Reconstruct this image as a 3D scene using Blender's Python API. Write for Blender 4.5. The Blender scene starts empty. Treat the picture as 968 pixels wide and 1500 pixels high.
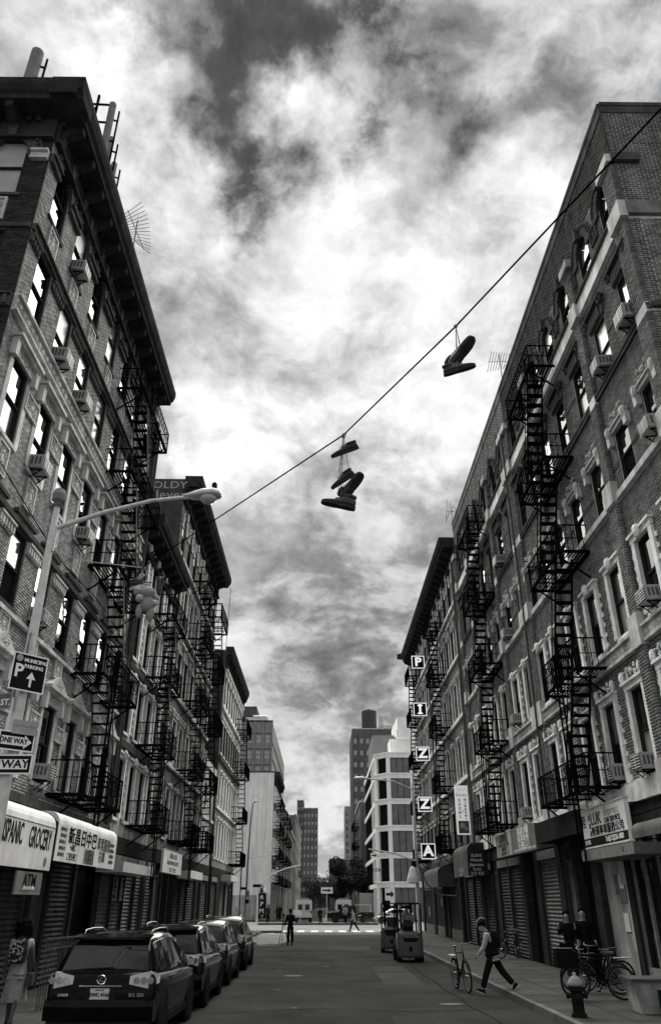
import bpy, bmesh, math, random
import numpy as np
from mathutils import Vector, Matrix, Euler
PI = math.pi
R = math.radians
random.seed(7)
scene = bpy.context.scene
C = scene.collection

# ------------------------------------------------------------------ camera
PITCH = math.atan(572 / 1095.0)
YAW = math.atan(14 / 1095.0 * math.cos(PITCH))
cam_d = bpy.data.cameras.new('camera')
cam_d.sensor_fit = 'VERTICAL'
cam_d.sensor_height = 36.0
cam_d.lens = 36.0 * 1095 / 1500
cam_d.clip_end = 5000
cam = bpy.data.objects.new('camera', cam_d)
C.objects.link(cam)
cam.location = (0, 0, 2.15)
cam.rotation_euler = (PI / 2 + PITCH, 0, -YAW)
scene.camera = cam

# ------------------------------------------------------------------ world: broken overcast
SUN_EL, SUN_AZ = R(54), R(4)          # azimuth from +Y towards +X
world = bpy.data.worlds.new('World')
scene.world = world
world.use_nodes = True
wn, wl = world.node_tree.nodes, world.node_tree.links
wn.clear()

def wmath(op, a, b=None, c=None, clamp=False):
    n = wn.new('ShaderNodeMath'); n.operation = op; n.use_clamp = clamp
    for i, v in enumerate((a, b, c)):
        if v is None: continue
        if isinstance(v, (int, float)): n.inputs[i].default_value = v
        else: wl.new(v, n.inputs[i])
    return n.outputs[0]

MASSES = [((-0.059,0.503,0.862), 10, -0.3), ((-0.130,0.534,0.835), 8, -0.26), ((0.010,0.503,0.864), 7, -0.16), ((-0.172,0.497,0.850), 5, 0.12), ((0.255,0.557,0.790), 7, -0.16), ((0.135,0.520,0.843), 8, -0.08), ((-0.021,0.626,0.780), 6, -0.16), ((0.092,0.575,0.813), 6, 0.1), ((0.057,0.702,0.710), 14, 0.08), ((-0.120,0.830,0.545), 7, 0.12), ((-0.197,0.779,0.595), 6, 0.08), ((-0.039,0.906,0.422), 9, -0.08), ((0.115,0.896,0.428), 9, -0.08), ((0.079,0.941,0.329), 9, -0.1), ((-0.046,0.957,0.287), 8, -0.08), ((0.008,0.981,0.196), 9, -0.12), ((-0.000,0.997,0.080), 5, 0.02), ((-0.303,0.466,0.831), 8, 0.12), ((-0.178,0.547,0.818), 6, 0.1)]
def build_world():
    out = wn.new('ShaderNodeOutputWorld')
    bg = wn.new('ShaderNodeBackground')
    tc = wn.new('ShaderNodeTexCoord')
    sep = wn.new('ShaderNodeSeparateXYZ')
    wl.new(tc.outputs['Generated'], sep.inputs[0])
    zz = wmath('ADD', wmath('MAXIMUM', sep.outputs[2], 0.0), 0.42)
    com = wn.new('ShaderNodeCombineXYZ')
    wl.new(wmath('DIVIDE', sep.outputs[0], zz), com.inputs[0])
    wl.new(wmath('DIVIDE', sep.outputs[1], zz), com.inputs[1])
    def noise(scale, detail, rough, dist, off, vec=None, lac=2.0):
        mp = wn.new('ShaderNodeMapping')
        mp.inputs['Location'].default_value = off
        wl.new(vec or com.outputs[0], mp.inputs[0])
        n = wn.new('ShaderNodeTexNoise')
        n.inputs['Scale'].default_value = scale
        n.inputs['Detail'].default_value = detail
        n.inputs['Roughness'].default_value = rough
        n.inputs['Distortion'].default_value = dist
        n.inputs['Lacunarity'].default_value = lac
        wl.new(mp.outputs[0], n.inputs['Vector'])
        return n
    # wind-drawn domain: the billows are pushed about by a slow swirl
    wv = noise(3.2, 5, .6, 0, (7, 3, 5)).outputs['Color']
    vm = wn.new('ShaderNodeVectorMath'); vm.operation = 'MULTIPLY_ADD'
    wl.new(wv, vm.inputs[0]); vm.inputs[1].default_value = (.13, .13, .0); wl.new(com.outputs[0], vm.inputs[2])
    dom = vm.outputs[0]
    big = noise(2.3, 4, .5, 0, (3.1, 1.7, 0), dom).outputs['Fac']
    mid = noise(5.6, 12, .6, 0, (2.4, 8.2, 1), dom).outputs['Fac']
    fin = noise(19.0, 8, .62, 0, (5.2, 2.2, 2), dom).outputs['Fac']
    def sstep(x, a, b, lo, hi):
        m = wn.new('ShaderNodeMapRange'); m.interpolation_type = 'SMOOTHSTEP'
        for i, q in enumerate((a, b, lo, hi)): m.inputs[1+i].default_value = q
        wl.new(x, m.inputs[0]); return m.outputs[0]
    v = wmath('MULTIPLY_ADD', wmath('SUBTRACT', big, .5), .4, 0.64)
    v = wmath('ADD', v, sstep(mid, .40, .62, -.15, .15))
    far = wn.new('ShaderNodeMapRange')          # distant cloud near the horizon is flatter and smoother
    for i, q in enumerate((.15, .6, .18, .6)): far.inputs[1+i].default_value = q
    wl.new(sep.outputs[2], far.inputs[0])
    v = wmath('ADD', v, wmath('MULTIPLY', wmath('SUBTRACT', fin, .5), far.outputs[0]))
    masses = MASSES
    # ragged outlines: directions are jostled by the same turbulence before the masses are laid out
    jn = noise(4.5, 8, .62, 0, (1, 4, 2), tc.outputs['Generated']).outputs['Color']
    js = wn.new('ShaderNodeVectorMath'); js.operation = 'SUBTRACT'; wl.new(jn, js.inputs[0]); js.inputs[1].default_value = (.5, .5, .5)
    jm = wn.new('ShaderNodeVectorMath'); jm.operation = 'MULTIPLY_ADD'; wl.new(js.outputs[0], jm.inputs[0]); jm.inputs[1].default_value = (.55, .55, .55); wl.new(tc.outputs['Generated'], jm.inputs[2])
    nz = wn.new('ShaderNodeVectorMath'); nz.operation = 'NORMALIZE'; wl.new(jm.outputs[0], nz.inputs[0]); bent = nz.outputs[0]
    for (d, rad, amt) in masses:
        dv = Vector(d).normalized()
        dp = wn.new('ShaderNodeVectorMath'); dp.operation = 'DOT_PRODUCT'
        # ragged edges: the mass boundary is pushed by the same billows
        wl.new(bent, dp.inputs[0]); dp.inputs[1].default_value = dv
        m = wn.new('ShaderNodeMapRange'); m.interpolation_type = 'SMOOTHSTEP'
        m.inputs['From Min'].default_value = math.cos(R(rad)); m.inputs['From Max'].default_value = 1.0
        m.inputs['To Min'].default_value = 0; m.inputs['To Max'].default_value = amt
        wl.new(dp.outputs['Value'], m.inputs['Value'])
        v = wmath('ADD', v, m.outputs[0])
    ramp = wn.new('ShaderNodeValToRGB')
    cr = ramp.color_ramp
    cr.elements[0].position = 0.0; cr.elements[0].color = (.03, .03, .03, 1)
    cr.elements[1].position = 1.0; cr.elements[1].color = (.9, .9, .9, 1)
    for p, g in ((.2, .075), (.4, .23), (.56, .42), (.70, .58), (.86, .76)):
        e = cr.elements.new(p); e.color = (g, g, g, 1)
    wl.new(v, ramp.inputs[0])
    sky = wn.new('ShaderNodeTexSky')
    sky.sky_type = 'NISHITA'; sky.sun_disc = False
    sky.sun_elevation = SUN_EL; sky.sun_rotation = SUN_AZ
    bw = wn.new('ShaderNodeRGBToBW'); wl.new(sky.outputs[0], bw.inputs[0])
    skyv = wmath('MULTIPLY', bw.outputs[0], 0.05)
    gap = wn.new('ShaderNodeMapRange'); gap.inputs['From Min'].default_value = .0; gap.inputs['From Max'].default_value = .3
    gap.inputs['To Min'].default_value = .3; gap.inputs['To Max'].default_value = 0
    wl.new(v, gap.inputs['Value'])
    rb = wn.new('ShaderNodeRGBToBW'); wl.new(ramp.outputs[0], rb.inputs[0])
    mx = wn.new('ShaderNodeMix'); mx.data_type = 'FLOAT'
    wl.new(gap.outputs[0], mx.inputs[0]); wl.new(rb.outputs[0], mx.inputs[2]); wl.new(wmath('MINIMUM', skyv, .1), mx.inputs[3])
    wl.new(mx.outputs[0], bg.inputs['Color'])
    bg.inputs['Strength'].default_value = .68
    wl.new(bg.outputs[0], out.inputs[0])
build_world()

sun_d = bpy.data.lights.new('sun', 'SUN')
sun_d.energy = 5.0
sun_d.angle = R(80)
sun_d.color = (1, .99, .97)
sun = bpy.data.objects.new('sun', sun_d)
C.objects.link(sun)
sd = Vector((math.sin(SUN_AZ) * math.cos(SUN_EL), math.cos(SUN_AZ) * math.cos(SUN_EL), math.sin(SUN_EL)))
sun.rotation_euler = sd.to_track_quat('Z', 'Y').to_euler()
sun.location = (0, 30, 60)
scene.view_settings.view_transform = 'Standard'
scene.view_settings.look = 'None'
scene.view_settings.exposure = 1.0
scene.view_settings.gamma = 1.0
scene.cycles.max_bounces = 6
scene.cycles.use_denoising = True

# ------------------------------------------------------------------ materials (the photograph is black and white: all greys)
MATS = {}
def mat(name, v, rough=.8, var=.25, scale=3.0, bump=0.0, bscale=40.0, metal=0.0, tone=False, ior=1.45, stain=0.0, rnd=0.0, brick=None, coat=0.0, lanes=0.0, emit=0.0, spec=None):
    m = bpy.data.materials.new(name); m.use_nodes = True
    nt = m.node_tree; n = nt.nodes; l = nt.links
    b = n['Principled BSDF']
    b.inputs['Roughness'].default_value = rough
    b.inputs['Metallic'].default_value = metal
    b.inputs['IOR'].default_value = ior
    if rough >= .6: b.inputs['Specular IOR Level'].default_value = .0
    if spec is not None: b.inputs['Specular IOR Level'].default_value = spec
    if emit: b.inputs['Emission Color'].default_value = (1, 1, 1, 1); b.inputs['Emission Strength'].default_value = emit
    if coat: b.inputs['Coat Weight'].default_value = coat; b.inputs['Coat Roughness'].default_value = .08
    tc = n.new('ShaderNodeTexCoord')
    def noise(s, det=6, vec=None):
        t = n.new('ShaderNodeTexNoise'); t.inputs['Scale'].default_value = s; t.inputs['Detail'].default_value = det
        t.inputs['Roughness'].default_value = .6
        l.new(vec or tc.outputs['Object'], t.inputs['Vector']); return t.outputs['Fac']
    def mrange(x, a, c, d, e):
        r = n.new('ShaderNodeMapRange'); l.new(x, r.inputs[0])
        for i, q in enumerate((a, c, d, e)): r.inputs[1 + i].default_value = q
        return r.outputs[0]
    def mul(a, c):
        q = n.new('ShaderNodeMath'); q.operation = 'MULTIPLY'
        for i, s in enumerate((a, c)):
            if isinstance(s, (int, float)): q.inputs[i].default_value = s
            else: l.new(s, q.inputs[i])
        return q.outputs[0]
    f = mrange(noise(scale), .28, .72, 1 - var, 1 + var)
    if stain:
        mp = n.new('ShaderNodeMapping'); mp.inputs['Scale'].default_value = (2.6, 2.6, .28); l.new(tc.outputs['Object'], mp.inputs[0])
        f = mul(f, mrange(noise(1.0, 8, mp.outputs[0]), .35, .62, 1 - stain, 1.0))
    if lanes:
        mp = n.new('ShaderNodeMapping'); mp.inputs['Scale'].default_value = (1.1, .05, 1); l.new(tc.outputs['Object'], mp.inputs[0])
        f = mul(f, mrange(noise(1.0, 5, mp.outputs[0]), .35, .65, 1 - lanes, 1 + lanes)); f = mul(f, mrange(noise(7.0, 8), .3, .7, .75, 1.25))
    if tone:
        a = n.new('ShaderNodeAttribute'); a.attribute_name = 'tone'; f = mul(f, a.outputs['Fac'])
    if rnd:
        o = n.new('ShaderNodeObjectInfo'); f = mul(f, mrange(o.outputs['Random'], 0, 1, 1 - rnd, 1 + rnd))
    hgt = None
    if brick:
        mort, bw_, bh_ = brick
        sp = n.new('ShaderNodeSeparateXYZ'); l.new(tc.outputs['Object'], sp.inputs[0])
        ad = n.new('ShaderNodeMath'); ad.operation = 'ADD'; l.new(sp.outputs[0], ad.inputs[0]); l.new(sp.outputs[1], ad.inputs[1])
        cb = n.new('ShaderNodeCombineXYZ'); l.new(ad.outputs[0], cb.inputs[0]); l.new(sp.outputs[2], cb.inputs[1])
        bt = n.new('ShaderNodeTexBrick'); l.new(cb.outputs[0], bt.inputs['Vector'])
        bt.inputs['Scale'].default_value = 1; bt.inputs['Brick Width'].default_value = bw_; bt.inputs['Row Height'].default_value = bh_
        bt.inputs['Mortar Size'].default_value = .009; bt.inputs['Mortar Smooth'].default_value = .1
        bt.inputs['Color1'].default_value = (v * .8,) * 3 + (1,); bt.inputs['Color2'].default_value = (v * 1.2,) * 3 + (1,); bt.inputs['Mortar'].default_value = (mort,) * 3 + (1,)
        rb = n.new('ShaderNodeRGBToBW'); l.new(bt.outputs['Color'], rb.inputs[0])
        col = mul(f, rb.outputs[0]); hgt = mrange(bt.outputs['Fac'], 0, 1, 1, 0)
    else:
        col = mul(f, v)
    l.new(col, b.inputs['Base Color'])
    if bump:
        bp = n.new('ShaderNodeBump'); bp.inputs['Strength'].default_value = bump; bp.inputs['Distance'].default_value = .02
        l.new(noise(bscale, 4), bp.inputs['Height']); last = bp
        if hgt:
            b2 = n.new('ShaderNodeBump'); b2.inputs['Strength'].default_value = .6; b2.inputs['Distance'].default_value = .01
            l.new(hgt, b2.inputs['Height']); l.new(bp.outputs[0], b2.inputs['Normal']); last = b2
        l.new(last.outputs[0], b.inputs['Normal'])
    MATS[name] = m
    return m

mat('asphalt', 0.036, .72, .3, .45, .5, 60, stain=0)
mat('asphalt_new', 0.032, .75, .3, .8, .5, 60)
mat('asphalt_worn', 0.05, .7, .35, .8, .5, 60)
mat('tar', .008, .95, .3, 3)
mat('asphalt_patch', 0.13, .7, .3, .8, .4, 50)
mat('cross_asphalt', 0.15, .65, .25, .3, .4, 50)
mat('concrete', 0.06, .85, .28, 1.2, .35, 30, rnd=.12)
mat('kerb', 0.11, .8, .3, 2, .4, 20, rnd=.15)
mat('road_paint', 0.4, .7, .25, 3, .1)
mat('ground', .12, .9, .3, .05)
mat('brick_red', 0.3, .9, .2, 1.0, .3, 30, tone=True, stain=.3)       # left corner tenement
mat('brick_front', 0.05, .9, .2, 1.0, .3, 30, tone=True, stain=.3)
mat('brick_deep', 0.17, .9, .2, 1.0, .3, 30, tone=True, stain=.35)     # right tenements
mat('brick_parapet_dark', .08, .9, .2, 1.0, .3, 30, tone=True, stain=.35)
mat('brick_parapet_pale', .2, .9, .2, 1.0, .3, 30, tone=True, stain=.3)
mat('brick_single', 0.17, .9, .2, 1.0, .3, 30, rnd=.4)
mat('mortar', 0.22, .95, .2, 2)
mat('mortar_pale', 0.75, .95, .25, 2, stain=.3)
mat('brick_far', 0.18, .9, .25, .6, .2, 20, brick=(.2, .22, .075), stain=.35)
mat('brick_pale', .22, .9, .25, .6, .2, 20, brick=(.3, .22, .075), stain=.4)
mat('brick_tower', .13, .9, .2, .2, stain=.3, brick=(.17, .8, .3))
mat('party_wall', 0.085, .95, .3, .7, .3, 20, brick=(.1, .22, .075), stain=.4)
mat('stone', 0.58, .85, .3, 2.5, .4, 25, stain=.4)
mat('stone_pale', 0.85, .85, .25, 2.5, .4, 25, stain=.35)
mat('stone_front_dimmed', .2, .85, .3, 2.5, .4, 25, stain=.4)  # belt stone with its colour darkened on the front to offset the light there
mat('stone_dark', 0.085, .85, .35, 3, .5, 25, stain=.3)
mat('stucco', .44, .9, .3, 1.5, .3, 30, stain=.5)
mat('stucco_pale', .5, .9, .25, 1.0, .3, 30, stain=.45)
mat('blank_concrete', 0.78, .9, .14, .25, .2, 20, stain=.25)
mat('white_panel', 0.85, .6, .1, .5, stain=.12)
mat('office_panel', 0.24, .7, .12, .4, stain=.15)
mat('cornice_paint', 0.045, .6, .35, 3, .3, 20, stain=.3)
mat('parapet', 0.1, .9, .3, 1.2, .4, 30, stain=.4)
mat('parapet_pale', 0.2, .9, .25, 1.2, .4, 30, stain=.4)
mat('roofing', .06, .9, .3, 2)
mat('iron', 0.006, 0.75, .4, 6, .2, 60)
mat('iron_worn', 0.1, 0.75, .4, 6, .2, 60)
mat('sash', 0.03, .6, .3, 5)
mat('sash_pale', .4, .6, .3, 5)
mat('glass', .012, .025, .3, 2, ior=1.5, bump=.08, bscale=3.0, spec=.08)
mat('glass_bright', .15, .025, .35, 2, metal=1.0, bump=.08, bscale=3.0)
mat('glass_dim', .05, .12, .3, 2, ior=1.6)
mat('curtain', .14, .3, .3, 1.2, ior=1.5, spec=.3)
mat('rail_metal', .3, .35, .1, 4, metal=.8)
mat('blind', .30, .35, .2, 3, ior=1.7)
mat('metal_pale', 0.55, .45, .2, 5, .1)
mat('metal_grey', 0.2, 0.62, .25, 5, .15, 30)
mat('galvanised', 0.6, 0.6, .2, 8, .1, 30, metal=.3)
mat('ac_white', 0.36, .5, .18, 6, stain=.25)
mat('ac_grille', .10, .6, .3, 8)
mat('shutter', 0.1, 0.65, .3, 1.5, .1, 30, stain=.3)
mat('shutter_pale', 0.22, 0.65, .3, 1.5, .1, 30, stain=.3)
mat('awning_white', 0.8, .7, .15, 2, .2, 20, stain=.2)
mat('awning_dark', .03, .7, .3, 2, .2, 20)
mat('awning_grey', .13, .7, .3, 2, .2, 20, stain=.3)
mat('sign_white', 0.78, .55, .12, 3, stain=.25)
mat('sign_grey', .2, .6, .2, 3, stain=.3)
mat('sign_black', .015, 0.65, .2, 3)
mat('ink', .025, .6, .1, 3)
mat('ink_grey', .12, .6, .2, 3)
mat('white_ink', 0.92, .55, .06, 3)
mat('letter_added_glow', .9, .5, .03, 3, emit=.3)  # emission added so the PIZZA letters and borders stand out bright
mat('panel_added_glow', .75, .5, .08, 3, emit=.16)  # added glow lifts the shaded face of the sushi sign
mat('graffiti', .42, .8, .3, 4)
mat('wood', 0.12, .6, .35, 4, .2, 30)
mat('wood_pale', 0.3, .6, .3, 4, .2, 30)
mat('interior', 0.01, .9, .3, 2)
mat('car_black', 0.003, .13, .1, 3, spec=.15)
mat('car_dark', 0.008, .13, .1, 3, spec=.15)
mat('car_grey', 0.016, .13, .1, 3, spec=.15)
mat('car_white', 0.5, .3, .05, 3, coat=.4)
mat('car_glass', .004, .03, .1, 2, ior=1.5)
mat('trim_black', .02, 0.65, .2, 8)
mat('rubber', .02, .8, .3, 10)
mat('chrome', .6, .18, .08, 4, metal=1.0)
mat('alloy', .35, .3, .1, 4, metal=.8)
mat('lens', .42, .1, .1, 20, ior=1.7)
mat('lens_dark', .03, .12, .1, 20, ior=1.7)
mat('plate_white', .55, .5, .1, 10)
mat('skin', .30, .6, .12, 8)
mat('skin_dark', .09, .6, .12, 8)
mat('hair', .008, .6, .4, 60, .8, 120)
mat('cloth_black', .012, .9, .3, 15, .3, 60)
mat('cloth_dark', .03, .9, .3, 15, .3, 60)
mat('cloth_grey', 0.26, .9, .35, 9, .4, 40)
mat('cloth_pale', .36, .9, .2, 9, .4, 40)
mat('leather', .03, .5, .3, 12, .3, 60)
mat('sole', .05, .7, .3, 12, .4, 90)
mat('sneaker_grey', .06, .6, .35, 10, .3, 60)
mat('sneaker_pale', .4, .6, .25, 10, .3, 60)
mat('lace', .22, .9, .3, 30)
mat('plush', 0.3, .95, .25, 10, .8, 90)
mat('plush_pale', 0.42, .95, .2, 10, .8, 90)
mat('leaf', .035, .7, .45, .8)
mat('bark', .06, .9, .4, 3, .5, 20)
mat('forklift_paint', .10, .4, .2, 3, coat=.2)
mat('shop_stone', .045, .8, .3, 3, .4, 25, stain=.3)
mat('barrier_paint', .42, .75, .35, 4, .4, 25, stain=.5)
mat('hydrant_paint', 0.015, 0.6, .3, 6, .2, 40)

# ------------------------------------------------------------------ mesh helpers
class MB:
    """collects faces; build() links them as one mesh object"""
    def __init__(s): s.v = []; s.f = []
    def add(s, vs, fs):
        o = len(s.v); s.v.extend([tuple(map(float, p)) for p in vs]); s.f.extend([tuple(i + o for i in f) for f in fs]); return s
    def box(s, x0, x1, y0, y1, z0, z1):
        return s.add([(x0,y0,z0),(x1,y0,z0),(x1,y1,z0),(x0,y1,z0),(x0,y0,z1),(x1,y0,z1),(x1,y1,z1),(x0,y1,z1)],
                     [(0,3,2,1),(4,5,6,7),(0,1,5,4),(1,2,6,5),(2,3,7,6),(3,0,4,7)])
    def bar(s, p, q, w, h=None, upv=(0,0,1)):
        p = Vector(p); q = Vector(q); d = (q - p)
        if d.length < 1e-6: return s
        d.normalize(); u = Vector(upv)
        if abs(d.dot(u)) > .98: u = Vector((1,0,0)) if abs(d.x) < .9 else Vector((0,1,0))
        a = d.cross(u).normalized(); b = a.cross(d).normalized(); h = h or w
        vs = [e + a * (sx * w / 2) + b * (sy * h / 2) for e in (p, q) for sx, sy in ((-1,-1),(1,-1),(1,1),(-1,1))]
        return s.add(vs, [(3,2,1,0),(4,5,6,7),(0,1,5,4),(1,2,6,5),(2,3,7,6),(3,0,4,7)])
    def tube(s, pts, r, n=6, cap=True):
        pts = [Vector(p) for p in pts]; m = len(pts); rs = r if isinstance(r, (list, tuple)) else [r] * m
        rings = []; prev = None
        for i in range(m):
            d = (pts[min(i+1,m-1)] - pts[max(i-1,0)])
            d = d.normalized() if d.length > 1e-9 else Vector((0,0,1))
            if prev is None:
                u = Vector((0,0,1)) if abs(d.z) < .9 else Vector((1,0,0))
                a = d.cross(u).normalized()
            else:
                a = (prev - d * prev.dot(d)); a = a.normalized() if a.length > 1e-6 else d.orthogonal().normalized()
            prev = a; b = d.cross(a)
            rings.append([pts[i] + (a * math.cos(t) + b * math.sin(t)) * rs[i] for t in [2*PI*k/n for k in range(n)]])
        return s.loft(rings, cap)
    def loft(s, rings, cap=True, closed=True):
        n = len(rings[0]); vs = [p for r in rings for p in r]; fs = []
        for i in range(len(rings) - 1):
            for k in range(n if closed else n - 1):
                k2 = (k + 1) % n
                fs.append((i*n+k, i*n+k2, (i+1)*n+k2, (i+1)*n+k))
        if cap: fs.append(tuple(range(n))[::-1]); fs.append(tuple((len(rings)-1)*n + k for k in range(n)))
        return s.add(vs, fs)
    def lathe(s, prof, n=16, o=(0,0,0), axis='z'):
        rings = []
        for r, h in prof:
            ring = []
            for k in range(n):
                c, q = r * math.cos(2*PI*k/n), r * math.sin(2*PI*k/n)
                p = {'z': (c, q, h), 'x': (h, c, q), 'y': (c, h, q)}[axis]
                ring.append((p[0]+o[0], p[1]+o[1], p[2]+o[2]))
            rings.append(ring)
        return s.loft(rings)
    def prism(s, poly, a0, a1, axis='y'):
        """polygon in the two other axes extruded along axis"""
        f = {'y': lambda p, a: (p[0], a, p[1]), 'x': lambda p, a: (a, p[0], p[1]), 'z': lambda p, a: (p[0], p[1], a)}[axis]
        return s.loft([[f(p, a0) for p in poly], [f(p, a1) for p in poly]])
    def ball(s, c, r, n=8, m=6):
        rx, ry, rz = r if isinstance(r, (list, tuple)) else (r, r, r)
        rings = []
        for i in range(1, m):
            t = PI * i / m
            rings.append([(c[0] + rx*math.sin(t)*math.cos(2*PI*k/n), c[1] + ry*math.sin(t)*math.sin(2*PI*k/n), c[2] - rz*math.cos(t)) for k in range(n)])
        vs = [p for q in rings for p in q] + [(c[0], c[1], c[2]-rz), (c[0], c[1], c[2]+rz)]
        fs = []; L = len(rings)
        for i in range(L-1):
            for k in range(n): fs.append((i*n+k, i*n+(k+1)%n, (i+1)*n+(k+1)%n, (i+1)*n+k))
        for k in range(n):
            fs.append((L*n, (k+1)%n, k)); fs.append((L*n+1, (L-1)*n+k, (L-1)*n+(k+1)%n))
        return s.add(vs, fs)
    def ring(s, c, R_, r, axis='y', n=20, m=6, a0=0, a1=2*PI):
        full = abs(a1 - a0 - 2*PI) < 1e-6
        rings = []
        for i in range(n if full else n + 1):
            t = a0 + (a1 - a0) * i / n
            e = {'y': Vector((math.cos(t),0,math.sin(t))), 'x': Vector((0,math.cos(t),math.sin(t))), 'z': Vector((math.cos(t),math.sin(t),0))}[axis]
            w = {'y': Vector((0,1,0)), 'x': Vector((1,0,0)), 'z': Vector((0,0,1))}[axis]
            rings.append([Vector(c) + e * (R_ + r*math.cos(2*PI*k/m)) + w * (r*math.sin(2*PI*k/m)) for k in range(m)])
        if full: rings.append(rings[0])
        return s.loft(rings, cap=not full)
    def mesh(s, name, m=None, smooth=False):
        me = bpy.data.meshes.new(name)
        me.from_pydata(s.v, [], s.f)
        if m: me.materials.append(MATS[m])
        if smooth: me.polygons.foreach_set('use_smooth', [True] * len(me.polygons))
        me.update()
        return me
    def build(s, name, m, parent=None, loc=None, rot=0.0, smooth=False, kind=None, label=None):
        return link(name, s.mesh(name, m, smooth), parent, loc, rot, kind, label)

def link(name, me, parent=None, loc=None, rot=0.0, kind=None, label=None):
    o = bpy.data.objects.new(name, me); C.objects.link(o)
    if parent is not None: o.parent = parent
    if loc is not None: o.location = loc
    if rot: o.rotation_euler = (0, 0, rot) if isinstance(rot, (int, float)) else rot
    if kind: o['kind'] = kind
    if label: o['label'] = label
    return o

def tag(o, label, cat, group=None):
    o['label'] = label; o['category'] = cat
    if group: o['group'] = group
    return o

def thing(name, label, cat, loc=(0,0,0), rot=0.0, group=None):
    o = bpy.data.objects.new(name, None); C.objects.link(o)
    o.empty_display_size = .2
    o.location = loc; o.rotation_euler = (0, 0, rot) if isinstance(rot, (int, float)) else rot
    return tag(o, label, cat, group)

def copy_tree(o, parent=None):
    c = o.copy(); C.objects.link(c); c.parent = parent
    for ch in list(o.children): copy_tree(ch, c)
    return c

SHOP = bpy.data.scenes.new('workshop')       # an empty scene for turning letters and figures into plain meshes
def bake(o):
    SHOP.collection.objects.link(o); vl = SHOP.view_layers[0]; vl.update()
    return bpy.data.meshes.new_from_object(o.evaluated_get(vl.depsgraph))
def text_mesh(s, size, m, depth=.004, align='CENTER', xs=1.0, font_bold=0.0):
    cu = bpy.data.curves.new('lettering', 'FONT'); cu.body = s; cu.size = size; cu.align_x = align; cu.align_y = 'CENTER'
    cu.extrude = depth; cu.offset = font_bold; cu.resolution_u = 2
    o = bpy.data.objects.new('lettering', cu)
    me = bake(o)
    bpy.data.objects.remove(o); bpy.data.curves.remove(cu)
    me.transform(Matrix.Rotation(PI/2, 4, 'X') @ Matrix.Diagonal((xs, 1, 1, 1)))
    me.materials.clear(); me.materials.append(MATS[m])
    return me
def text(s, size, x, y, z, m, parent, xs=1.0, bold=0.0, align='CENTER', rot=0.0, name='lettering', depth=.004):
    return link(name, text_mesh(s, size, m, depth, align, xs, bold), parent, (x, y, z), rot)

class Face:
    """a wall plane of a building: x along the wall, -y outwards, z up"""
    def __init__(s, root, loc=(0,0,0), rot=0.0): s.root = root; s.loc = Vector(loc); s.rot = rot
    def put(s, mb, name, m, kind=None, label=None, parent=None, smooth=False):
        return mb.build(name, m, s.root, s.loc, s.rot, smooth, kind, label)
    def at(s, x, y, z): return s.loc + Matrix.Rotation(s.rot, 3, 'Z') @ Vector((x, y, z))
    def link(s, name, me, x=0, y=0, z=0): return link(name, me, s.root, s.at(x, y, z), s.rot)
# ------------------------------------------------------------------ building parts
def wall(face, x0, x1, z0, z1, ops, m, reveal=.11, name='wall', proud=0.0):
    xs = sorted({x0, x1, *[o[0]-o[2]/2 for o in ops], *[o[0]+o[2]/2 for o in ops]})
    zs = sorted({z0, z1, *[o[1] for o in ops], *[o[1]+o[3] for o in ops]})
    xs = [x for x in xs if x0 <= x <= x1]; zs = [z for z in zs if z0 <= z <= z1]
    mb = MB(); y = -proud
    def hole(cx, cz): return any(abs(cx-o[0]) < o[2]/2 and o[1] < cz < o[1]+o[3] for o in ops)
    for j in range(len(zs)-1):
        run = None
        for i in range(len(xs)-1):
            h = hole((xs[i]+xs[i+1])/2, (zs[j]+zs[j+1])/2)
            if not h and run is None: run = xs[i]
            if run is not None and (h or i == len(xs)-2):
                e = xs[i] if h else xs[i+1]
                mb.add([(run,y,zs[j]),(e,y,zs[j]),(e,y,zs[j+1]),(run,y,zs[j+1])], [(0,1,2,3)]); run = None
    for (c, z, w, h) in ops:
        a, b, t = c-w/2, c+w/2, z+h
        mb.add([(a,y,z),(a,y,t),(a,reveal,t),(a,reveal,z)], [(0,1,2,3)])
        mb.add([(b,y,z),(b,y,t),(b,reveal,t),(b,reveal,z)], [(3,2,1,0)])
        mb.add([(a,y,t),(b,y,t),(b,reveal,t),(a,reveal,t)], [(0,1,2,3)])
        mb.add([(a,y,z),(b,y,z),(b,reveal,z),(a,reveal,z)], [(3,2,1,0)])
        mb.add([(a,reveal+.12,z),(b,reveal+.12,z),(b,reveal+.12,t),(a,reveal+.12,t)], [(0,1,2,3)])
    return face.put(mb, name, m)

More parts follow.
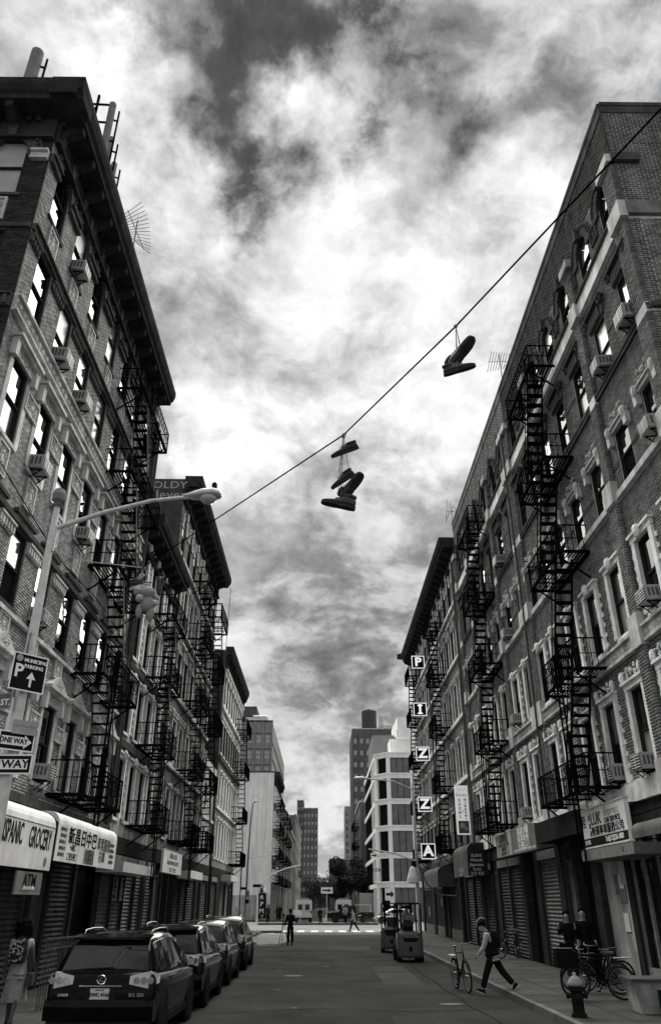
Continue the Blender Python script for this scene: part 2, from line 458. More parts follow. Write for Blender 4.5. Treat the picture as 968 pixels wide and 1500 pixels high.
def brick_mesh(rects, proud, name, m, tvar=.3, back=0.0):
    """many brick blocks as one mesh, one tone per brick; rects rows: xa, xb, za, zb, base proudness"""
    a = np.array(rects, float); n = len(a)
    rng = np.random.default_rng(len(a))
    pr = proud * (1 + .5 * (rng.random(n) - .5)) + a[:, 4]
    v = np.zeros((n, 8, 3))
    for k, (ix, iz) in enumerate(((0,2),(1,2),(1,3),(0,3))):
        v[:, k, 0] = a[:, ix]; v[:, k, 2] = a[:, iz]; v[:, k, 1] = -pr
        v[:, k+4, 0] = a[:, ix]; v[:, k+4, 2] = a[:, iz]; v[:, k+4, 1] = -a[:, 4] + .004 + back
    q = np.array([(0,1,2,3),(4,5,1,0),(5,6,2,1),(6,7,3,2),(7,4,0,3)])
    idx = (np.arange(n)[:, None, None] * 8 + q[None]).reshape(-1)
    me = bpy.data.meshes.new(name)
    me.vertices.add(n*8); me.vertices.foreach_set('co', v.reshape(-1))
    me.loops.add(n*20); me.loops.foreach_set('vertex_index', idx.astype(np.int32))
    me.polygons.add(n*5); me.polygons.foreach_set('loop_start', (np.arange(n*5)*4).astype(np.int32))
    tone = np.repeat(1 + tvar * (rng.random(n)*2 - 1), 5)
    at = me.attributes.new('tone', 'FLOAT', 'FACE'); at.data.foreach_set('value', tone.astype(np.float32))
    me.materials.append(MATS[m]); me.update(); me.validate()
    return me

def brick_rects(x0, x1, z0, z1, ops, bw=.215, bh=.072, g=.012, base=0.0, solid=()):
    out = []
    nz = int((z1 - z0) / bh)
    for j in range(nz):
        za = z0 + j*bh; zb = za + bh - g
        iv = [(x0, x1)]
        for (c, z, w, h) in list(ops) + list(solid):
            if zb > z and za < z + h:
                nv = []
                for (p, q) in iv:
                    l_, r_ = c - w/2, c + w/2
                    if r_ <= p or l_ >= q: nv.append((p, q)); continue
                    if l_ > p: nv.append((p, l_))
                    if r_ < q: nv.append((r_, q))
                iv = nv
        off = (j % 2) * bw/2
        for (p, q) in iv:
            k = math.floor((p - off) / bw)
            while True:
                a = max(p, off + k*bw); b = min(q, off + (k+1)*bw - g)
                if off + k*bw >= q: break
                if q - b < g + .03: b = q
                if b - a > .03: out.append((a, b, za, zb, base))
                k += 1
    return out

def relief(mb, cx, cz, w, h, y, seed=0, n=10):
    """carved foliage: scrolls and knobs standing proud of y"""
    rr = random.Random(seed)
    mb.ball((cx, y, cz), (w*.13, .05, h*.16), 6, 4)
    for sx in (-1, 1):
        for sz in (-1, 1):
            mb.ring((cx + sx*w*.25, y, cz + sz*h*.24), min(w, h)*.15, min(w, h)*.045, 'y', 8, 4)
            mb.ball((cx + sx*w*.25, y, cz + sz*h*.24), min(w, h)*.06, 5, 4)
    for k in range(n):
        mb.ball((cx + (rr.random()-.5)*w*.9, y, cz + (rr.random()-.5)*h*.9), (w*.06, .035, h*.07), 5, 4)

def welded(me):
    b = bmesh.new(); b.from_mesh(me); bmesh.ops.remove_doubles(b, verts=b.verts, dist=1e-5); b.to_mesh(me); b.free(); return me
WC = {}
def window_set(w, h, style, dm, sm, split=.5):
    key = (round(w,2), round(h,2), style, dm, sm)
    if key in WC: return WC[key]
    d = .045; S = {}
    f = MB()
    for s in (-1, 1): f.box(s*w/2 - (.06 if s > 0 else 0), s*w/2 + (.06 if s < 0 else 0), d-.03, d+.1, 0, h)
    f.box(-w/2+.06, w/2-.06, d-.029, d+.1, h-.07, h); f.box(-w/2+.06, w/2-.06, d-.029, d+.1, 0, .07)
    f.box(-w/2+.06, w/2-.06, d+.0, d+.09, h*split-.03, h*split+.03)
    S['frame'] = f.mesh('window_frame', sm)
    for i, (a, b, yy) in enumerate(((h*split+.03, h-.07, d+.03), (.07, h*split-.03, d+.06))):
        p = MB(); p.box(-w/2+.06, w/2-.06, yy, yy+.012, a, b)
        S['pane%d' % i] = p
    s = MB(); s.box(-w/2-.1, w/2+.1, -.07, .0, -.11, -.02); s.box(-w/2+.002, w/2-.002, -.001, d-.031, -.05, .012)
    S['sill'] = s.mesh('sill', dm)
    t = MB(); extra = MB()
    if style in ('lintel', 'dentil'):
        t.box(-w/2-.14, w/2+.14, -.06, 0, h, h+.26)
        t.box(-w/2-.2, w/2+.2, -.14, 0, h+.262, h+.36)
        if style == 'dentil':
            for k in range(9): t.box(-w/2-.12 + k*(w+.2)/9, -.02-w/2-.05 + k*(w+.2)/9, -.115, -.06, h+.15, h+.26)
    elif style in ('hood', 'pediment'):
        t.box(-w/2-.2, w/2+.2, -.07, 0, h, h+.34)
        t.box(-w/2-.32, w/2+.32, -.26, 0, h+.342, h+.43); t.box(-w/2-.27, w/2+.27, -.19, 0, h+.27, h+.34)
        relief(t, 0, h+.17, w*.9, .26, -.07, 3, 8)
        for s_ in (-1, 1): t.box(s_*(w/2+.2)-.09, s_*(w/2+.2)+.09, -.17, 0, h-.18, h+.27)
        if style == 'pediment':
            t.prism([(-w/2-.3, h+.43), (w/2+.3, h+.43), (0, h+.80)], -.2, 0); relief(t, 0, h+.54, .5, .2, -.2, 5, 5)
        for s_ in (-1, 1): extra.box(s_*(w/2+.1)-.1, s_*(w/2+.1)+.1, -.04, 0, 0, h-.18)
    elif style == 'crest':
        t.box(-w/2-.2, w/2+.2, -.09, 0, h, h+.12); t.box(-w/2-.24, w/2+.24, -.14, 0, h+.122, h+.18)
        relief(t, 0, h+.40, w*1.25, .42, -.1, 4, 14)
        for s_ in (-1, 1):
            t.ball((s_*(w/2+.12), -.12, h+.1), (.12, .1, .2), 6, 5)
            t.box(s_*(w/2+.16)-.1, s_*(w/2+.16)+.1, -.15, 0, h-.32, h)
    elif style == 'scroll':
        t.prism([(-w/2-.1, h), (w/2+.1, h), (w/2+.22, h+.5), (-w/2-.22, h+.5)], -.07, 0)
        for k in range(7): t.box(-w/2-.05 + k*(w+.02)/7, -w/2 + .04 + k*(w+.02)/7, -.12, -.069, h+.02, h+.40)
        t.box(-w/2-.3, w/2+.3, -.2, 0, h+.5, h+.58)
        for s_ in (-1, 1): t.ring((s_*(w/2+.16), -.13, h+.42), .1, .05, 'y', 10, 5)
    elif style in ('surround', 'surround_crest'):
        for s_ in (-1, 1):
            extra.box(s_*(w/2+.1)-.1, s_*(w/2+.1)+.1, -.09, 0, -.02, h)
            for q in range(int(h/.3)): extra.box(s_*(w/2+.27)-.06, s_*(w/2+.27)+.06, -.05, 0, q*.3+.02, q*.3+.14)
        t.box(-w/2-.22, w/2+.22, -.1, 0, h, h+.16); t.box(-w/2-.27, w/2+.27, -.16, 0, h+.162, h+.23)
        if style == 'surround_crest':
            relief(t, 0, h+.42, w*1.2, .36, -.1, 6, 12)
            for s_ in (-1, 1): t.ball((s_*(w/2+.2), -.1, h+.36), (.1, .09, .18), 6, 5)
        else:
            t.ball((0, -.16, h+.12), (.14, .12, .2), 7, 5)
    elif style == 'arch':
        r0 = w/2; zc = h - w/2
        for k in range(11):
            a0, a1 = PI*k/11 + .015, PI*(k+1)/11 - .015
            t.loft([[(r*math.cos(a), yy, zc + r*math.sin(a)) for a, r in ((a0, r0), (a1, r0), (a1, r0+.26), (a0, r0+.26))] for yy in (-.07 - .04*(k == 5), .2)])
        for k in range(15):
            a = PI*(k+.5)/15; t.ball(((r0+.31)*math.cos(a), -.08, zc + (r0+.31)*math.sin(a)), .055, 5, 4)
        t.ring((0, -.06, zc), r0+.38, .035, 'y', 14, 5, 0, PI)
        t.box(-.1, .1, -.2, 0, h-.03, h+.42)
        for s_ in (-1, 1): t.box(s_*(r0+.2)-.2, s_*(r0+.2)+.2, -.08, 0, zc-.22, zc-.02)
    S['lintel'] = t.mesh('lintel', dm) if t.v else None
    S['jamb'] = None
    if extra.v:
        L_, R_ = MB(), MB()
        for f_ in extra.f:
            q = [extra.v[i] for i in f_]; (L_ if sum(p[0] for p in q) < 0 else R_).add(q, [tuple(range(len(q)))])
        S['jamb'] = [welded(L_.mesh('jamb', dm)), welded(R_.mesh('jamb', dm))]
    WC[key] = S
    return S

PANE_M = {}
def pane_mesh(mb, key, m):
    k = (key, m)
    if k not in PANE_M: PANE_M[k] = mb.mesh('pane', m)
    return PANE_M[k]

def window(face, x, z, w, h, style='plain', dm='stone', sm='sash', glass='glass', rng=random):
    S = window_set(w, h, style, dm, sm)
    o = face.link('window', S['frame'], x, 0, z)
    for i in (0, 1):
        q = rng.random()
        g = glass if q < .66 else ('blind' if q < .80 else 'glass_dim' if q < .92 or i == 0 else 'interior')
        link('pane', pane_mesh(S['pane%d' % i], (round(w,2), round(h,2), i), g), o)
    link('sill', S['sill'], o)
    if S['lintel']: link('lintel' if style != 'arch' else 'arch', S['lintel'], o)
    for j in S['jamb'] or (): link('jamb', j, o)
    return o

def cornice(face, x0, x1, z, over=.95, h=.6, m='cornice_paint', step=1.05, frieze=.75, x_pad=(0,0), br=True):
    mb = MB(); a, b = x0 - x_pad[0], x1 + x_pad[1]
    prof = [(0, z-.16), (-over*.8, z-.16), (-over*.82, z-.02), (-over*.92, z+.06), (-over, z+h*.55), (-over, z+h), (0, z+h)]
    mb.prism(prof, a, b, 'x')
    o = face.put(mb, 'cornice', m)
    fz = MB(); fz.box(x0, x1, -.1, 0, z-.16-frieze, z-.163); fz.box(x0, x1, -.18, 0, z-.26-frieze, z-.16-frieze)
    n = int((x1-x0)/.28)
    for k in range(n): fz.box(x0 + k*.28, x0 + k*.28 + .14, -.2, -.1, z-.34, z-.165)
    link('frieze', fz.mesh('frieze', m), o)
    if br:
        bm_ = MB(); bm_.prism([(0, -.75), (-.16, -.75), (-.22, -.42), (-over*.72, -.22), (-over*.74, 0), (0, 0)], -.11, .11, 'x')
        me = bm_.mesh('bracket', m)
        k = x0 + .25
        while k < x1 - .1:
            link('bracket', me, o, (k, 0, z-.163)); k += step
    return o

def band(face, x0, x1, z0, z1, proud, m, name='string_course', dent=0, rel=0):
    mb = MB(); mb.box(x0, x1, -proud, 0, z0, z1)
    if dent:
        k = x0
        while k < x1 - .1: mb.box(k, k+.09, -proud-.05, -proud, z0+.03, z1-.06); k += dent
        mb.box(x0, x1, -proud-.08, -proud, z1-.06, z1-.002)
    if rel:
        k = x0 + .1; i = 0
        while k < x1 - .1:
            mb.ring((k, -proud, (z0+z1)/2), (z1-z0)*.2, .028, 'y', 7, 4); mb.ball((k+.14, -proud, (z0+z1)/2), (.05, .04, (z1-z0)*.3), 5, 4); k += .28; i += 1
        mb.box(x0, x1, -proud-.08, 0, z1, z1+.07); mb.box(x0, x1, -proud-.05, 0, z0-.07, z0)
    return face.put(mb, name, m)

PAN = {}
def panel(face, x, z, w=.62, h=.8, m='stone_dark', m2='stone'):
    k = (w, h, m, m2)
    if k not in PAN:
        a = MB(); a.box(-w/2, w/2, -.03, 0, -h/2, h/2); relief(a, 0, 0, w*.86, h*.86, -.04, 9, 12)
        b = MB()
        for (p, q, r_, s_) in ((-w/2, w/2, h/2-.05, h/2), (-w/2, w/2, -h/2, -h/2+.05), (-w/2, -w/2+.05, -h/2+.05, h/2-.05), (w/2-.05, w/2, -h/2+.05, h/2-.05)):
            b.box(p, q, -.075, -.0301, r_, s_)
        PAN[k] = (a.mesh('relief_panel', m2), b.mesh('panel_frame', m2))
    o = face.link('relief_panel', PAN[k][0], x, 0, z)
    link('panel_frame', PAN[k][1], o)
    return o

def body(face, x0, x1, z1, depth, sides=(True, True), m='party_wall', roof='roofing', zr=None):
    """party walls, back and flat roof behind a street wall"""
    zr = zr or z1 - .7
    for k, (x, on) in enumerate(((x0, sides[0]), (x1, sides[1]))):
        if on:
            mb = MB(); xa, xb = (x, x+.3) if k == 0 else (x-.3, x)
            mb.box(xa, xb, .42, depth, 0, z1); face.put(mb, 'party_wall', m)
    mb = MB(); mb.box(x0+.3, x1-.3, .42, depth, zr-.2, zr); face.put(mb, 'roof', roof)
    mb = MB(); mb.box(x0+.3, x1-.3, depth-.3, depth, 0, zr-.2); face.put(mb, 'back_wall', m)
    mb = MB(); mb.box(x0+.3, x1-.3, 0.012, .42, z1-.35, z1-.05); mb.box(x0+.012, x0+.3, .012, .42, 0, z1-.05); mb.box(x1-.3, x1-.012, .012, .42, 0, z1-.05)
    face.put(mb, 'parapet_back', m)

def shutter(face, x0, x1, z0, z1, m='shutter', y=.12):
    poly = []; n = max(3, int((z1-z0)/.125)); dz = (z1-z0)/n
    for k in range(n): poly += [(y, z0+k*dz), (y-.055, z0+(k+.3)*dz), (y-.06, z0+(k+.5)*dz), (y-.01, z0+(k+.96)*dz)]
    poly += [(y, z1), (y+.05, z1), (y+.05, z0)]
    mb = MB(); mb.prism(poly, x0+.05, x1-.05, 'x')
    o = face.put(mb, 'roller_shutter', m)
    for a in (x0, x1-.05):
        g = MB(); g.box(a, a+.05, y-.08, y+.06, z0, z1); link('guide_rail', g.mesh('guide_rail', 'iron_worn'), o)
    hb = MB(); hb.box(x0, x1, y-.18, y+.06, z1, z1+.3); link('shutter_box', hb.mesh('shutter_box', 'metal_grey'), o)
    return o

def shopfront(face, x0, x1, z0, z1, m='wood', glass='glass_dim', door=None, posters=0, seed=0):
    """framed glass bay with a stall riser and, if asked, a door"""
    f = MB(); y = .10
    f.box(x0, x1, y-.06, y+.1, z0, z0+.55); f.box(x0, x1, y-.05, y+.1, z1-.18, z1); f.box(x0, x1, y-.04, y+.08, z1-.75, z1-.66)
    n = max(2, round((x1-x0)/.95)); ps = [x0 + (x1-x0)*k/n for k in range(n+1)]
    for p in ps: f.box(p-.045 if p > x0 else x0, p+.045 if p < x1 else x1, y-.055, y+.09, z0+.55, z1-.18)
    o = face.put(f, 'shopfront', m)
    for k in range(n):
        for (a, b) in ((z0+.55, z1-.75), (z1-.66, z1-.18)):
            g = MB(); g.box(ps[k]+.045, ps[k+1]-.045, y+.02, y+.03, a, b); link('pane', g.mesh('pane', glass), o)
    rr = random.Random(seed)
    for k in range(posters):
        px = x0 + .2 + (x1-x0-.6)*rr.random(); pz = z0 + .8 + (z1-z0-2)*rr.random(); w_, h_ = .25+.3*rr.random(), .3+.4*rr.random()
        g = MB(); g.box(px, px+w_, y+.005, y+.018 - .001*k, pz, pz+h_); link('poster', g.mesh('poster', rr.choice(['sign_white', 'sign_grey', 'stucco'])), o)
    return o

def door(face, x0, x1, z0, z1, m='wood', y=.14):
    d = MB(); d.box(x0+.08, x1-.08, y, y+.06, z0, z1-.55)
    for (a, b) in ((.12, .9), (1.05, z1-z0-.7)): d.box(x0+.18, x1-.18, y-.02, y, z0+a, z0+b)
    o = face.put(d, 'door', m)
    f = MB(); f.box(x0, x0+.08, y-.08, y+.1, z0, z1); f.box(x1-.08, x1, y-.08, y+.1, z0, z1); f.box(x0+.08, x1-.08, y-.08, y+.1, z1-.08, z1); f.box(x0+.08, x1-.08, y-.07, y+.09, z1-.55, z1-.49)
    link('door_frame', f.mesh('door_frame', m), o)
    g = MB(); g.box(x0+.08, x1-.08, y+.02, y+.03, z1-.49, z1-.08); link('transom_pane', g.mesh('transom_pane', 'glass_dim'), o)
    h = MB(); h.ball((x1-.2, y-.06, z0+1.0), .035, 6, 5); link('handle', h.mesh('handle', 'metal_pale'), o)
    return o

# ------------------------------------------------------------------ fire escapes
TREAD = {}
def fire_escape(label, loc, rot, x0, x1, zs, group='iron fire escapes on the street fronts', depth=1.0, flip=False, fine=True, ladder=None, wide_low=0.0, low=None, m='iron', ms=None, gooseneck=False):
    root = thing('fire_escape', label, 'fire escape', loc, rot, group)
    tk = .03 if fine else .05
    ms = ms or m
    for i, z in enumerate(zs):
        a, b = x0, x1
        if i == 0 and low: a, b = low
        top_ = (x0+1.0) if rot > 0 else (x1-.6); bot_ = (x0+2.8) if rot > 0 else (x1-2.35); mid_ = top_ + (bot_-top_)*.65
        sx0, sx1 = min(top_, mid_)-.1, max(top_, mid_)+.05
        p = MB()
        for yy in (-.03, -depth): p.bar((a, yy, z), (b, yy, z), .05, .09)
        for xx in (a, b): p.bar((xx, -.03, z), (xx, -depth, z), .05, .09)
        for k in range(1, 4): xx = a + (b-a)*k/4; p.bar((xx, -.05, z-.03), (xx, -depth+.03, z-.03), .03, .05)
        po = p.build('platform', m, root)
        s = MB(); ns = 9 if fine else 7
        for k in range(ns):
            yy = -.09 - (depth-.16)*k/(ns-1)
            if i > 0 and yy < -.36:
                s.bar((a+.03, yy, z+.02), (sx0, yy, z+.02), .042, .014); s.bar((sx1, yy, z+.02), (b-.03, yy, z+.02), .042, .014)
            else: s.bar((a+.03, yy, z+.02), (b-.03, yy, z+.02), .042, .014)
        s.build('slats', m, po, kind='stuff')
        r = MB(); H = .9
        r.bar((a, -depth, z+H), (b, -depth, z+H), tk*1.2)
        for xx in (a, b): r.bar((xx, 0, z+H), (xx, -depth, z+H), tk*1.2); r.bar((xx, -depth, z), (xx, -depth, z+H), tk*1.2); r.bar((xx, 0, z+H*.5), (xx, -depth, z+H*.5), tk*.8)
        r.bar((a, -depth, z+H*.55), (b, -depth, z+H*.55), tk*.8)
        sp = .16 if fine else .3
        n = int((b-a)/sp)
        for k in range(1, n):
            xx = a + (b-a)*k/n; r.bar((xx, -depth, z+.05), (xx, -depth, z+H), tk*.62)
        for xx in (a, b):
            for k in range(1, int(depth/sp)): yy = -depth*k/int(depth/sp); r.bar((xx, yy, z+.05), (xx, yy, z+H), tk*.62)
        if fine:
            for k in range(0, n, 2): r.ring((a + (b-a)*(k+.5)/n, -depth, z+H*.77), .07, .011, 'y', 8, 4)
        r.build('railing', m, root)
        for xx in (a+.3, b-.3):
            k = MB(); k.bar((xx, -depth+.1, z-.04), (xx, 0, z-.75), .035, .05); k.build('bracket', m, root)
    for i in range(len(zs)-1):
        za, zb = zs[i], zs[i+1]
        xb = (x0+1.0) if rot > 0 else (x1-.6); xa = (x0+2.8) if rot > 0 else (x1-2.35)
        ya, yb = -depth+.08, -.40
        st = MB()
        for yy in (ya, yb): st.bar((xa, yy, za+.02), (xb, yy, zb), .03, .13)
        st.bar((xa, ya, za+.85), (xb, ya, zb+.8), .03); st.bar((xa, ya, za+.05), (xa, ya, za+.85), .03); st.bar((xb, ya, zb), (xb, ya, zb+.8), .03)
        so = st.build('stair', ms, root)
        n = 11 if fine else 9
        key = (round(abs(yb-ya), 2), m)
        if key not in TREAD:
            t = MB(); t.box(-.09, .09, 0, abs(yb-ya), -.015, .015); t.box(-.09, -.075, 0, abs(yb-ya), -.05, -.0151); TREAD[key] = t.mesh('tread', m)
        for k in range(1, n+1):
            q = k/(n+1); link('tread', TREAD[key], so, (xa+(xb-xa)*q, ya, za+(zb-za)*q))
    if ladder:
        lx, la, lb = ladder
        d = MB()
        for s_ in (-.2, .2): d.bar((lx+s_, -depth-.07, la), (lx+s_, -depth-.07, lb), .045)
        k = la + .2
        while k < lb: d.bar((lx-.2, -depth-.07, k), (lx+.2, -depth-.07, k), .028); k += .32
        d.build('drop_ladder', m, root)
    if gooseneck:
        d = MB(); lx = x1-.3; zt = zs[-1]
        for s_ in (-.2, .2): d.tube([(lx+s_, -.35, zt), (lx+s_, -.35, zt+4.1), (lx+s_, -.2, zt+4.6), (lx+s_, .25, zt+4.75), (lx+s_, .6, zt+4.3)], .02, 5)
        for k in range(14): d.bar((lx-.2, -.35, zt+.3+k*.3), (lx+.2, -.35, zt+.3+k*.3), .02)
        d.build('roof_ladder', ms, root)
    return root

# ------------------------------------------------------------------ air conditioners
ACM = {}
def air_conditioner(label, loc, rot, s=1.0):
    if not ACM:
        c = MB(); c.box(-.32, .32, -.36, .2, .06, .47)
        ACM['casing'] = (c.mesh('casing', 'ac_white'), )
        g = MB(); g.box(-.29, .29, -.372, -.3601, .09, .44); ACM['grille'] = (g.mesh('grille', 'ac_grille'), )
        f = MB()
        for k in range(5): f.box(-.29, .29, -.385, -.3721, .115+k*.07, .14+k*.07)
        f.box(-.012, .012, -.39, -.372, .09, .44); ACM['louvre'] = (f.mesh('louvre', 'metal_pale'), )
        v = MB()
        for sx in (-1, 1):
            for k in range(4): v.box(sx*.3201 - (.006 if sx < 0 else 0), sx*.3201 + (.006 if sx > 0 else 0), -.3+k*.1, -.24+k*.1, .16, .40)
        ACM['side_vent'] = (v.mesh('side_vent', 'ac_grille'), )
        b = MB()
        for sx in (-.2, .2): b.bar((sx, -.34, .045), (sx, .0, .045), .03); b.bar((sx, -.3, .04), (sx, -.02, -.25), .025)
        ACM['support'] = (b.mesh('support', 'iron'), )
    rr_ = random.Random(len(label)*7 + int(loc[1]*10))
    o = thing('air_conditioner', label, 'air conditioner', loc, (R(rr_.uniform(1, 5)), R(rr_.uniform(-1.5, 1.5)), rot), 'window air conditioners')
    o.scale = (s*rr_.uniform(.86, 1.08), s, s*rr_.uniform(.85, 1.05))
    for k, (me,) in ACM.items(): link(k, me, o)
    return o

def awning(label, loc, rot, w, z0, z1, out, m, roll=.28, group=None, side='awning_dark'):
    """box-shaped shop awning with a rounded shoulder; x 0..w, -y outwards"""
    o = thing('shop_awning', label, 'awning', loc, rot, group)
    prof = [(0, z1+roll), (-out+roll, z1+roll)]
    for k in range(1, 6): a = PI/2*k/5; prof.append((-out+roll-roll*math.sin(a), z1+roll*math.cos(a)))
    prof += [(-out, z0), (-out+.02, z0), (-out+.02, z1)]
    prof += [(-out+.25, z1+roll-.06), (0, z1+roll-.03)]
    mb = MB(); mb.prism(prof, 0, w, 'x'); mb.build('canvas', m, o)
    fr = MB()
    for x in (.03, w-.03):
        fr.bar((x, 0, z1), (x, -out+.03, z1), .025); fr.bar((x, 0, z0), (x, -out+.03, z0), .025); fr.bar((x, -out+.04, z0), (x, -out+.04, z1), .025)
    fr.build('awning_frame', 'iron', o)
    return o
# ------------------------------------------------------------------ ground, roads, pavements
def structure(mb, name, m, parent=None):
    return mb.build(name, m, parent, kind=None if parent else 'structure')
g = MB(); g.box(-1500, 1500, -400, 2500, -.3, -.02); structure(g, 'ground', 'ground')
g = MB(); g.box(-4.75, 4.75, 11, 69.5, -.1, 0); g.box(-60, 60, -30, 11, -.1, 0); road = structure(g, 'road', 'asphalt')
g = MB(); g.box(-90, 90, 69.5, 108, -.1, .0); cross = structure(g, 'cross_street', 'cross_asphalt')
g = MB(); g.box(-4.4, 5.4, 108, 900, -.1, .0); structure(g, 'far_road', 'asphalt')
g = MB(); g.box(-11, 7.4, 108, 900, -.1, -.004); structure(g, 'far_pavement', 'concrete')
# pale worn patch and small litter-coloured repairs, laid on the asphalt
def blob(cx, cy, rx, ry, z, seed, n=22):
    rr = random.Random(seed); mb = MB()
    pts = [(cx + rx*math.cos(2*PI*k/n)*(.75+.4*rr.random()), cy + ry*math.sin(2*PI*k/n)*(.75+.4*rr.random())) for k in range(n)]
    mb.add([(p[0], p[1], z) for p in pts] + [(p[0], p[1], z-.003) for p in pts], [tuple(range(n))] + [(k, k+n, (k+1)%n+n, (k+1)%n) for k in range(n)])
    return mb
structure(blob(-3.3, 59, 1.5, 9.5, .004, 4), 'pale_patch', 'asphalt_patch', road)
structure(blob(-3.0, 49.0, .8, 1.2, .008, 5), 'dark_patch', 'roofing', road)
for k, (x, y, s) in enumerate(((3.1, 21.2, .18), (-.6, 20.5, .07), (-1.2, 24.5, .06), (.2, 33, .08), (-1.5, 31, .09))):
    structure(blob(x, y, s*1.6, s, .004, 20+k, 9), 'road_scuff', 'kerb', road)
def ribbon(pts, w, z, seed):
    rr_ = random.Random(seed); mb = MB(); L_ = []; R_ = []
    for i in range(len(pts)-1):
        a, b = V3(pts[i]), V3(pts[i+1]); d = (b-a).normalized(); q = Vector((-d.y, d.x, 0))
        for k in range(6):
            p = a.lerp(b, k/6) + q*rr_.uniform(-.06, .06); ww = w*rr_.uniform(.6, 1.3); L_.append((p + q*ww)[:2]); R_.append((p - q*ww)[:2])
    n = len(L_)
    mb.add([(*p, z) for p in L_] + [(*p, z) for p in R_], [(i, i+1, n+i+1, n+i) for i in range(n-1)])
    return mb
V3 = lambda p: Vector((p[0], p[1], 0))
for k, pts in enumerate(([(3.6, 17), (3.4, 28), (3.7, 40)], [(-2.4, 19.5), (0, 20.4), (2.2, 19.8), (4.6, 20.5)], [(-2.5, 30), (1, 30.6), (4.6, 30.2)])):
    structure(ribbon(pts, .014, .0035, 40+k), 'tar_seam', 'tar', road)
for k, (x0, x1, y0, y1) in enumerate(((-.4, 1.5, 16.2, 19.4), (1.9, 3.1, 26, 33), (-1.6, -.2, 36, 41), (.4, 2.6, 44, 47))):
    pm = MB(); pm.box(x0, x1, y0, y1, -.002, .003); structure(pm, 'road_repair', ('asphalt_new', 'asphalt_worn')[k % 2], road)
st = MB(); st.box(-.3, .3, -2.0, 2.0, .0, .006); stm = st.mesh('crosswalk_stripe', 'road_paint')
for k in range(9): link('crosswalk_stripe', stm, cross, (-4.0 + k*1.16, 72.0, .001))
g = MB(); g.box(-4.7, 4.6, 65.9, 66.2, 0, .006); g.build('stop_line', 'road_paint', road)

def pavement(x0, x1, y0, y1, kerb_x, name, cols):
    base = MB(); base.box(x0, x1, y0, y1, -.1, .135); p = structure(base, name, 'concrete')
    w = (x1-x0)/cols; n = int((y1-y0)/1.52); d = (y1-y0)/n
    s = MB(); s.box(.008, w-.008, .008, d-.008, .1351, .15); me = s.mesh('paving_slab', 'concrete')
    for i in range(cols):
        for j in range(n): link('paving_slab', me, p, (x0+i*w, y0+j*d, random.uniform(-.004, .0)))
    k = MB(); k.box(-.075, .075, .006, 1.8, -.1, .152); km = k.mesh('kerb_stone', 'kerb')
    for j in range(int((y1-y0)/1.806)): link('kerb_stone', km, p, (kerb_x + random.uniform(-.006, .006), y0+j*1.806, random.uniform(-.006, .004)))
    return p
pavement(4.90, 8.2, 10.8, 69.2, 4.825, 'pavement', 3)
pavement(-7.5, -4.90, 10.8, 69.2, -4.825, 'pavement', 2)
for (a, b) in ((-40, -7.5), (8.2, 40)):
    g = MB(); g.box(a, b, 10.8, 14.4, -.1, .15); structure(g, 'pavement', 'concrete')
g = MB(); g.box(-9.5, -3.2, 69.2, 71.2, -.1, .12); structure(g, 'pavement', 'kerb')
# raised median of the wide cross street
g = MB(); g.box(-6.8, 6.2, 92, 95.2, -.1, .15); md = structure(g, 'median', 'concrete')
g = MB(); g.box(-6.8, 6.2, 91.85, 92, -.1, .16); g.build('kerb_stone', 'stone_dark', md)
g = MB(); g.box(-60, -4.4, 107, 110, -.1, .15); structure(g, 'pavement', 'concrete')
g = MB(); g.box(5.4, 60, 107, 110, -.1, .15); structure(g, 'pavement', 'concrete')
# manhole cover in the road
g = MB(); g.lathe([(.33, 0), (.33, .008)], 20, (-.9, 29, 0)); g.build('manhole_cover', 'iron_worn', road)

# ------------------------------------------------------------------ left corner tenement
XL, XR = -7.5, 8.2
def left_root(label, y0, name='tenement', x=XL): return thing(name, label, 'building', (x, y0, 0), PI/2, 'tenement houses along the street')
def right_root(label, y0, name='tenement', x=XR): return thing(name, label, 'building', (x, y0, 0), -PI/2, 'tenement houses along the street')

LY = 13.7
L1 = left_root('corner brick tenement with heavy dark cornice, arched top windows and grocery awning', LY)
F = Face(L1); FF = Face(L1, (0,0,0), -PI/2)
cols = [1.17, 3.08, 5.05, 7.15, 9.1, 11.1, 13.1]
rows = [(4.95, 2.0, 'pediment'), (8.45, 1.85, 'dentil'), (11.9, 2.05, 'hood'), (15.4, 2.05, 'plain'), (18.75, 2.15, 'arch')]
ops = [(c, z, .95, h) for c in cols for (z, h, s) in rows]
wall(F, 0, 14.4, 4.3, 22.0, ops, 'mortar')
solid = [(7.2, 14.8, 14.4, .5), (7.2, 17.45, 14.4, .22), (7.2, 10.33, 14.4, .12), (7.2, 8.2, 14.4, .1)]
rects = brick_rects(.0, 14.4, 4.4, 21.2, [(c, z, w+.02, h) for (c, z, w, h) in ops], solid=solid)
F.link('brickwork', brick_mesh(rects, .012, 'brickwork', 'brick_red'))['kind'] = 'stuff'
rr = random.Random(11)
for (z, h, s) in rows:
    for c in cols:
        window(F, c, z, .95, h, s, 'stone_dark' if s in ('arch', 'dentil') else 'stone', 'sash', 'glass_bright', rr)
band(F, .0, 14.4, 14.82, 15.2, .1, 'stone', rel=1)
band(F, .0, 14.4, 17.47, 17.6, .09, 'stone_dark'); band(F, 0, 14.4, 17.6, 17.66, .16, 'stone_dark')
for a, b in zip([0]+[c+.5 for c in cols], [c-.5 for c in cols]+[14.4]):
    band(F, a, b, 17.05, 17.35, .05, 'stone_dark', dent=.16); band(F, a, b, 9.95, 10.25, .05, 'stone', dent=.16)
    band(F, a, b, 20.1, 20.3, .09, 'stone_dark', 'impost_band', rel=1)
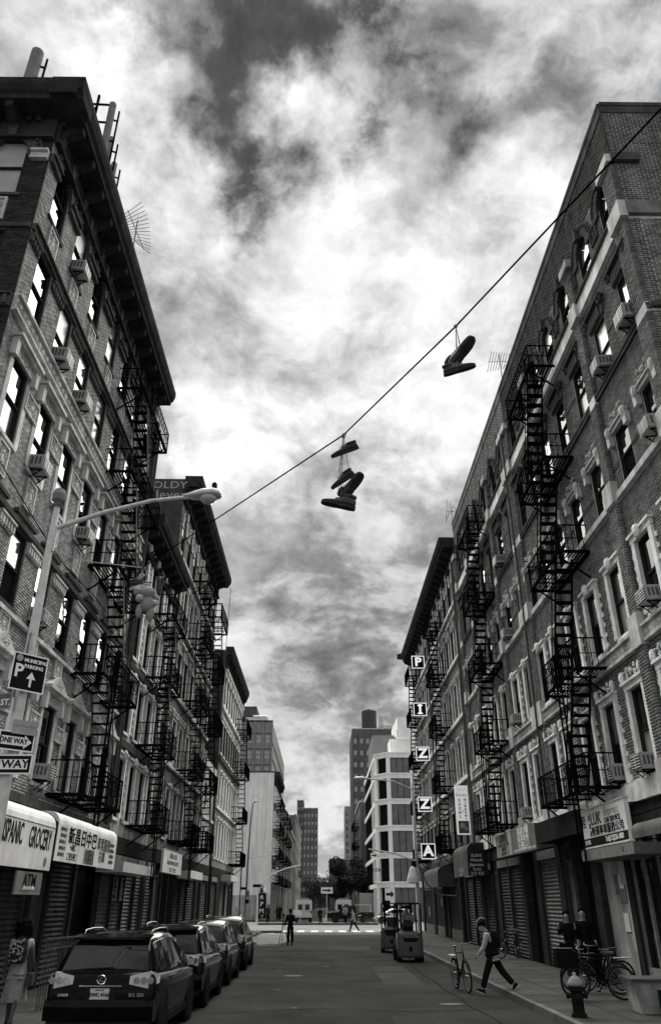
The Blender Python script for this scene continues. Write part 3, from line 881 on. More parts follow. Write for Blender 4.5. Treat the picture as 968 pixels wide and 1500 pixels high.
band(F, 0, 14.4, 10.33, 10.45, .12, 'stone_dark'); band(F, 0, 14.4, 8.2, 8.3, .1, 'stone'); band(F, 0, 14.4, 4.3, 4.5, .2, 'stone_dark')
for c in cols: panel(F, c, 18.15); panel(F, c, 11.3); panel(F, c, 7.95, .6, .5)
for a, b in zip(cols, cols[1:]): panel(F, (a+b)/2, 13.35, .85, .55); panel(F, (a+b)/2, 6.35, .7, .42)
for (a, b) in ((14.1, 14.4),):
    p = MB(); p.box(a, b, -.16, -.013, 4.5, 21.2); F.put(p, 'pilaster', 'stone_dark')
# front wall towards the cross street
W1 = 14.0
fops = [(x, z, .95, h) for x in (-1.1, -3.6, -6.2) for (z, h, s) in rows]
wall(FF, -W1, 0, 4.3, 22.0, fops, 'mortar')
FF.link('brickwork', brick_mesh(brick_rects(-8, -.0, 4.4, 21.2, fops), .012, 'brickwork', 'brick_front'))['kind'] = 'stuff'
for x in (-1.1, -3.6, -6.2):
    for (z, h, s) in rows: window(FF, x, z, .95, h, s, 'stone_dark', 'sash', 'blind' if s == 'arch' else 'glass', rr)
band(FF, -8, -.02, 14.82, 15.2, .08, 'stone_dark', dent=.2); band(FF, -8, -.02, 17.47, 17.62, .08, 'stone_dark')
band(FF, -3.0, -1.7, 20.1, 20.3, .09, 'stone_dark', 'impost_band', rel=1); band(FF, -.5, -.02, 20.1, 20.3, .09, 'stone', 'impost_band', rel=1)
panel(FF, -1.1, 18.15); panel(FF, -3.6, 18.15)
for (a, b) in ((-8, -4.2), (-4.1, -.3)): shutter(FF, a, b, .15, 3.6)
g = MB(); g.box(-W1, 0, -.02, .3, 3.9, 4.299); g.box(-.3, 0, -.02, .3, 0, 3.9); g.box(-W1, -8, -.02, .3, 0, 3.9); FF.put(g, 'shop_beam', 'stone_dark')
cornice(F, .0, 13.6, 21.85, .9, .5, x_pad=(.9, 0)); cornice(FF, -W1, 0, 21.842, .892, .485, x_pad=(0, .88))
body(F, 0, 14.4, 22.3, 14, (False, True))
def ground_floor(face, bays, x0, x1, top=4.3, m='shop_stone', mirror=None):
    """street level: piers, a beam and bays of shutters, doors and shop windows"""
    b = MB(); b.box(x0, x1, -.06, .35, top-.55, top); face.put(b, 'shop_beam', m)
    bays = sorted(bays); edges = x0
    for (a, c, kind) in bays:
        if a - edges > .02:
            p = MB(); p.box(edges, a, -.05, .35, 0, top-.55); face.put(p, 'pier', m)
        edges = c
        if kind == 'shutter': shutter(face, a, c, .15, top-.9)
        elif kind == 'shutter_pale': shutter(face, a, c, .15, top-.9, 'shutter_pale')
        elif kind == 'door': door(face, a, c, .15, top-.55)
        elif kind == 'dark': 
            q = MB(); q.box(a, c, .25, .35, .0, top-.55); face.put(q, 'recess_wall', 'interior')
        elif kind == 'shop': shopfront(face, a, c, .15, top-.55, 'wood', posters=3, seed=int(abs(a)*7))
        elif kind == 'shop_pale': shopfront(face, a, c, .15, top-.55, 'wood_pale', 'glass', posters=1, seed=int(abs(a)*7))
        elif kind == 'poster':
            q = MB(); q.box(a, c, .14, .35, .0, top-.55); face.put(q, 'hoarding', 'stucco')
            rr_ = random.Random(int(abs(a)*9))
            for k in range(7):
                px = a+.08+(c-a-.5)*rr_.random(); pz = 1.1+2.2*rr_.random(); w_ = .25+.3*rr_.random()
                q = MB(); q.box(px, px+w_, .125-.002*k, .1399, pz, pz+w_*1.2); face.put(q, 'poster', rr_.choice(['sign_grey', 'sign_white', 'ink_grey', 'stucco']))
    if x1 - edges > .02:
        p = MB(); p.box(edges, x1, -.05, .35, 0, top-.55); face.put(p, 'pier', m)
ground_floor(F, [(.25, 2.2, 'shutter'), (2.3, 3.9, 'shutter'), (4.0, 5.5, 'shutter'), (5.8, 7.9, 'shutter'), (8.1, 9.3, 'door'), (9.5, 11.6, 'shutter'), (11.8, 14.1, 'dark')], 0.0, 14.4)

fire_escape('iron fire escape on the left corner tenement with pale handrails', (XL, LY, 0), PI/2, 8.35, 12.75, [4.75, 8.2, 11.7, 15.2, 18.7], ladder=(9.4, 2.6, 9.0), low=(7.9, 12.2), gooseneck=True, ms='iron_worn', flip=True)

# ------------------------------------------------------------------ left low pale house, dark house, graffiti house, far left house
def plain_house(root, x0, x1, z1, cols, rows, wall_m, w=.95, dm='stone', sm='sash', glass='glass', seed=1, bays=None, top=4.3, corn=None, bands=(), depth=14, sides=(True, True), body_m='party_wall', bricks=None, corn_m='cornice_paint', x_pad=(0,0)):
    f = Face(root); rr_ = random.Random(seed)
    ops_ = [(c, z, w, h) for c in cols for (z, h, s) in rows]
    wall(f, x0, x1, top, z1, ops_, wall_m)
    for (z, h, s) in rows:
        for c in cols: window(f, c, z, w, h, s, dm, sm, glass, rr_)
    for (za, zb, pr, m_) in bands: band(f, x0, x1, za, zb, pr, m_)
    if bays is not None: ground_floor(f, bays, x0, x1, top)
    if corn: cornice(f, x0, x1, z1, corn, .5, corn_m, x_pad=x_pad)
    body(f, x0, x1, z1+.3, depth, sides, body_m)
    return f
LY2 = 28.12
L2 = left_root('low pale stone tenement between two taller brick houses, dark cornice', LY2)
plain_house(L2, 0, 7.2, 16.2, [1.0, 2.75, 4.5, 6.2], [(4.9, 2.0, 'surround'), (7.9, 1.95, 'surround'), (10.8, 1.9, 'surround'), (13.6, 1.85, 'surround')], 'stucco', .9, 'stone_pale', corn=.85, seed=3,
    bands=[(7.3, 7.55, .14, 'stone_dark'), (10.25, 10.45, .14, 'stone_dark'), (13.05, 13.25, .14, 'stone_dark')], bays=[(.2, 1.9, 'shutter_pale'), (2.0, 3.7, 'shutter_pale'), (3.8, 5.4, 'shutter_pale'), (5.6, 7.0, 'shutter_pale')])
fire_escape('iron fire escape on the low pale house behind the hanging toy', (XL, LY2, 0), PI/2, 2.9, 6.3, [4.75, 7.75, 10.5, 13.3], ladder=(3.6, 2.6, 8.2), ms='iron_worn')
LY3 = 35.35
L3 = left_root('tall dark brick tenement with graffiti painted on its bare side wall', LY3)
c3 = [1.1, 3.1, 5.1, 7.3, 9.5, 11.6, 13.6]
plain_house(L3, 0, 14.8, 22.3, c3, [(4.9, 2.1, 'surround'), (8.3, 1.95, 'surround_crest'), (11.8, 1.95, 'hood'), (15.2, 1.95, 'surround_crest'), (18.6, 1.95, 'arch')], 'brick_far', .9, 'stone', corn=.95, seed=5,
    bands=[(8.0, 8.15, .12, 'stone'), (11.4, 11.6, .12, 'stone'), (14.9, 15.05, .12, 'stone'), (18.3, 18.45, .12, 'stone')], sides=(False, True), bays=[(.3, 1.8, 'shutter_pale'), (2.0, 3.6, 'door'), (3.9, 5.4, 'dark'), (5.6, 7.2, 'dark'), (7.4, 9.2, 'shutter'), (9.4, 11.4, 'shutter'), (11.6, 14.4, 'shutter')])
for k, x in enumerate((.0,)):
    gf = Face(L3, (0, 0, 0), -PI/2)
    text('ROLDY', .62, 0, 0, 0, 'graffiti', L3, 1.15, rot=-PI/2, name='graffiti').location = gf.at(-1.0, -.012, 22.2)
    o = text('Never', .72, 0, 0, 0, 'graffiti', L3, 1.15, rot=-PI/2, name='graffiti'); o.location = gf.at(-.9, -.012, 21.6)
    o = text('tco', .6, 0, 0, 0, 'graffiti', L3, 1.2, rot=-PI/2, name='graffiti'); o.location = gf.at(-.7, -.012, 19.0)
    # front return of the side wall so that the lettering lies on masonry
    mb = MB(); mb.box(-14, -.002, -.004, .3, 0, 22.6); gf.put(mb, 'side_wall', 'party_wall')
fire_escape('iron fire escape on the graffiti house, nearer one', (XL, LY3, 0), PI/2, 4.4, 8.2, [4.8, 8.1, 11.6, 15.0, 18.4], fine=True, ladder=(5.2, 2.8, 5.6))
fire_escape('iron fire escape on the graffiti house, farther one by its end corner', (XL, LY3, 0), PI/2, 10.4, 14.0, [4.8, 8.1, 11.6, 15.0, 18.4], fine=False)
LYg = 50.25
Lg = left_root('small stucco house with peeling paint squeezed below the bare wall', LYg, x=-7.5)
plain_house(Lg, 0, 5.2, 10.4, [1.4, 3.7], [(5.0, 1.5, 'plain'), (7.7, 1.4, 'plain')], 'stucco', .7, 'stone', seed=8, bays=[(.4, 1.6, 'door'), (2.0, 4.8, 'shutter')], bands=[(6.9, 7.1, .1, 'stone'), (10.0, 10.4, .12, 'stone')])
LY4 = 55.5
L4 = left_root('last tenement on the left with white window trim, bare dark side wall', LY4, x=-7.35)
plain_house(L4, 0, 14.2, 19.0, [1.0, 2.6, 4.4, 6.0, 7.8, 9.4, 11.2, 12.9], [(4.9, 2.3, 'surround'), (8.2, 2.1, 'surround'), (11.8, 2.1, 'lintel'), (15.3, 2.1, 'hood')], 'brick_pale', .95, 'stone_pale', corn=.6, seed=9,
    bands=[(8.0, 8.12, .12, 'stone_pale'), (11.2, 11.5, .16, 'stone_dark'), (14.9, 15.1, .12, 'stone_pale')], bays=[(.4, 3.2, 'shutter'), (5.4, 8.4, 'shutter_pale'), (8.8, 11.4, 'shutter_pale'), (11.6, 13.8, 'shop')])
fire_escape('iron fire escape on the last left house before the crossing', (-7.35, LY4, 0), PI/2, 9.2, 13.6, [4.8, 8.1, 11.6, 15.1], fine=False, ladder=(10, 1.2, 5.2))

# ------------------------------------------------------------------ right tenements
RY = 14.15
rcols = [15.15, 17.15, 19.3, 21.35, 23.3, 25.2, 27.1]
rrows = [(5.0, 2.15, 'surround_crest'), (8.6, 1.9, 'surround'), (12.25, 1.6, 'crest'), (15.7, 1.8, 'scroll'), (19.28, 1.7, 'arch')]
def right_house(label, y0, seed, par_m, front):
    root = right_root(label, y0)
    f = Face(root); cs = [-(c - RY) for c in rcols]; x0 = -14.05
    ops_ = [(c, z, .9, h) for c in cs for (z, h, s) in rrows]
    wall(f, x0, 0, 4.45, 21.2, ops_, 'mortar_pale'); wall(f, x0, 0, 21.2, 23.3, [], 'parapet', name='parapet')
    piers = [(-.33, .66), (-4.2, .5), (-10.2, .5), (-13.75, .6)]
    solid_ = [(-7, 18.63, 16, .55), (-7, 15.33, 16, .26), (-7, 11.98, 16, .24), (-7, 7.95, 16, .5), (-7, 4.4, 16, .55)]
    rc = brick_rects(x0, 0, 21.2, 22.95, [], bw=.225, bh=.08, g=.022); f.link('brickwork', brick_mesh(rc, .013, 'brickwork', 'brick_parapet_' + ('pale' if 'pale' in par_m else 'dark')))['kind'] = 'stuff'
    rc = brick_rects(x0, 0, 4.45, 21.2, [(c, z, w + .02, h) for (c, z, w, h) in ops_], bw=.225, bh=.08, g=.022, solid=solid_)
    f.link('brickwork', brick_mesh(rc, .013, 'brickwork', 'brick_deep'))['kind'] = 'stuff'
    for (c, w) in piers:
        p = MB(); p.box(c-w/2+.02, c+w/2-.02, -.13, -.02, 4.5, 21.0); po = f.put(p, 'pilaster', 'mortar_pale')
        rc = brick_rects(c-w/2, c+w/2, 4.5, 21.0, [], bw=.225, bh=.08, g=.022, base=.13, solid=solid_)
        link('brickwork', brick_mesh(rc, .012, 'brickwork', 'brick_deep', back=.1), po)['kind'] = 'stuff'
        for (za, zb, e) in ((20.75, 21.05, .1), (18.6, 19.2, .07), (11.95, 12.6, .06), (7.9, 8.75, .06), (4.5, 5.2, .05)):
            cp = MB(); cp.box(c-w/2-e, c+w/2+e, -.16-e, -.0, za, zb); link('pier_block', cp.mesh('pier_block', 'stone'), po)
    rr_ = random.Random(seed)
    for (z, h, s) in rrows:
        for c in cs: window(f, c, z, .9, h, s, {'arch': 'stone_dark', 'scroll': 'stone_dark', 'crest': 'stone'}.get(s, 'stone_pale'), 'sash', 'glass', rr_)
    band(f, x0, 0, 18.65, 19.15, .12, 'stone_pale'); band(f, x0, 0, 19.15, 19.22, .2, 'stone_dark')
    band(f, x0, 0, 15.36, 15.44, .1, 'stone_dark'); band(f, x0, 0, 15.48, 15.56, .12, 'stone_dark')
    band(f, x0, 0, 12.0, 12.18, .12, 'stone'); band(f, x0, 0, 8.03, 8.33, .1, 'stone', rel=1); band(f, x0, 0, 4.45, 4.9, .16, 'stone_pale')
    for a, b in zip(cs[1:], cs):
        for zz, mm in ((16.7, 'stone_dark'), (12.9, 'stone_dark')): band(f, a+.5, b-.5, zz, zz+.07, .03, mm)
        panel(f, (a+b)/2, 20.15, .5, .6, m2='stone_dark')
    p = MB(); p.box(x0, 0, -.06, .3, 23.3, 23.45); p.box(x0, 0, -.035, 0, 22.95, 23.3); f.put(p, 'coping', par_m)
    body(f, x0, 0, 23.3, 14, (True, not front))
    return root, f
R1, RF = right_house('right corner tenement of dark brick with pale mortar and carved window crests', RY, 21, 'parapet', True)
R2, RF2 = right_house('second right tenement, twin of the corner one, with paler parapet', RY + 14.06, 22, 'parapet_pale', False)
# front wall of the right corner house
RFF = Face(R1, (0,0,0), PI/2)
rfops = [(x, z, .9, h) for x in (2.6, 5.0) for (z, h, s) in rrows]
wall(RFF, 0, 12, 4.45, 23.3, rfops, 'mortar_pale')
rc = brick_rects(0.0, 6.4, 4.5, 23.2, rfops, bw=.225, bh=.08, g=.022, solid=[(3, 18.63, 12, .55), (3, 15.33, 12, .2), (3, 11.98, 12, .24), (3, 7.95, 12, .4), (1.0, 15.6, 1.4, 3.0)])
RFF.link('brickwork', brick_mesh(rc, .013, 'brickwork', 'brick_deep'))['kind'] = 'stuff'
near = brick_rects(.3, 1.7, 15.6, 18.6, [], bw=.225, bh=.08, g=.022)[:300]; print('singles', len(near))
sb = MB(); sb.add([(0,-.013,0),(.203,-.013,0),(.203,-.013,.058),(0,-.013,.058),(0,.003,0),(.203,.003,0),(.203,.003,.058),(0,.003,.058)], [(0,1,2,3),(4,5,1,0),(5,6,2,1),(6,7,3,2),(7,4,0,3)])
sbm = sb.mesh('brick', 'brick_single')
for (a, b, za, zb, _) in near:
    o = RFF.link('brick', sbm, a, 0, za); o.scale = ((b-a)/.203, random.uniform(.8, 1.4), 1)
for x in (2.6, 5.0):
    for (z, h, s) in rrows: window(RFF, x, z, .9, h, s, 'stone', 'sash', 'glass', rr)
for (za, zb, m_) in ((18.65, 19.15, 'stone_front_dimmed'), (15.36, 15.5, 'stone_dark'), (12.0, 12.18, 'stone'), (8.0, 8.33, 'stone'), (4.45, 4.9, 'stone')): band(RFF, .0, 12, za, zb, .12, m_)
band(RFF, -.1, .7, 20.75, 21.05, .16, 'stone_dark', 'pier_block')
p = MB(); p.box(0, 12, -.06, .3, 23.3, 23.452); p.box(0, 12, -.035, 0, 23.0, 23.3); RFF.put(p, 'coping', 'parapet')
g = MB(); g.box(0, 12, -.02, .3, 3.9, 4.449); g.box(0, .4, -.02, .3, 0, 3.9); RFF.put(g, 'shop_beam', 'stone_dark'); shutter(RFF, .4, 4, .15, 3.6)
B = lambda a, b, k: (-(b-RY), -(a-RY), k)
ground_floor(RF, [B(14.6, 16.3, 'shop'), B(16.6, 18.2, 'shop'), B(18.5, 20.2, 'shop_pale'), B(20.3, 21.9, 'shop_pale'), B(22.2, 24.4, 'poster'), B(25.0, 26.5, 'dark'), B(26.8, 28.0, 'door')], -14.05, 0, 4.45)
B2 = lambda a, b, k: (-(b-RY-14.06), -(a-RY-14.06), k)
ground_floor(RF2, [B2(28.6, 31.0, 'shutter_pale'), B2(31.6, 33.4, 'dark'), B2(33.9, 36.0, 'shutter'), B2(36.2, 38.2, 'shutter'), B2(38.5, 39.6, 'door'), B2(39.8, 41.9, 'shutter')], -14.05, 0, 4.45)
fire_escape('black iron fire escape on the right corner tenement above the car service sign', (XR, RY, 0), -PI/2, -(24.1-RY), -(20.8-RY), [4.9, 8.05, 11.7, 15.1, 18.85], low=(-(26.1-RY), -(21.2-RY)), ladder=(-(22.3-RY), 2.6, 8.9))
fire_escape('black iron fire escape on the second right tenement with paler parapet', (XR, RY, 0), -PI/2, -(36.2-RY), -(32.9-RY), [5.0, 8.3, 11.7, 15.1, 18.85], low=(-(38.0-RY), -(33.2-RY)), ladder=(-(34.5-RY), 3.2, 8.9))
RY3 = 42.3
R3 = right_root('third right tenement with dark overhanging cornice and letters hung on its end', RY3)
c = [-(1.1 + 2.1*k) for k in range(12)]
plain_house(R3, -25.2, 0, 22.0, c, [(5.0, 2.0, 'lintel'), (8.6, 1.95, 'surround'), (12.0, 1.9, 'surround_crest'), (15.5, 1.85, 'hood'), (18.9, 1.9, 'arch')], 'brick_far', .9, 'stone', corn=.95, seed=13,
    bands=[(8.3, 8.5, .14, 'stone_pale'), (11.7, 11.9, .12, 'stone_pale'), (15.2, 15.35, .12, 'stone_pale'), (18.6, 18.75, .12, 'stone_pale'), (4.3, 4.6, .16, 'stone_dark')],
    bays=[(-2.4, -.4, 'shutter'), (-4.8, -2.6, 'shutter'), (-6.6, -5.2, 'dark'), (-11.5, -7.0, 'shop'), (-13.4, -12, 'door'), (-18, -14, 'shop'), (-24.5, -19, 'shop')])
g = MB(); g.lathe([(.05, -.1), (.34, -.06), (.36, .3), (.1, .42)], 12, (-25.2, -.95, 22.2)); g.build('cornice_end_boss', 'cornice_paint', R3)
fire_escape('dark fire escape on the third right house, nearer of its two', (XR, RY3, 0), -PI/2, -9.0, -5.6, [4.9, 8.4, 11.9, 15.3, 18.8])
fire_escape('dark fire escape at the far end of the third right house behind the hung letters', (XR, RY3, 0), -PI/2, -22.2, -18.8, [4.9, 8.4, 11.9, 15.3, 18.8])
# ------------------------------------------------------------------ air conditioners
for (x, y, z, lab) in ((XL, 16.7, 18.78, 'topmost air conditioner under an arched window of the left corner tenement'),
        (XL, 16.7, 15.42, 'air conditioner in the second window of the fifth floor, left corner tenement'),
        (XL, 18.7, 15.42, 'air conditioner in the third window of the fifth floor, left corner tenement'),
        (XL, 16.7, 11.92, 'air conditioner left of the lamp post top, fourth floor of the left corner tenement'),
        (XL, 20.85, 11.92, 'air conditioner right of the lamp post top, above a carved panel on the left'),
        (XL, 18.5, 8.47, 'air conditioner half hidden by the lamp post, above the parking sign'),
        (XL, 20.85, 4.97, 'air conditioner just above the grocery awning, behind the one way signs')):
    air_conditioner(lab, (x, y, z), PI/2)
for (y, z, lab) in ((15.15, 15.72, 'air conditioner nearest the right corner on the fifth floor, right tenement'),
        (17.15, 15.72, 'air conditioner second from the right corner on the fifth floor, right tenement'),
        (15.15, 12.27, 'air conditioner on the fourth floor at the right edge of the picture'),
        (17.2, 8.62, 'air conditioner on the third floor of the right tenement, by the picture edge'),
        (19.35, 5.02, 'right one of two air conditioners above the car service sign'),
        (21.35, 5.02, 'left one of two air conditioners above the car service sign, behind the fire escape'),
        (31.2, 15.72, 'highest small air conditioner on the second right tenement'),
        (31.2, 12.27, 'small air conditioner on the fourth floor of the second right tenement'),
        (31.2, 8.62, 'small air conditioner on the third floor of the second right tenement'),
        (31.2, 5.02, 'lowest small air conditioner on the second right tenement')):
    air_conditioner(lab, (XR, y, z), -PI/2)

# ------------------------------------------------------------------ awnings and shop signs, left side
aw = awning('big white awning lettered HISPANIC GROCERY on the left corner', (XL, 13.95, 0), PI/2, 5.35, 2.8, 3.72, 1.2, 'awning_white', .33, 'shop awnings')
text('HISPANIC', .6, 2.62, -1.204, 3.42, 'ink', aw, .52, .008); text('GROCERY', .6, 4.42, -1.204, 3.4, 'ink', aw, .53, .008)
g = MB(); g.box(.0, 5.35, -1.206, -1.2005, 3.70, 3.712); g.build('stitch_line', 'ink_grey', aw)
g = MB(); g.lathe([(.1, -1.2005), (.1, -1.206)], 14, (4.95, 0, 2.97), 'y'); g.build('vent_disc', 'metal_grey', aw)
at_ = thing('hanging_sign', 'small ATM sign hanging below the white grocery awning', 'sign', (XL, 17.3, 0), PI/2)
g = MB(); g.box(0, 1.6, -1.2, -1.16, 2.30, 2.74); g.build('board', 'sign_grey', at_)
g = MB(); g.box(.06, 1.54, -1.203, -1.2001, 2.38, 2.70); g.build('sign_face', 'sign_grey', at_)
text('ATM', .36, .8, -1.206, 2.56, 'ink', at_, 1.1, .006); text('CASH MACHINE', .1, .8, -1.206, 2.42, 'white_ink', at_)
aw2 = awning('white awning with rows of Chinese lettering next to the grocery', (XL, 19.5, 0), PI/2, 5.75, 3.03, 3.86, 1.2, 'awning_white', .26, 'shop awnings')
text('新昌日中巴', .42, 2.2, -1.204, 3.62, 'ink', aw2, 1.25, .006)
text('車票服務', .36, 4.3, -1.204, 3.6, 'ink_grey', aw2, 1.0, .004)
for k in range(5): text('紐約市公', .1, .45 + (k % 2)*.03, -1.204, 3.74 - k*.14, 'ink_grey', aw2, 1.3)
for k in range(4): text('長途電話卡', .1, 5.25, -1.204, 3.66 - k*.15, 'ink_grey', aw2, 1.1)
for k in range(3): text('大華國際旅遊', .16, 2.9, -1.204, 3.34 - k*.11, 'ink_grey', aw2, 1.0)
for k in range(2): text('巴士專線', .16, 4.2, -1.204, 3.36 - k*.13, 'ink_grey', aw2, 1.0)
text('+ABC', .2, 1.35, -1.204, 3.37, 'ink', aw2)
g = MB()
for (a, b, c_, d) in ((.95, 1.75, 3.50, 3.515), (.95, 1.75, 3.10, 3.115), (.95, 1.75, 3.23, 3.245), (.95, .965, 3.10, 3.245), (1.735, 1.75, 3.10, 3.245)): g.box(a, b, -1.206, -1.2005, c_, d)
g.build('number_box', 'ink', aw2); text('10-25-100', .13, 1.35, -1.204, 3.172, 'ink', aw2)
def signboard(label, loc, rot, w, z0, z1, out, m, thick=.1, group='shop signs', frame=None):
    o = thing('shop_sign', label, 'sign', loc, rot, group)
    g = MB(); g.box(0, w, -out, -out+thick, z0, z1); g.build('board', m, o)
    if frame:
        g = MB(); g.box(-.03, w+.03, -out-.02, -out+thick+.01, z1, z1+.03); g.box(-.03, w+.03, -out-.02, -out+thick+.01, z0-.03, z0); g.build('frame', frame, o)
    b = MB(); b.bar((.3, -out+thick, z1-.1), (.3, 0, z1-.05), .03); b.bar((w-.3, -out+thick, z1-.1), (w-.3, 0, z1-.05), .03); b.build('bracket', 'iron', o)
    return o
s = signboard('white signboard with faded grey writing above pale shutters on the left', (XL, 34.6, 0), PI/2, 4.6, 3.28, 4.2, .9, 'sign_white', frame='metal_grey')
for k in range(3): text(('永興五金公司', 'HARDWARE SUPPLY', 'TEL 212 925')[k], .24, 2.3, -.904, 3.95 - k*.27, 'ink_grey', s, 1.3)
s = signboard('shallow grey metal box ledge over the pale shutters on the left', (XL, 27.5, 0), PI/2, 5.1, 3.05, 3.36, .95, 'metal_pale', .9)
s = signboard('small pale ledge sign over the dark doorways on the left', (XL, 42.6, 0), PI/2, 4.2, 3.25, 3.62, .85, 'sign_white', .7)
s = signboard('white rolled-up shutter box on the last left house', (-7.35, 60.8, 0), PI/2, 5.6, 3.55, 3.95, .8, 'metal_pale', .75)
for k, y in enumerate((30.1, 31.4)):
    s = thing('paper_notice', ('left', 'right')[k] + ' one of two paper notices hung on the pale left shutters', 'notice', (XL, y, 0), PI/2)
    g = MB(); g.box(0, .75, -.02, .0, 2.2, 2.98); g.build('sheet', 'stucco', s)
    for q in range(4): text(('出租', '電話', '212', 'RENT')[q], .15, .37, -.024, 2.85-q*.17, 'ink', s)

# ------------------------------------------------------------------ signs, right side (x grows towards the camera)
s = signboard('large white car service sign with a dark phone number strip on the right', (XR, 23.6, 0), -PI/2, 3.6, 3.52, 4.5, .6, 'sign_white', .12, frame='metal_pale')
text('LUK', .42, 1.35, -.604, 4.2, 'ink_grey', s, 1.1, .012); text('Express', .3, 2.6, -.604, 4.31, 'stucco', s, 1.2); text('CAR SERVICE', .18, 2.6, -.604, 4.1, 'ink', s, 1.15, .004)
text('陸運專車服務公司', .25, 2.15, -.604, 3.89, 'ink', s, 1.25, .003); text('陸', .36, .3, -.604, 4.18, 'ink', s)
for k in range(3): text('運', .16, .8, -.604, 4.25-k*.2, 'ink', s)
g = MB(); g.box(.02, 3.58, -.603, -.6001, 3.54, 3.76); g.build('number_strip', 'ink', s)
text('Tel:(212)226-1803', .18, 2.6, -.607, 3.65, 'white_ink', s, 1.0, .003); text('24 HRS', .16, .45, -.607, 3.65, 'white_ink', s)
s = signboard('grey sheet metal ledge just below the car service sign', (XR, 22.8, 0), -PI/2, 4.0, 3.15, 3.40, 1.0, 'metal_grey', .95)
text('11', .18, 3.3, -1.004, 3.28, 'ink_grey', s)
s = awning('grey slab awning at the right edge of the picture', (XR, 18.25, 0), -PI/2, 4.0, 3.42, 3.55, 1.2, 'awning_grey', .2, 'shop awnings')
s = signboard('plain black fascia board right of the two Chinese sign panels', (XR, 28.3, 0), -PI/2, 4.7, 3.95, 4.6, .7, 'awning_dark', .65)
s = signboard('dark grey sign panel with white Chinese characters on the right', (XR, 31.95, 0), -PI/2, 3.5, 3.8, 4.65, .7, 'sign_grey', .12)
for k, q in enumerate(('福建同鄉', '美容美髮', '大理石行')): text(q, .27, 1.75, -.704, 4.5 - k*.25, 'white_ink', s, 1.6)
g = MB(); g.box(.05, 3.4, -.703, -.7001, 3.86, 3.95); g.build('text_strip', 'stucco_pale', s)
s = signboard('worn pale sign panel with dense small writing on the right', (XR, 35.0, 0), -PI/2, 2.95, 3.82, 4.67, .7, 'stucco', .12)
for k in range(5): text(('大興裝修材料', '地板 瓷磚 油漆', 'TILE WOOD FLOOR', '批發零售', 'DISCOUNT')[k], .17, 1.45, -.704, 4.56 - k*.16, 'ink_grey', s, 1.25, .003)
aw3 = awning('black awning with white script on its end, under the sushi sign', (XR, 44.7, 0), -PI/2, 4.3, 3.32, 4.4, 1.02, 'awning_grey', .4, 'shop awnings')
g = MB(); g.prism([(0, 4.76), (-.65, 4.76), (-.9, 4.66), (-1.0, 4.4), (-1.0, 3.32), (0, 3.32)], 4.28, 4.305, 'x'); g.build('end_panel', 'awning_dark', aw3)
for k, q in enumerate(('SUSHI', 'Hibachi', 'Japanese', 'Sushi', '212 925')):
    o = text(q, .2, 0, 0, 0, 'white_ink', aw3, 1.0, rot=PI/2); o.location = (4.31, -.58, 4.2 - k*.2)
text('Hibachi', .3, 2.2, -1.024, 3.62, 'stucco', aw3, 1.6); text('SUSHI', .2, 2.2, -1.024, 3.42, 'stucco', aw3, 1.8)
aw4 = awning('plain grey rounded awning beyond the black sushi awning', (XR, 58, 0), -PI/2, 7.0, 3.0, 3.75, 1.05, 'awning_grey', .4, 'shop awnings')
g = MB(); g.prism([(0, 4.11), (-.65, 4.11), (-.9, 4.02), (-1.03, 3.75), (-1.03, 3.0), (0, 3.0)], 6.98, 7.005, 'x'); g.build('end_panel', 'awning_grey', aw4)
su = thing('projecting_sign', 'tall white vertical SUSHI HIBACHI sign jutting out from the right houses', 'sign', (7.07, 42, 0))
g = MB(); g.box(0, .68, 0, .14, 5.27, 7.68); g.build('sign_box', 'panel_added_glow', su)
for k, ch in enumerate('SUSHI'): text(ch, .19, .2, -.004, 6.93 - k*.2, 'ink', su, 1.1, .006)
for k, ch in enumerate('HIBACHI'): text(ch, .165, .5, -.004, 6.96 - k*.155, 'ink', su, 1.1, .006)
text('&', .12, .36, -.004, 6.4, 'ink', su); text('Kinoko', .2, .34, -.004, 7.2, 'ink_grey', su)
g = MB()
for k in range(3): g.bar((.14+k*.16, -.003, 7.42), (.21+k*.16, -.003, 7.54), .02, .006); g.bar((.21+k*.16, -.003, 7.54), (.28+k*.16, -.003, 7.42), .02, .006)
g.build('emblem', 'ink', su)
g = MB(); g.box(.07, .62, -.004, -.0002, 5.33, 5.93); g.build('food_picture', 'ink_grey', su)
g = MB(); g.ball((.3, -.004, 5.7), (.16, .012, .13), 8, 5); g.ball((.45, -.004, 5.55), (.11, .012, .08), 8, 5); g.build('food_motif', 'stucco', su)
g = MB(); g.bar((.68, .07, 7.5), (1.13, .07, 7.5), .05); g.bar((.68, .07, 5.45), (1.13, .07, 5.45), .05); g.bar((.06, .07, 5.27), (.06, .07, 4.85), .05); g.bar((.06, .07, 4.85), (.45, .07, 4.8), .06); g.build('bracket', 'metal_grey', su)
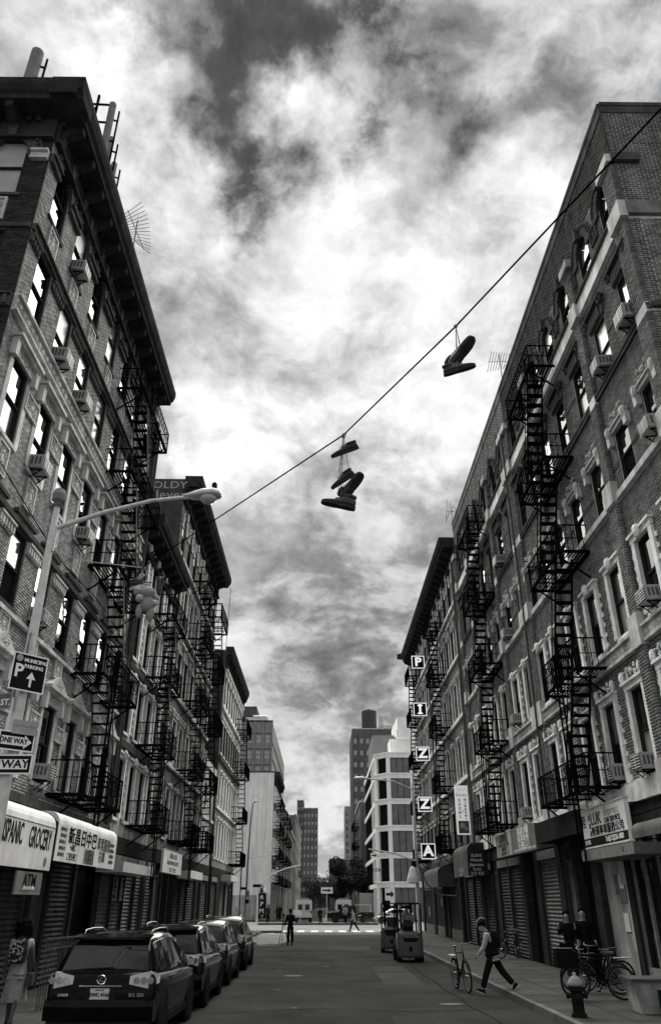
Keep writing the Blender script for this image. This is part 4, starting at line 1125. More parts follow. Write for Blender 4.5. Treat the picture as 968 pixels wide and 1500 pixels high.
for k, (ch, x, z) in enumerate((('P', 7.46, 18.76), ('I', 7.42, 15.11), ('Z', 7.44, 11.87), ('Z', 7.39, 8.38), ('A', 7.45, 5.31))):
    lab = ('black box sign with white letter P, topmost of the vertical row', 'black box sign with white letter I, second from the top', 'upper of the two black box signs with letter Z', 'lower of the two black box signs with letter Z', 'black box sign with white letter A, lowest of the row')[k]
    o = thing('letter_sign', lab, 'sign', (x, 57, z), 0, 'letter boxes spelling PIZZA')
    g = MB(); g.box(-.5, .5, 0, .25, -.5, .5); g.build('sign_box', 'sign_black', o)
    g = MB()
    for (a, b, c_, d) in ((-.5, .5, .44, .5), (-.5, .5, -.5, -.44), (-.5, -.44, -.44, .44), (.44, .5, -.44, .44)): g.box(a, b, -.02, -.0005, c_, d)
    g.build('border', 'letter_added_glow', o)
    text(ch, .92, 0, -.008, 0, 'letter_added_glow', o, 1.1, .035)
    if ch in 'IZ':
        g = MB()
        for zz in (-.3, .3): g.box(-.2, .2, -.012, -.0005, zz-.04, zz+.04)
        if ch == 'I': g.build('serif', 'letter_added_glow', o)
    g = MB(); g.bar((.4, .12, .3), (.8, .12, .3), .05); g.build('bracket', 'iron', o)

# ------------------------------------------------------------------ lamp post with street signs, left corner
PX, PY = -5.0, 12.5
lp = thing('street_lamp', 'grey street lamp post with long arm at the left corner', 'street lamp', (PX, PY, .15))
g = MB(); g.lathe([(.2, 0), (.2, .35), (.16, .5), (.125, .55), (.115, 3.5), (.066, 8.35), (.062, 8.6)], 8); g.build('pole', 'galvanised', lp)
g = MB(); g.lathe([(.0, 8.6), (.1, 8.6), (.12, 8.64), (.05, 8.68), (.12, 8.74), (.13, 8.86), (.09, 8.97), (.02, 9.0)], 10); g.build('finial', 'metal_grey', lp)
arm = [(0.02, 0, 8.15), (.9, 0, 8.5), (1.75, 0, 8.75), (2.3, 0, 8.82), (2.55, 0, 8.83)]
g = MB(); g.tube(arm, [.045, .042, .038, .035, .035], 8); g.tube([(.04, 0, 7.7), (.05, 0, 8.2)], .05, 6); g.build('arm', 'galvanised', lp)
hd = [(2.35, .05, 8.84, .05), (2.5, .11, 8.84, .09), (2.7, .17, 8.86, .13), (2.9, .18, 8.87, .15), (3.02, .13, 8.87, .12), (3.07, .04, 8.86, .06)]
g = MB(); g.loft([[(x, hw*math.cos(t), z + (hh if math.sin(t) > 0 else hh*.35)*math.sin(t)) for t in [2*PI*k/14 for k in range(14)]] for (x, hw, z, hh) in hd]); lh = g.build('luminaire', 'metal_pale', lp, smooth=True)
g = MB(); g.ball((2.82, 0, 8.82), (.17, .14, .13), 12, 8); g.build('lens_bowl', 'lens', lh, smooth=True)
g = MB(); g.lathe([(.055, 0), (.05, .12), (.03, .15)], 10, (2.92, 0, 9.0)); g.build('photocell', 'trim_black', lh)
g = MB(); g.box(-.16, -.04, .05, .3, 5.05, 5.6); g.build('control_box', 'metal_grey', lp)
g = MB(); g.tube([(0, -.13, 5.3), (.02, -.16, 5.9), (0, -.1, 6.1)], .02, 5); g.tube([(-.1, .02, 7.6), (.0, -.05, 7.7)], .025, 5); g.build('conduit', 'metal_grey', lp)
def plate(label, loc, rot, w, h, m, border=None, cat='street sign'):
    o = thing('street_sign', label, cat, loc, rot, 'street signs on the left lamp post')
    g = MB(); g.box(-w/2, w/2, 0, .006, -h/2, h/2); g.build('plate', m, o)
    if border:
        g = MB(); t = .022
        for (a, b, c_, d) in ((-w/2, w/2, h/2-t, h/2), (-w/2, w/2, -h/2, -h/2+t), (-w/2, -w/2+t, -h/2+t, h/2-t), (w/2-t, w/2, -h/2+t, h/2-t)): g.box(a, b, -.003, -.0002, c_, d)
        g.build('border', border, o)
    g = MB(); g.box(-.03, .03, .006, .16, -.03, .03); g.build('clamp', 'metal_grey', o)
    return o
o = plate('black MUNICIPAL PARKING sign with arrow on the lamp post', (-4.88, 12.34, 5.54), R(48), .62, .62, 'sign_black', 'white_ink')
text('MUNICIPAL', .085, .09, -.004, .2, 'white_ink', o, .95, .002); text('PARKING', .085, .07, -.004, .1, 'white_ink', o, .95, .002); text('P', .3, -.18, -.004, .0, 'white_ink', o, 1, .008)
g = MB(); g.box(.03, .07, -.005, -.0005, -.23, -.09); g.prism([(-.03, -.1), (.13, -.1), (.05, .02)], -.005, -.0005); g.build('arrow', 'white_ink', o)
g = MB(); g.lathe([(.06, -.005), (.06, -.0005)], 12, (-.2, 0, .22), 'y'); g.build('emblem', 'stucco_pale', o)
def one_way(o, w, h, arrow=True):
    g = MB()
    if arrow: g.prism([(-w*.44, -h*.24), (w*.22, -h*.24), (w*.22, -h*.38), (w*.44, 0), (w*.22, h*.38), (w*.22, h*.24), (-w*.44, h*.24)], -.004, -.0005)
    else: g.box(-w*.44, w*.44, -.004, -.0005, -h*.27, h*.27)
    g.build('arrow_panel', 'white_ink', o)
o = plate('smaller ONE WAY arrow sign turned towards the side street', (-4.88, 12.36, 4.44), R(42), .58, .3, 'sign_black', 'white_ink'); one_way(o, .56, .28)
text('ONE WAY', .115, -.05, -.006, 0, 'ink', o, .85, .003)
o = plate('larger ONE WAY sign cut by the left picture edge', (-5.02, 12.33, 4.08), 0, .92, .3, 'sign_black', 'white_ink'); one_way(o, .9, .28, False)
text('ONE', .17, -.22, -.006, 0, 'ink', o, 1.0, .004); text('WAY', .17, .2, -.006, 0, 'ink', o, 1.1, .004)
o = plate('plain pale plate with worn lettering below the parking sign', (-4.80, 12.4, 4.66), R(40), .40, .22, 'stucco_pale'); text('NO STANDING', .055, 0, -.004, .03, 'stone', o); text('BUS', .07, 0, -.004, -.05, 'stone', o)
o = plate('dark street name sign ending in ST at the left edge', (-5.38, 12.42, 5.08), R(-12), .62, .28, 'sign_grey', 'stucco_pale'); text('ST.', .14, .2, -.004, -.02, 'white_ink', o, 1, .003)

# ------------------------------------------------------------------ wire over the street with hung shoes and toy
wp = [Vector(p) for p in ((-4.95, 12.46, 7.82), (-2.62, 10.05, 6.47), (.21, 6.5, 6.45), (1.12, 4.9, 6.50), (2.25, 3.15, 6.86), (4.6, -.3, 8.3))]
def cat_rom(P, n=8):
    out = []
    for i in range(len(P)-1):
        p0, p1, p2, p3 = P[max(i-1,0)], P[i], P[i+1], P[min(i+2,len(P)-1)]
        for k in range(n):
            t = k/n; out.append(.5*((2*p1)+(p2-p0)*t+(2*p0-5*p1+4*p2-p3)*t*t+(3*p1-p0-3*p2+p3)*t**3))
    return out + [P[-1]]
g = MB(); g.tube([wp[0], wp[0]*.5+wp[1]*.5+Vector((0,0,-.05)), wp[1]], .008, 5); pale = g
w = thing('overhead_wire', 'dark wire slung across the street with shoes hanging from it', 'wire', wp[0])
m_ = MB(); m_.tube([p - wp[0] for p in wp[1:]], .0082, 6); m_.build('cable', 'iron', w, smooth=True)
m_ = MB(); m_.tube([p - wp[0] for p in (wp[0], wp[0]*.5+wp[1]*.5+Vector((0,0,-.06)), wp[1])], .007, 5); m_.build('tie_rope', 'cloth_pale', w)

def shoe(parent, upper='leather', sole_m='sole', boot=0.0, name='shoe'):
    """shoe, heel at x=0, toe at x=.3, sole at z=0"""
    st_ = [(0.0, .018, .050), (.012, .028, .072), (.05, .036, .085), (.09, .036, .083), (.13, .035, .074), (.18, .043, .062), (.23, .046, .052), (.27, .040, .043), (.293, .026, .034), (.302, .008, .026)]
    sl = MB()
    sl.loft([[(x*1.02-.004, -hw*1.13, 0), (x*1.02-.004, hw*1.13, 0), (x*1.02-.004, hw*1.16, .026), (x*1.02-.004, -hw*1.16, .026)] for (x, hw, h) in st_])
    so = sl.build('sole', sole_m, parent)
    tr = MB()
    for k in range(9):
        x = .03 + k*.03; hw = np.interp(x, [q[0] for q in st_], [q[1] for q in st_]); tr.box(x, x+.02, -hw*.9, hw*.9, -.0022, -.0003)
    link('tread_bars', tr.mesh('tread_bars', sole_m), so)
    up = MB(); rings = []
    for (x, hw, h) in st_:
        hh = h + (boot if x < .115 else boot*max(0, 1-(x-.115)/.05))
        rings.append([(x, hw*a, .0262 + (hh-.026)*b) for a, b in ((-1, 0), (-1.04, .3), (-.93, .62), (-.62, .92), (-.22, 1.0), (.22, 1.0), (.62, .92), (.93, .62), (1.04, .3), (1, 0))])
    up.loft(rings); uo = up.build('upper', upper, parent, smooth=True)
    co = MB(); co.loft([[(.056 + .052*math.cos(t)*s_, .030*math.sin(t)*s_, .083 + boot + dz) for t in [2*PI*k/14 for k in range(14)]] for s_, dz in ((1.0, -.012), (1.06, .008), (1.0, .018), (.8, .014), (.78, -.02))], cap=True); link('collar', co.mesh('collar', upper, True), uo)
    la = MB()
    for k in range(4):
        x = .115 + k*.024; z = .086 - k*.006 + boot*max(0, 1-k*.5); la.tube([(x, -.026, z-.006), (x, 0, z+.004), (x, .026, z-.006)], .0042, 5)
    link('laces', la.mesh('laces', 'lace'), uo)
    to = MB(); to.loft([[(.10+.028*k, -.018, .086-.004*k), (.10+.028*k, .018, .086-.004*k), (.10+.028*k, .014, .094-.005*k), (.10+.028*k, -.014, .094-.005*k)] for k in range(4)]); link('tongue', to.mesh('tongue', upper), uo)
    return uo
def hung_pair(label, top, shoes, lace_pts, group='pairs of shoes hanging from the wire'):
    o = thing('shoe_pair', label, 'shoes', top, 0, group)
    for (off, eul, scale, up_m, so_m, boot) in shoes:
        e = MB(); e.ball((0, 0, 0), .001, 4, 3)
        # each shoe is a part that carries its own sole, upper and laces
        st_ = [(0.0, .018, .050), (.05, .036, .085), (.13, .035, .074), (.23, .046, .052), (.302, .008, .026)]
        ins = MB(); ins.loft([[(x, -hw*.85, .0265), (x, hw*.85, .0265), (x, hw*.85, .031), (x, -hw*.85, .031)] for (x, hw, h) in st_])
        h = ins.build('shoe', up_m, o, off); h.rotation_euler = eul; h.scale = (scale,)*3
        shoe(h, up_m, so_m, boot)
    lc = MB()
    for path in lace_pts: lc.tube(path, .0032, 4)
    lc.ball((0, 0, .0), .018, 6, 5); lc.build('hanging_laces', 'lace', o)
    return o
V = Vector
# shoe poses: x axis of the shoe points heel to toe
def eul(toe, upv):
    x = V(toe).normalized(); z = V(upv); z = (z - x*z.dot(x)).normalized(); y = z.cross(x)
    return Matrix((x, y, z)).transposed().to_euler()
T1 = wp[2]
def pose(toe, upd, tow):
    """toe and top directions as seen from the street below (right, up), tow = how far the top leans away"""
    iu, vw = V((0, -.55, .835)), V((.03, .835, .55))
    return eul(V((1,0,0))*toe[0] + iu*toe[1], V((1,0,0))*upd[0] + iu*upd[1] + vw*tow)
hung_pair('pair of laced sneakers hanging one above the other, middle of the wire', T1, [
    (V((.155, 0, -.17)), pose((-.93, -.33), (-.33, .93), .12), .98, 'sneaker_grey', 'sole', 0),
    (V((.115, .02, -.47)), pose((-.84, -.54), (-.54, .84), .2), .92, 'sneaker_grey', 'sole', 0)],
    [[(0,0,0), (.01, 0, -.1), (.0, -.01, -.17)], [(.0,0,0), (-.012, .01, -.17)], [(0,0,0), (-.05, .02, -.42), (-.03, .01, -.46)], [(0,0,0), (.045, .01, -.40), (.02, 0, -.46)], [(.0, 0, 0), (.03, 0, .02), (.01, .01, -.03)]])
hung_pair('pair of dark work shoes with broad soles, lowest on the wire', T1 + V((.0, .04, -.005)), [
    (V((.10, .0, -.86)), pose((-.96, .22), (.22, .96), .5), 1.12, 'leather', 'sole', .03),
    (V((.0, .06, -.72)), pose((.55, .83), (-.60, .40), .95), 1.10, 'leather', 'sole', .02)],
    [[(0,0,0), (-.045, 0, -.5), (-.06, 0, -.68)], [(0,0,0), (-.03, .02, -.6), (-.02, .05, -.7)]])
T2 = wp[3]
hung_pair('pair of shoes with upturned sole hanging apart on the right of the wire', T2, [
    (V((-.05, .05, -.42)), pose((.55, .83), (-.65, .43), .9), 1.05, 'leather', 'sole', .0),
    (V((-.13, .0, -.53)), pose((.95, .30), (-.30, .95), .3), .88, 'leather', 'sole', .0)],
    [[(0,0,0), (-.01, 0, -.3), (.0, .0, -.36)], [(0,0,0), (.025, .02, -.2), (.04, .03, -.28)], [(0,0,0), (-.02, 0, -.40)], [(0,0,0), (.03, .01, -.24)]])
# stuffed toy and pale sneakers at the left end of the wire
ty = thing('plush_toy', 'stuffed plush toy with round limbs hanging from the left end of the wire', 'toy', (-2.50, 10.0, 5.80)); ty.scale = (.82,)*3
g = MB(); g.ball((.03, 0, .10), (.13, .12, .15), 14, 10); g.build('belly', 'plush', ty, smooth=True)
g = MB(); g.ball((.02, 0, .31), (.13, .125, .12), 14, 10); g.build('head', 'plush', ty, smooth=True)
for (c, r_) in (((-.15, -.02, .33), (.075, .07, .08)), ((.15, .05, .24), (.06, .06, .07))):
    g = MB(); g.ball(c, r_, 10, 8); g.build('ear', 'plush', ty, smooth=True)
for (c, r_) in (((-.09, -.09, .18), .07), ((.16, -.02, .12), .06)):
    g = MB(); g.ball(c, r_, 10, 8); g.build('paw', 'plush_pale', ty, smooth=True)
for (c, r_) in (((-.08, -.05, -.04), (.06, .06, .13)), ((.1, .0, -.06), (.07, .06, .14))):
    g = MB(); g.ball(c, r_, 10, 8); g.build('leg', 'plush', ty, smooth=True)
g = MB(); g.tube([(.02, 0, .42), (-.05, .02, .65), (-.10, .05, .85)], .006, 5); g.build('string', 'lace', ty)
hung_pair('pair of pale sneakers tied above the plush toy on the left', wp[1] + V((.0, 0, 0)), [
    (V((.16, -.02, -.36)), eul((-.29, .0, .0), (0, -.1, 1)), 1.0, 'sneaker_pale', 'sneaker_pale', 0),
    (V((.07, .05, -.12)), eul((-.2, .04, -.22), (-.6, -.2, .6)), .95, 'sneaker_pale', 'sole', 0)],
    [[(0,0,0), (.03, 0, -.2), (.05, 0, -.28)], [(0,0,0), (-.02, .03, -.15)]])
hung_pair('pair of blackened shoes tangled above the plush toy', wp[1] + V((.02, .03, 0)), [
    (V((-.17, .0, -.28)), eul((.2, .05, .05), (-.3, -.5, .8)), 1.0, 'leather', 'sole', 0),
    (V((.2, .05, -.12)), eul((.03, .0, -.28), (.9, -.2, .1)), .95, 'leather', 'sole', 0)],
    [[(0,0,0), (-.06, 0, -.2)], [(0,0,0), (.12, .03, -.1)]])

# ------------------------------------------------------------------ rooftop antennas
def aerial(label, loc, mast, boom_z, n, el, tilt, fan=0.0):
    o = thing('roof_aerial', label, 'antenna', loc, 0, 'television aerials on the roofs')
    g = MB(); g.tube([(0,0,0), (0,0,mast)], .022, 6); g.build('mast', 'metal_grey', o)
    b = MB(); d = V((math.cos(tilt), math.sin(tilt), 0)); L = n*.13
    b.tube([d*(-L/2) + V((0,0,boom_z)), d*(L/2) + V((0,0,boom_z))], .014, 5); b.tube([V((0,0,boom_z-.5)), d*.5 + V((0,0,boom_z))], .01, 5); b.build('boom', 'metal_grey', o)
    for k in range(n):
        t = -L/2 + L*(k+.5)/n; c_ = d*t + V((0,0,boom_z)); e = el*(1 - .35*k/n); q = V((-d.y, d.x, 0))
        a = fan*(k/(n-1)-.5); q = (q*math.cos(a) + V((0,0,1))*math.sin(a))
        r_ = MB(); r_.tube([c_ - q*e, c_ + q*e], .013, 4); r_.build('element', 'metal_grey', o)
    return o
aerial('large fan-shaped aerial on the left corner roof edge', (-6.9, 19.6, 22.3), 2.2, 1.7, 14, .62, R(84), 1.6)
aerial('comb-shaped aerial on the right corner roof', (8.75, 29.4, 22.6), 3.9, 3.4, 9, .8, R(-4))
aerial('small aerial with spread rods on the right roofs', (8.0, 41.2, 22.6), 1.5, 1.15, 6, .7, R(10), 2.4)
aerial('tiny aerial on the far end of the third right roof', (8.4, 52, 22.0), 1.6, 1.4, 5, .5, R(30), 1.0)
def cell(label, loc, h, r_=.2, extra=True):
    o = thing('cell_antenna', label, 'antenna', loc, 0, 'panel antennas on the left corner roof')
    g = MB(); g.lathe([(r_*.95, 0), (r_, .03), (r_, h-.03), (r_*.9, h)], 14); g.build('panel', 'metal_grey', o, smooth=False)
    g = MB(); g.tube([(r_+.12, .1, -.8), (r_+.12, .1, h*.9)], .035, 6); g.bar((r_+.12, .1, h*.3), (0, 0, h*.3), .05); g.bar((r_+.12, .1, h*.7), (0, 0, h*.7), .05); g.build('mounting_pipe', 'iron', o)
    return o
cell('thick cylindrical antenna on the left roof above the front cornice', (-9.25, 14.6, 24.2), 2.25, .19)
cell('tallest slim panel antenna behind the left cornice', (-8.0, 18.0, 26.0), 2.9, .13)
cell('middle slim panel antenna behind the left cornice', (-8.22, 19.0, 26.0), 2.3, .12)
cell('shortest slim panel antenna behind the left cornice', (-8.55, 20.5, 26.3), 2.5, .12)
mh = thing('antenna_rack', 'dark steel antenna rack on the left corner roof', 'antenna rack', (-8.6, 17.0, 22.2))
g = MB()
for x in (-1.2, .2): g.tube([(x, .6, 0), (x, .6, 6.6)], .05, 6)
for z in (4.0, 5.2, 6.2): g.bar((-1.3, .6, z), (.6, .7, z), .06)
g.bar((-1.2, .6, 2), (.2, .6, 6), .04); g.build('frame', 'iron', mh)
g = MB(); g.tube([(-1, .6, 5.6), (-.4, .5, 4.9), (.3, .7, 5.3)], .018, 5); g.build('cable', 'iron', mh)
rl = thing('roof_rail', 'dark pipes lying along the left front roof edge', 'pipe', (-12, 13.9, 22.6))
g = MB()
for z in (.55, .75, .95): g.tube([(-2, .3, z), (2.2, .3, z+.03)], .05, 6)
g.tube([(2.3, .3, 0), (2.3, .3, .9)], .06, 6); g.tube([(0, .3, 0), (0, .3, .95)], .06, 6); g.build('pipe_run', 'iron', rl)
# slack cable hanging from the graffiti house roof
cb = thing('roof_cable', 'thin slack cable hanging down from the graffiti house cornice', 'cable', (-6.6, 50.4, 22.3))
g = MB(); g.tube([(0, 0, 0), (-.15, .6, -3.5), (-.4, 2.5, -7)], .02, 4); g.build('strand', 'metal_grey', cb)

# ------------------------------------------------------------------ drainpipes and slack wires on the fronts
for root, xs in ((L1, (14.25,)), (L2, (7.05,)), (L3, (.25, 9.0)), (R1, (-13.95,)), (R2, (-13.9,)), (R3, (-.3, -13.0))):
    for x in xs:
        g = MB(); zt = {L2: 15.6}.get(root, 20.8)
        g.tube([(x, -.24, zt), (x+.02, -.23, zt*.6), (x-.01, -.24, zt*.3), (x, -.22, 4.6)], .045, 7)
        for k in range(int((zt-5)/2.4)): g.lathe([(.06, 0), (.06, .07)], 8, (x, -.235, 5.5+k*2.4))
        g.build('drainpipe', 'iron_worn', root)
for root, pts in ((L1, [(.3, 10.9), (5.2, 10.5), (9.5, 10.75), (14.2, 10.4)]), (L2, [(0, 7.1), (3.5, 6.7), (7.1, 7.0)]), (L3, [(0, 7.2), (7, 6.8), (14.5, 7.3)]), (R1, [(-.2, 4.35), (-6, 4.1), (-13.8, 4.4)]), (R2, [(-.2, 4.3), (-5, 4.0), (-13.8, 4.5)])):
    g = MB(); g.tube(cat_rom([Vector((x, -.3, z)) for x, z in pts], 6), .014, 5); g.build('slack_wire', 'iron', root)
# ------------------------------------------------------------------ cars (rear at y=0, facing +y)
WHEEL = {}
def wheel(parent, c, r=.36, w=.24, side=1):
    k = (round(r,2), side)
    if k not in WHEEL:
        t = MB(); t.lathe([(r*.62, -w/2), (r*.95, -w/2), (r, -w/2+.04), (r, w/2-.04), (r*.95, w/2), (r*.62, w/2)], 24, (0,0,0), 'x')
        q = MB(); q.lathe([(r*.64, -w/2+.05), (r*.64, w/2-.02), (r*.58, w/2-.02), (r*.55, w/2-.07), (.05, w/2-.05), (.0, w/2-.05)], 20, (0,0,0), 'x')
        for j in range(5):
            a = 2*PI*j/5; q.bar((w/2-.03, .04*math.cos(a), .04*math.sin(a)), (w/2-.02, r*.6*math.cos(a), r*.6*math.sin(a)), .07, .03, (1,0,0))
        if side < 0:
            for m_ in (t, q): m_.v = [(-x, y, z) for (x, y, z) in m_.v]
        WHEEL[k] = (t.mesh('tyre', 'rubber', False), q.mesh('rim', 'alloy'))
    o = link('wheel', WHEEL[k][0], parent, c); link('rim', WHEEL[k][1], o)
    return o
SUV = dict(L=4.72, hw=.93, H=1.66, body=[(0, .84, .42, .80), (.02, .89, .34, 1.0), (.06, .91, .30, 1.08), (.14, .92, .28, 1.085), (.5, .93, .24, 1.06), (1.6, .93, .22, 1.02), (2.8, .93, .22, 1.00), (3.5, .93, .24, .98), (4.2, .91, .26, .90), (4.6, .84, .32, .78), (4.72, .74, .42, .66)],
    cabin=[(.15, 1.07, .84, .80), (.30, 1.30, .84, .74), (.46, 1.53, .84, .68), (.62, 1.61, .84, .66), (1.4, 1.66, .86, .68), (2.2, 1.64, .86, .68), (2.7, 1.52, .86, .68), (3.15, 1.28, .86, .74), (3.5, 1.0, .86, .80)], wr=.36, wy=(.88, 3.6))
def car(label, loc, rot, spec=SUV, paint='car_black', rails=True, detail=1, group='cars parked along the left kerb', spoiler=True, spare=False):
    o = thing('parked_car', label, 'car', loc, rot, group)
    rings = []
    for (y, hw, zl, zb) in spec['body']:
        half = [(hw*.88, zl), (hw*.985, zl+.12), (hw, zl+(zb-zl)*.5), (hw*.985, zb-.12), (hw*.93, zb-.02), (hw*.80, zb)]
        rings.append([(-x, y, z) for x, z in half] + [(x, y, z) for x, z in half[::-1]])
    b = MB(); b.loft(rings); bo = b.build('body', paint, o, smooth=True)
    cb = spec['cabin']; rings = []
    for (y, zt, hb, ht) in cb:
        zb = 1.0; half = [(hb, zb-.04), (hb*.98, zb+.05), (max(ht, hb-(hb-ht)*(zt-zb)/.6)+.02, max(zt-.06, zb+.02)), (ht-.05, zt-.012), (ht*.5, zt+.012)]
        rings.append([(-x, y, z) for x, z in half] + [(x, y, z) for x, z in half[::-1]])
    r_ = MB(); r_.loft(rings); ro = r_.build('roof', paint, o, smooth=True)
    ys = [q[0] for q in cb]
    zt = lambda y: float(np.interp(y, ys, [q[1] for q in cb])); hb = lambda y: float(np.interp(y, ys, [q[2] for q in cb])); ht = lambda y: float(np.interp(y, ys, [q[3] for q in cb]))
    def sx(y, z):
        top = max(ht(y), hb(y)-(hb(y)-ht(y))*(zt(y)-1.0)/.6)+.02; f = min(1, max(0, (z-1.05)/max(.05, zt(y)-.06-1.05))); return hb(y)*.98 + (top-hb(y)*.98)*f
    # side glass
    for s_ in (-1, 1):
        for (a, b_) in ((.50, 1.0), (1.06, 1.92), (2.0, 2.9)):
            n = 4; lo = []; hi = []
            for k in range(n+1):
                y = a+(b_-a)*k/n; z0 = 1.07; z1 = max(z0+.02, zt(y)-.1)
                lo.append((s_*(sx(y, z0)+.012), y, z0)); hi.append((s_*(sx(y, z1)+.012), y, z1))
            g = MB(); pts = lo+hi[::-1]; inn = [(p[0]-s_*.02, p[1], p[2]) for p in pts]; m = len(pts)
            g.add(pts+inn, [tuple(range(m)), tuple(range(m, 2*m))[::-1]] + [(k, k+m, (k+1)%m+m, (k+1)%m) for k in range(m)])
            g.build('side_window', 'car_glass', ro)
    # rear window and windscreen
    def screen(name, ya, yb, sgn):
        rows_ = []
        for k in range(6):
            y = ya+(yb-ya)*k/5; z = zt(y)+.012; w_ = (ht(y)-.04)
            rows_.append([(-w_, y+sgn*.016, z-.03), (-w_*.5, y+sgn*.016, z), (w_*.5, y+sgn*.016, z), (w_, y+sgn*.016, z-.03)])
        g = MB(); n = 4; vs = [p for q in rows_ for p in q]; fs = [(i*n+k, i*n+k+1, (i+1)*n+k+1, (i+1)*n+k) for i in range(5) for k in range(3)]
        g.add(vs, fs); g.add([(p[0], p[1]-sgn*.012, p[2]-.012) for p in vs], fs); g.build(name, 'car_glass', ro, smooth=True)
    screen('rear_window', .185, .47, -1); screen('windscreen', 2.72, 3.42, 1)
    if spoiler:
        g = MB(); g.loft([[(x, .46-.10*(1-(x/.7)**2)*.5-.06, 1.565), (x, .66, 1.62), (x, .66, 1.645), (x, .44-.06, 1.60)] for x in (-.68, -.4, 0, .4, .68)]); g.build('spoiler', paint, ro)
    g = MB(); g.bar((-.33, .155, 1.13), (.12, .17, 1.15), .035, .02); g.ball((.12, .17, 1.14), .03, 6, 5); g.build('wiper', 'trim_black', ro)
    # bumper, lamps, plate
    g = MB(); g.loft([[(x, -.075+.07*(abs(x)/.9)**3+.0, .40), (x, .2, .36), (x, .2, .70), (x, -.045+.07*(abs(x)/.9)**3, .70), (x, -.085+.07*(abs(x)/.9)**3, .60)] for x in (-.92, -.8, -.5, 0, .5, .8, .92)]); g.build('rear_bumper', paint, o)
    g = MB(); g.loft([[(x, -.06+.07*(abs(x)/.9)**3, .28), (x, .2, .26), (x, .2, .36), (x, -.05+.07*(abs(x)/.9)**3, .40)] for x in (-.85, -.5, 0, .5, .85)]); g.build('bumper_skirt', 'trim_black', o)
    for s_ in (-1, 1):
        g = MB(); g.loft([[(s_*.48, -.004, z0), (s_*.48, .02, z1), (s_*.48, .14, z1), (s_*.48, .14, z0)] if k == 0 else [(s_*.80, -.006, z0-.0), (s_*.80, .03, z1), (s_*.80, .16, z1), (s_*.80, .16, z0)] if k == 1 else [(s_*.955, .20, z0+.03), (s_*.945, .25, z1-.03), (s_*.90, .25, z1-.03), (s_*.90, .20, z0+.03)] for k, (z0, z1) in enumerate(((.92, 1.04), (.86, 1.10), (.90, 1.08)))])
        lo = g.build('tail_lamp', 'lens', o)
        for q in (.60, .72, .84):
            g = MB(); g.lathe([(.055, -.012), (.05, .02), (.02, .02)], 10, (s_*q, .005, .975), 'y'); link('lamp_cup', g.mesh('lamp_cup', 'chrome'), lo)
    if detail:
        g = MB(); g.box(-.36, .36, -.022, .06, .885, .905); g.build('chrome_strip', 'chrome', o)
        g = MB(); g.box(-.16, .16, -.03, -.014, .705, .86); pl = g.build('number_plate', 'plate_white', o)
        text('EWC 4166', .075, 0, -.034, .77, 'ink', pl, 1.0, .002); text('NEW YORK', .028, 0, -.034, .838, 'ink', pl)
        g = MB(); g.box(-.27, .27, -.012, .05, .69, .875); g.build('plate_recess', 'trim_black', o)
        g = MB(); g.ring((0, .0, .985), .062, .008, 'y', 20, 5); g.bar((.012, -.004, 1.02), (-.035, -.004, .968), .014, .01); g.bar((-.035, -.004, .966), (.04, -.004, .966), .014, .01); g.v = [(x*1.15, y, z) for (x, y, z) in g.v]; g.build('emblem', 'chrome', o)
    for s_ in (-1, 1):
        g = MB(); g.ball((s_*1.02, 2.95, 1.08), (.10, .06, .085), 10, 7); g.bar((s_*.9, 2.98, 1.03), (s_*1.0, 2.96, 1.06), .04); mo = g.build('mirror', paint, o, smooth=True)
        g = MB(); g.box(s_*1.02-.075, s_*1.02+.075, 2.884, 2.892, 1.025, 1.135); link('mirror_glass', g.mesh('mirror_glass', 'chrome'), mo)
        if rails:
            g = MB(); g.tube([(s_*.60, .75, 1.63), (s_*.62, .85, 1.70), (s_*.63, 1.4, 1.72), (s_*.63, 2.0, 1.71), (s_*.62, 2.25, 1.645)], .012, 6); g.build('roof_rail', 'rail_metal', o, smooth=True)
        for y in spec['wy']:
            g = MB(); g.lathe([(spec['wr']+.07, s_*.9), (spec['wr']+.07, s_*.936), (.05, s_*.936)], 24, (0, y, spec['wr']), 'x'); g.build('wheel_arch', 'trim_black', o)
            wheel(o, (s_*.83, y, spec['wr']), spec['wr'], .24, s_)
        g = MB(); g.box(s_*.925-.012, s_*.925+.012, 1.35, 1.60, .92, .95); g.build('door_handle', paint, o)
        g = MB(); g.box(s_*.90-.04, s_*.90+.04, 1.3, 3.2, .25, .36); g.build('side_sill', 'trim_black', o)
    return o
def scaled(spec, sy, sz):
    d = dict(spec); d['body'] = [(y*sy, hw, zl, zb*sz) for (y, hw, zl, zb) in spec['body']]; d['cabin'] = [(y*sy if y > .7 else y, 1+(zt-1)*sz, a, b) for (y, zt, a, b) in spec['cabin']]; d['wy'] = tuple(q*sy for q in spec['wy']); return d
c1 = car('glossy black SUV nearest the camera, chrome strip and plate at its rear', (-3.72, 15.0, 0), R(-1.0))
text('RX 350', .07, .62, -.012, .765, 'chrome', c1, 1.2, .003); text('LEXUS', .05, -.62, -.012, .765, 'chrome', c1, 1.2, .002)
car('black SUV parked second in the row with bright tail lamp', (-3.6, 20.0, 0), 0, scaled(SUV, .98, 1.0), 'car_black', True, 0)
car('dark grey car parked third in the row, no roof rails', (-3.62, 25.25, 0), 0, scaled(SUV, .92, 1.0), 'car_grey', False, 0, spoiler=False)
c4 = car('boxy dark SUV at the far end of the parked row', (-3.62, 30.8, 0), 0, scaled(SUV, .95, 1.04), 'car_dark', True, 0, spoiler=False)
g = MB(); g.lathe([(.05, -.25), (.33, -.25), (.35, -.2), (.35, .02), (.05, .02)], 20, (.3, 0, 1.02), 'y'); sp_ = g.build('spare_wheel', 'rubber', c4)
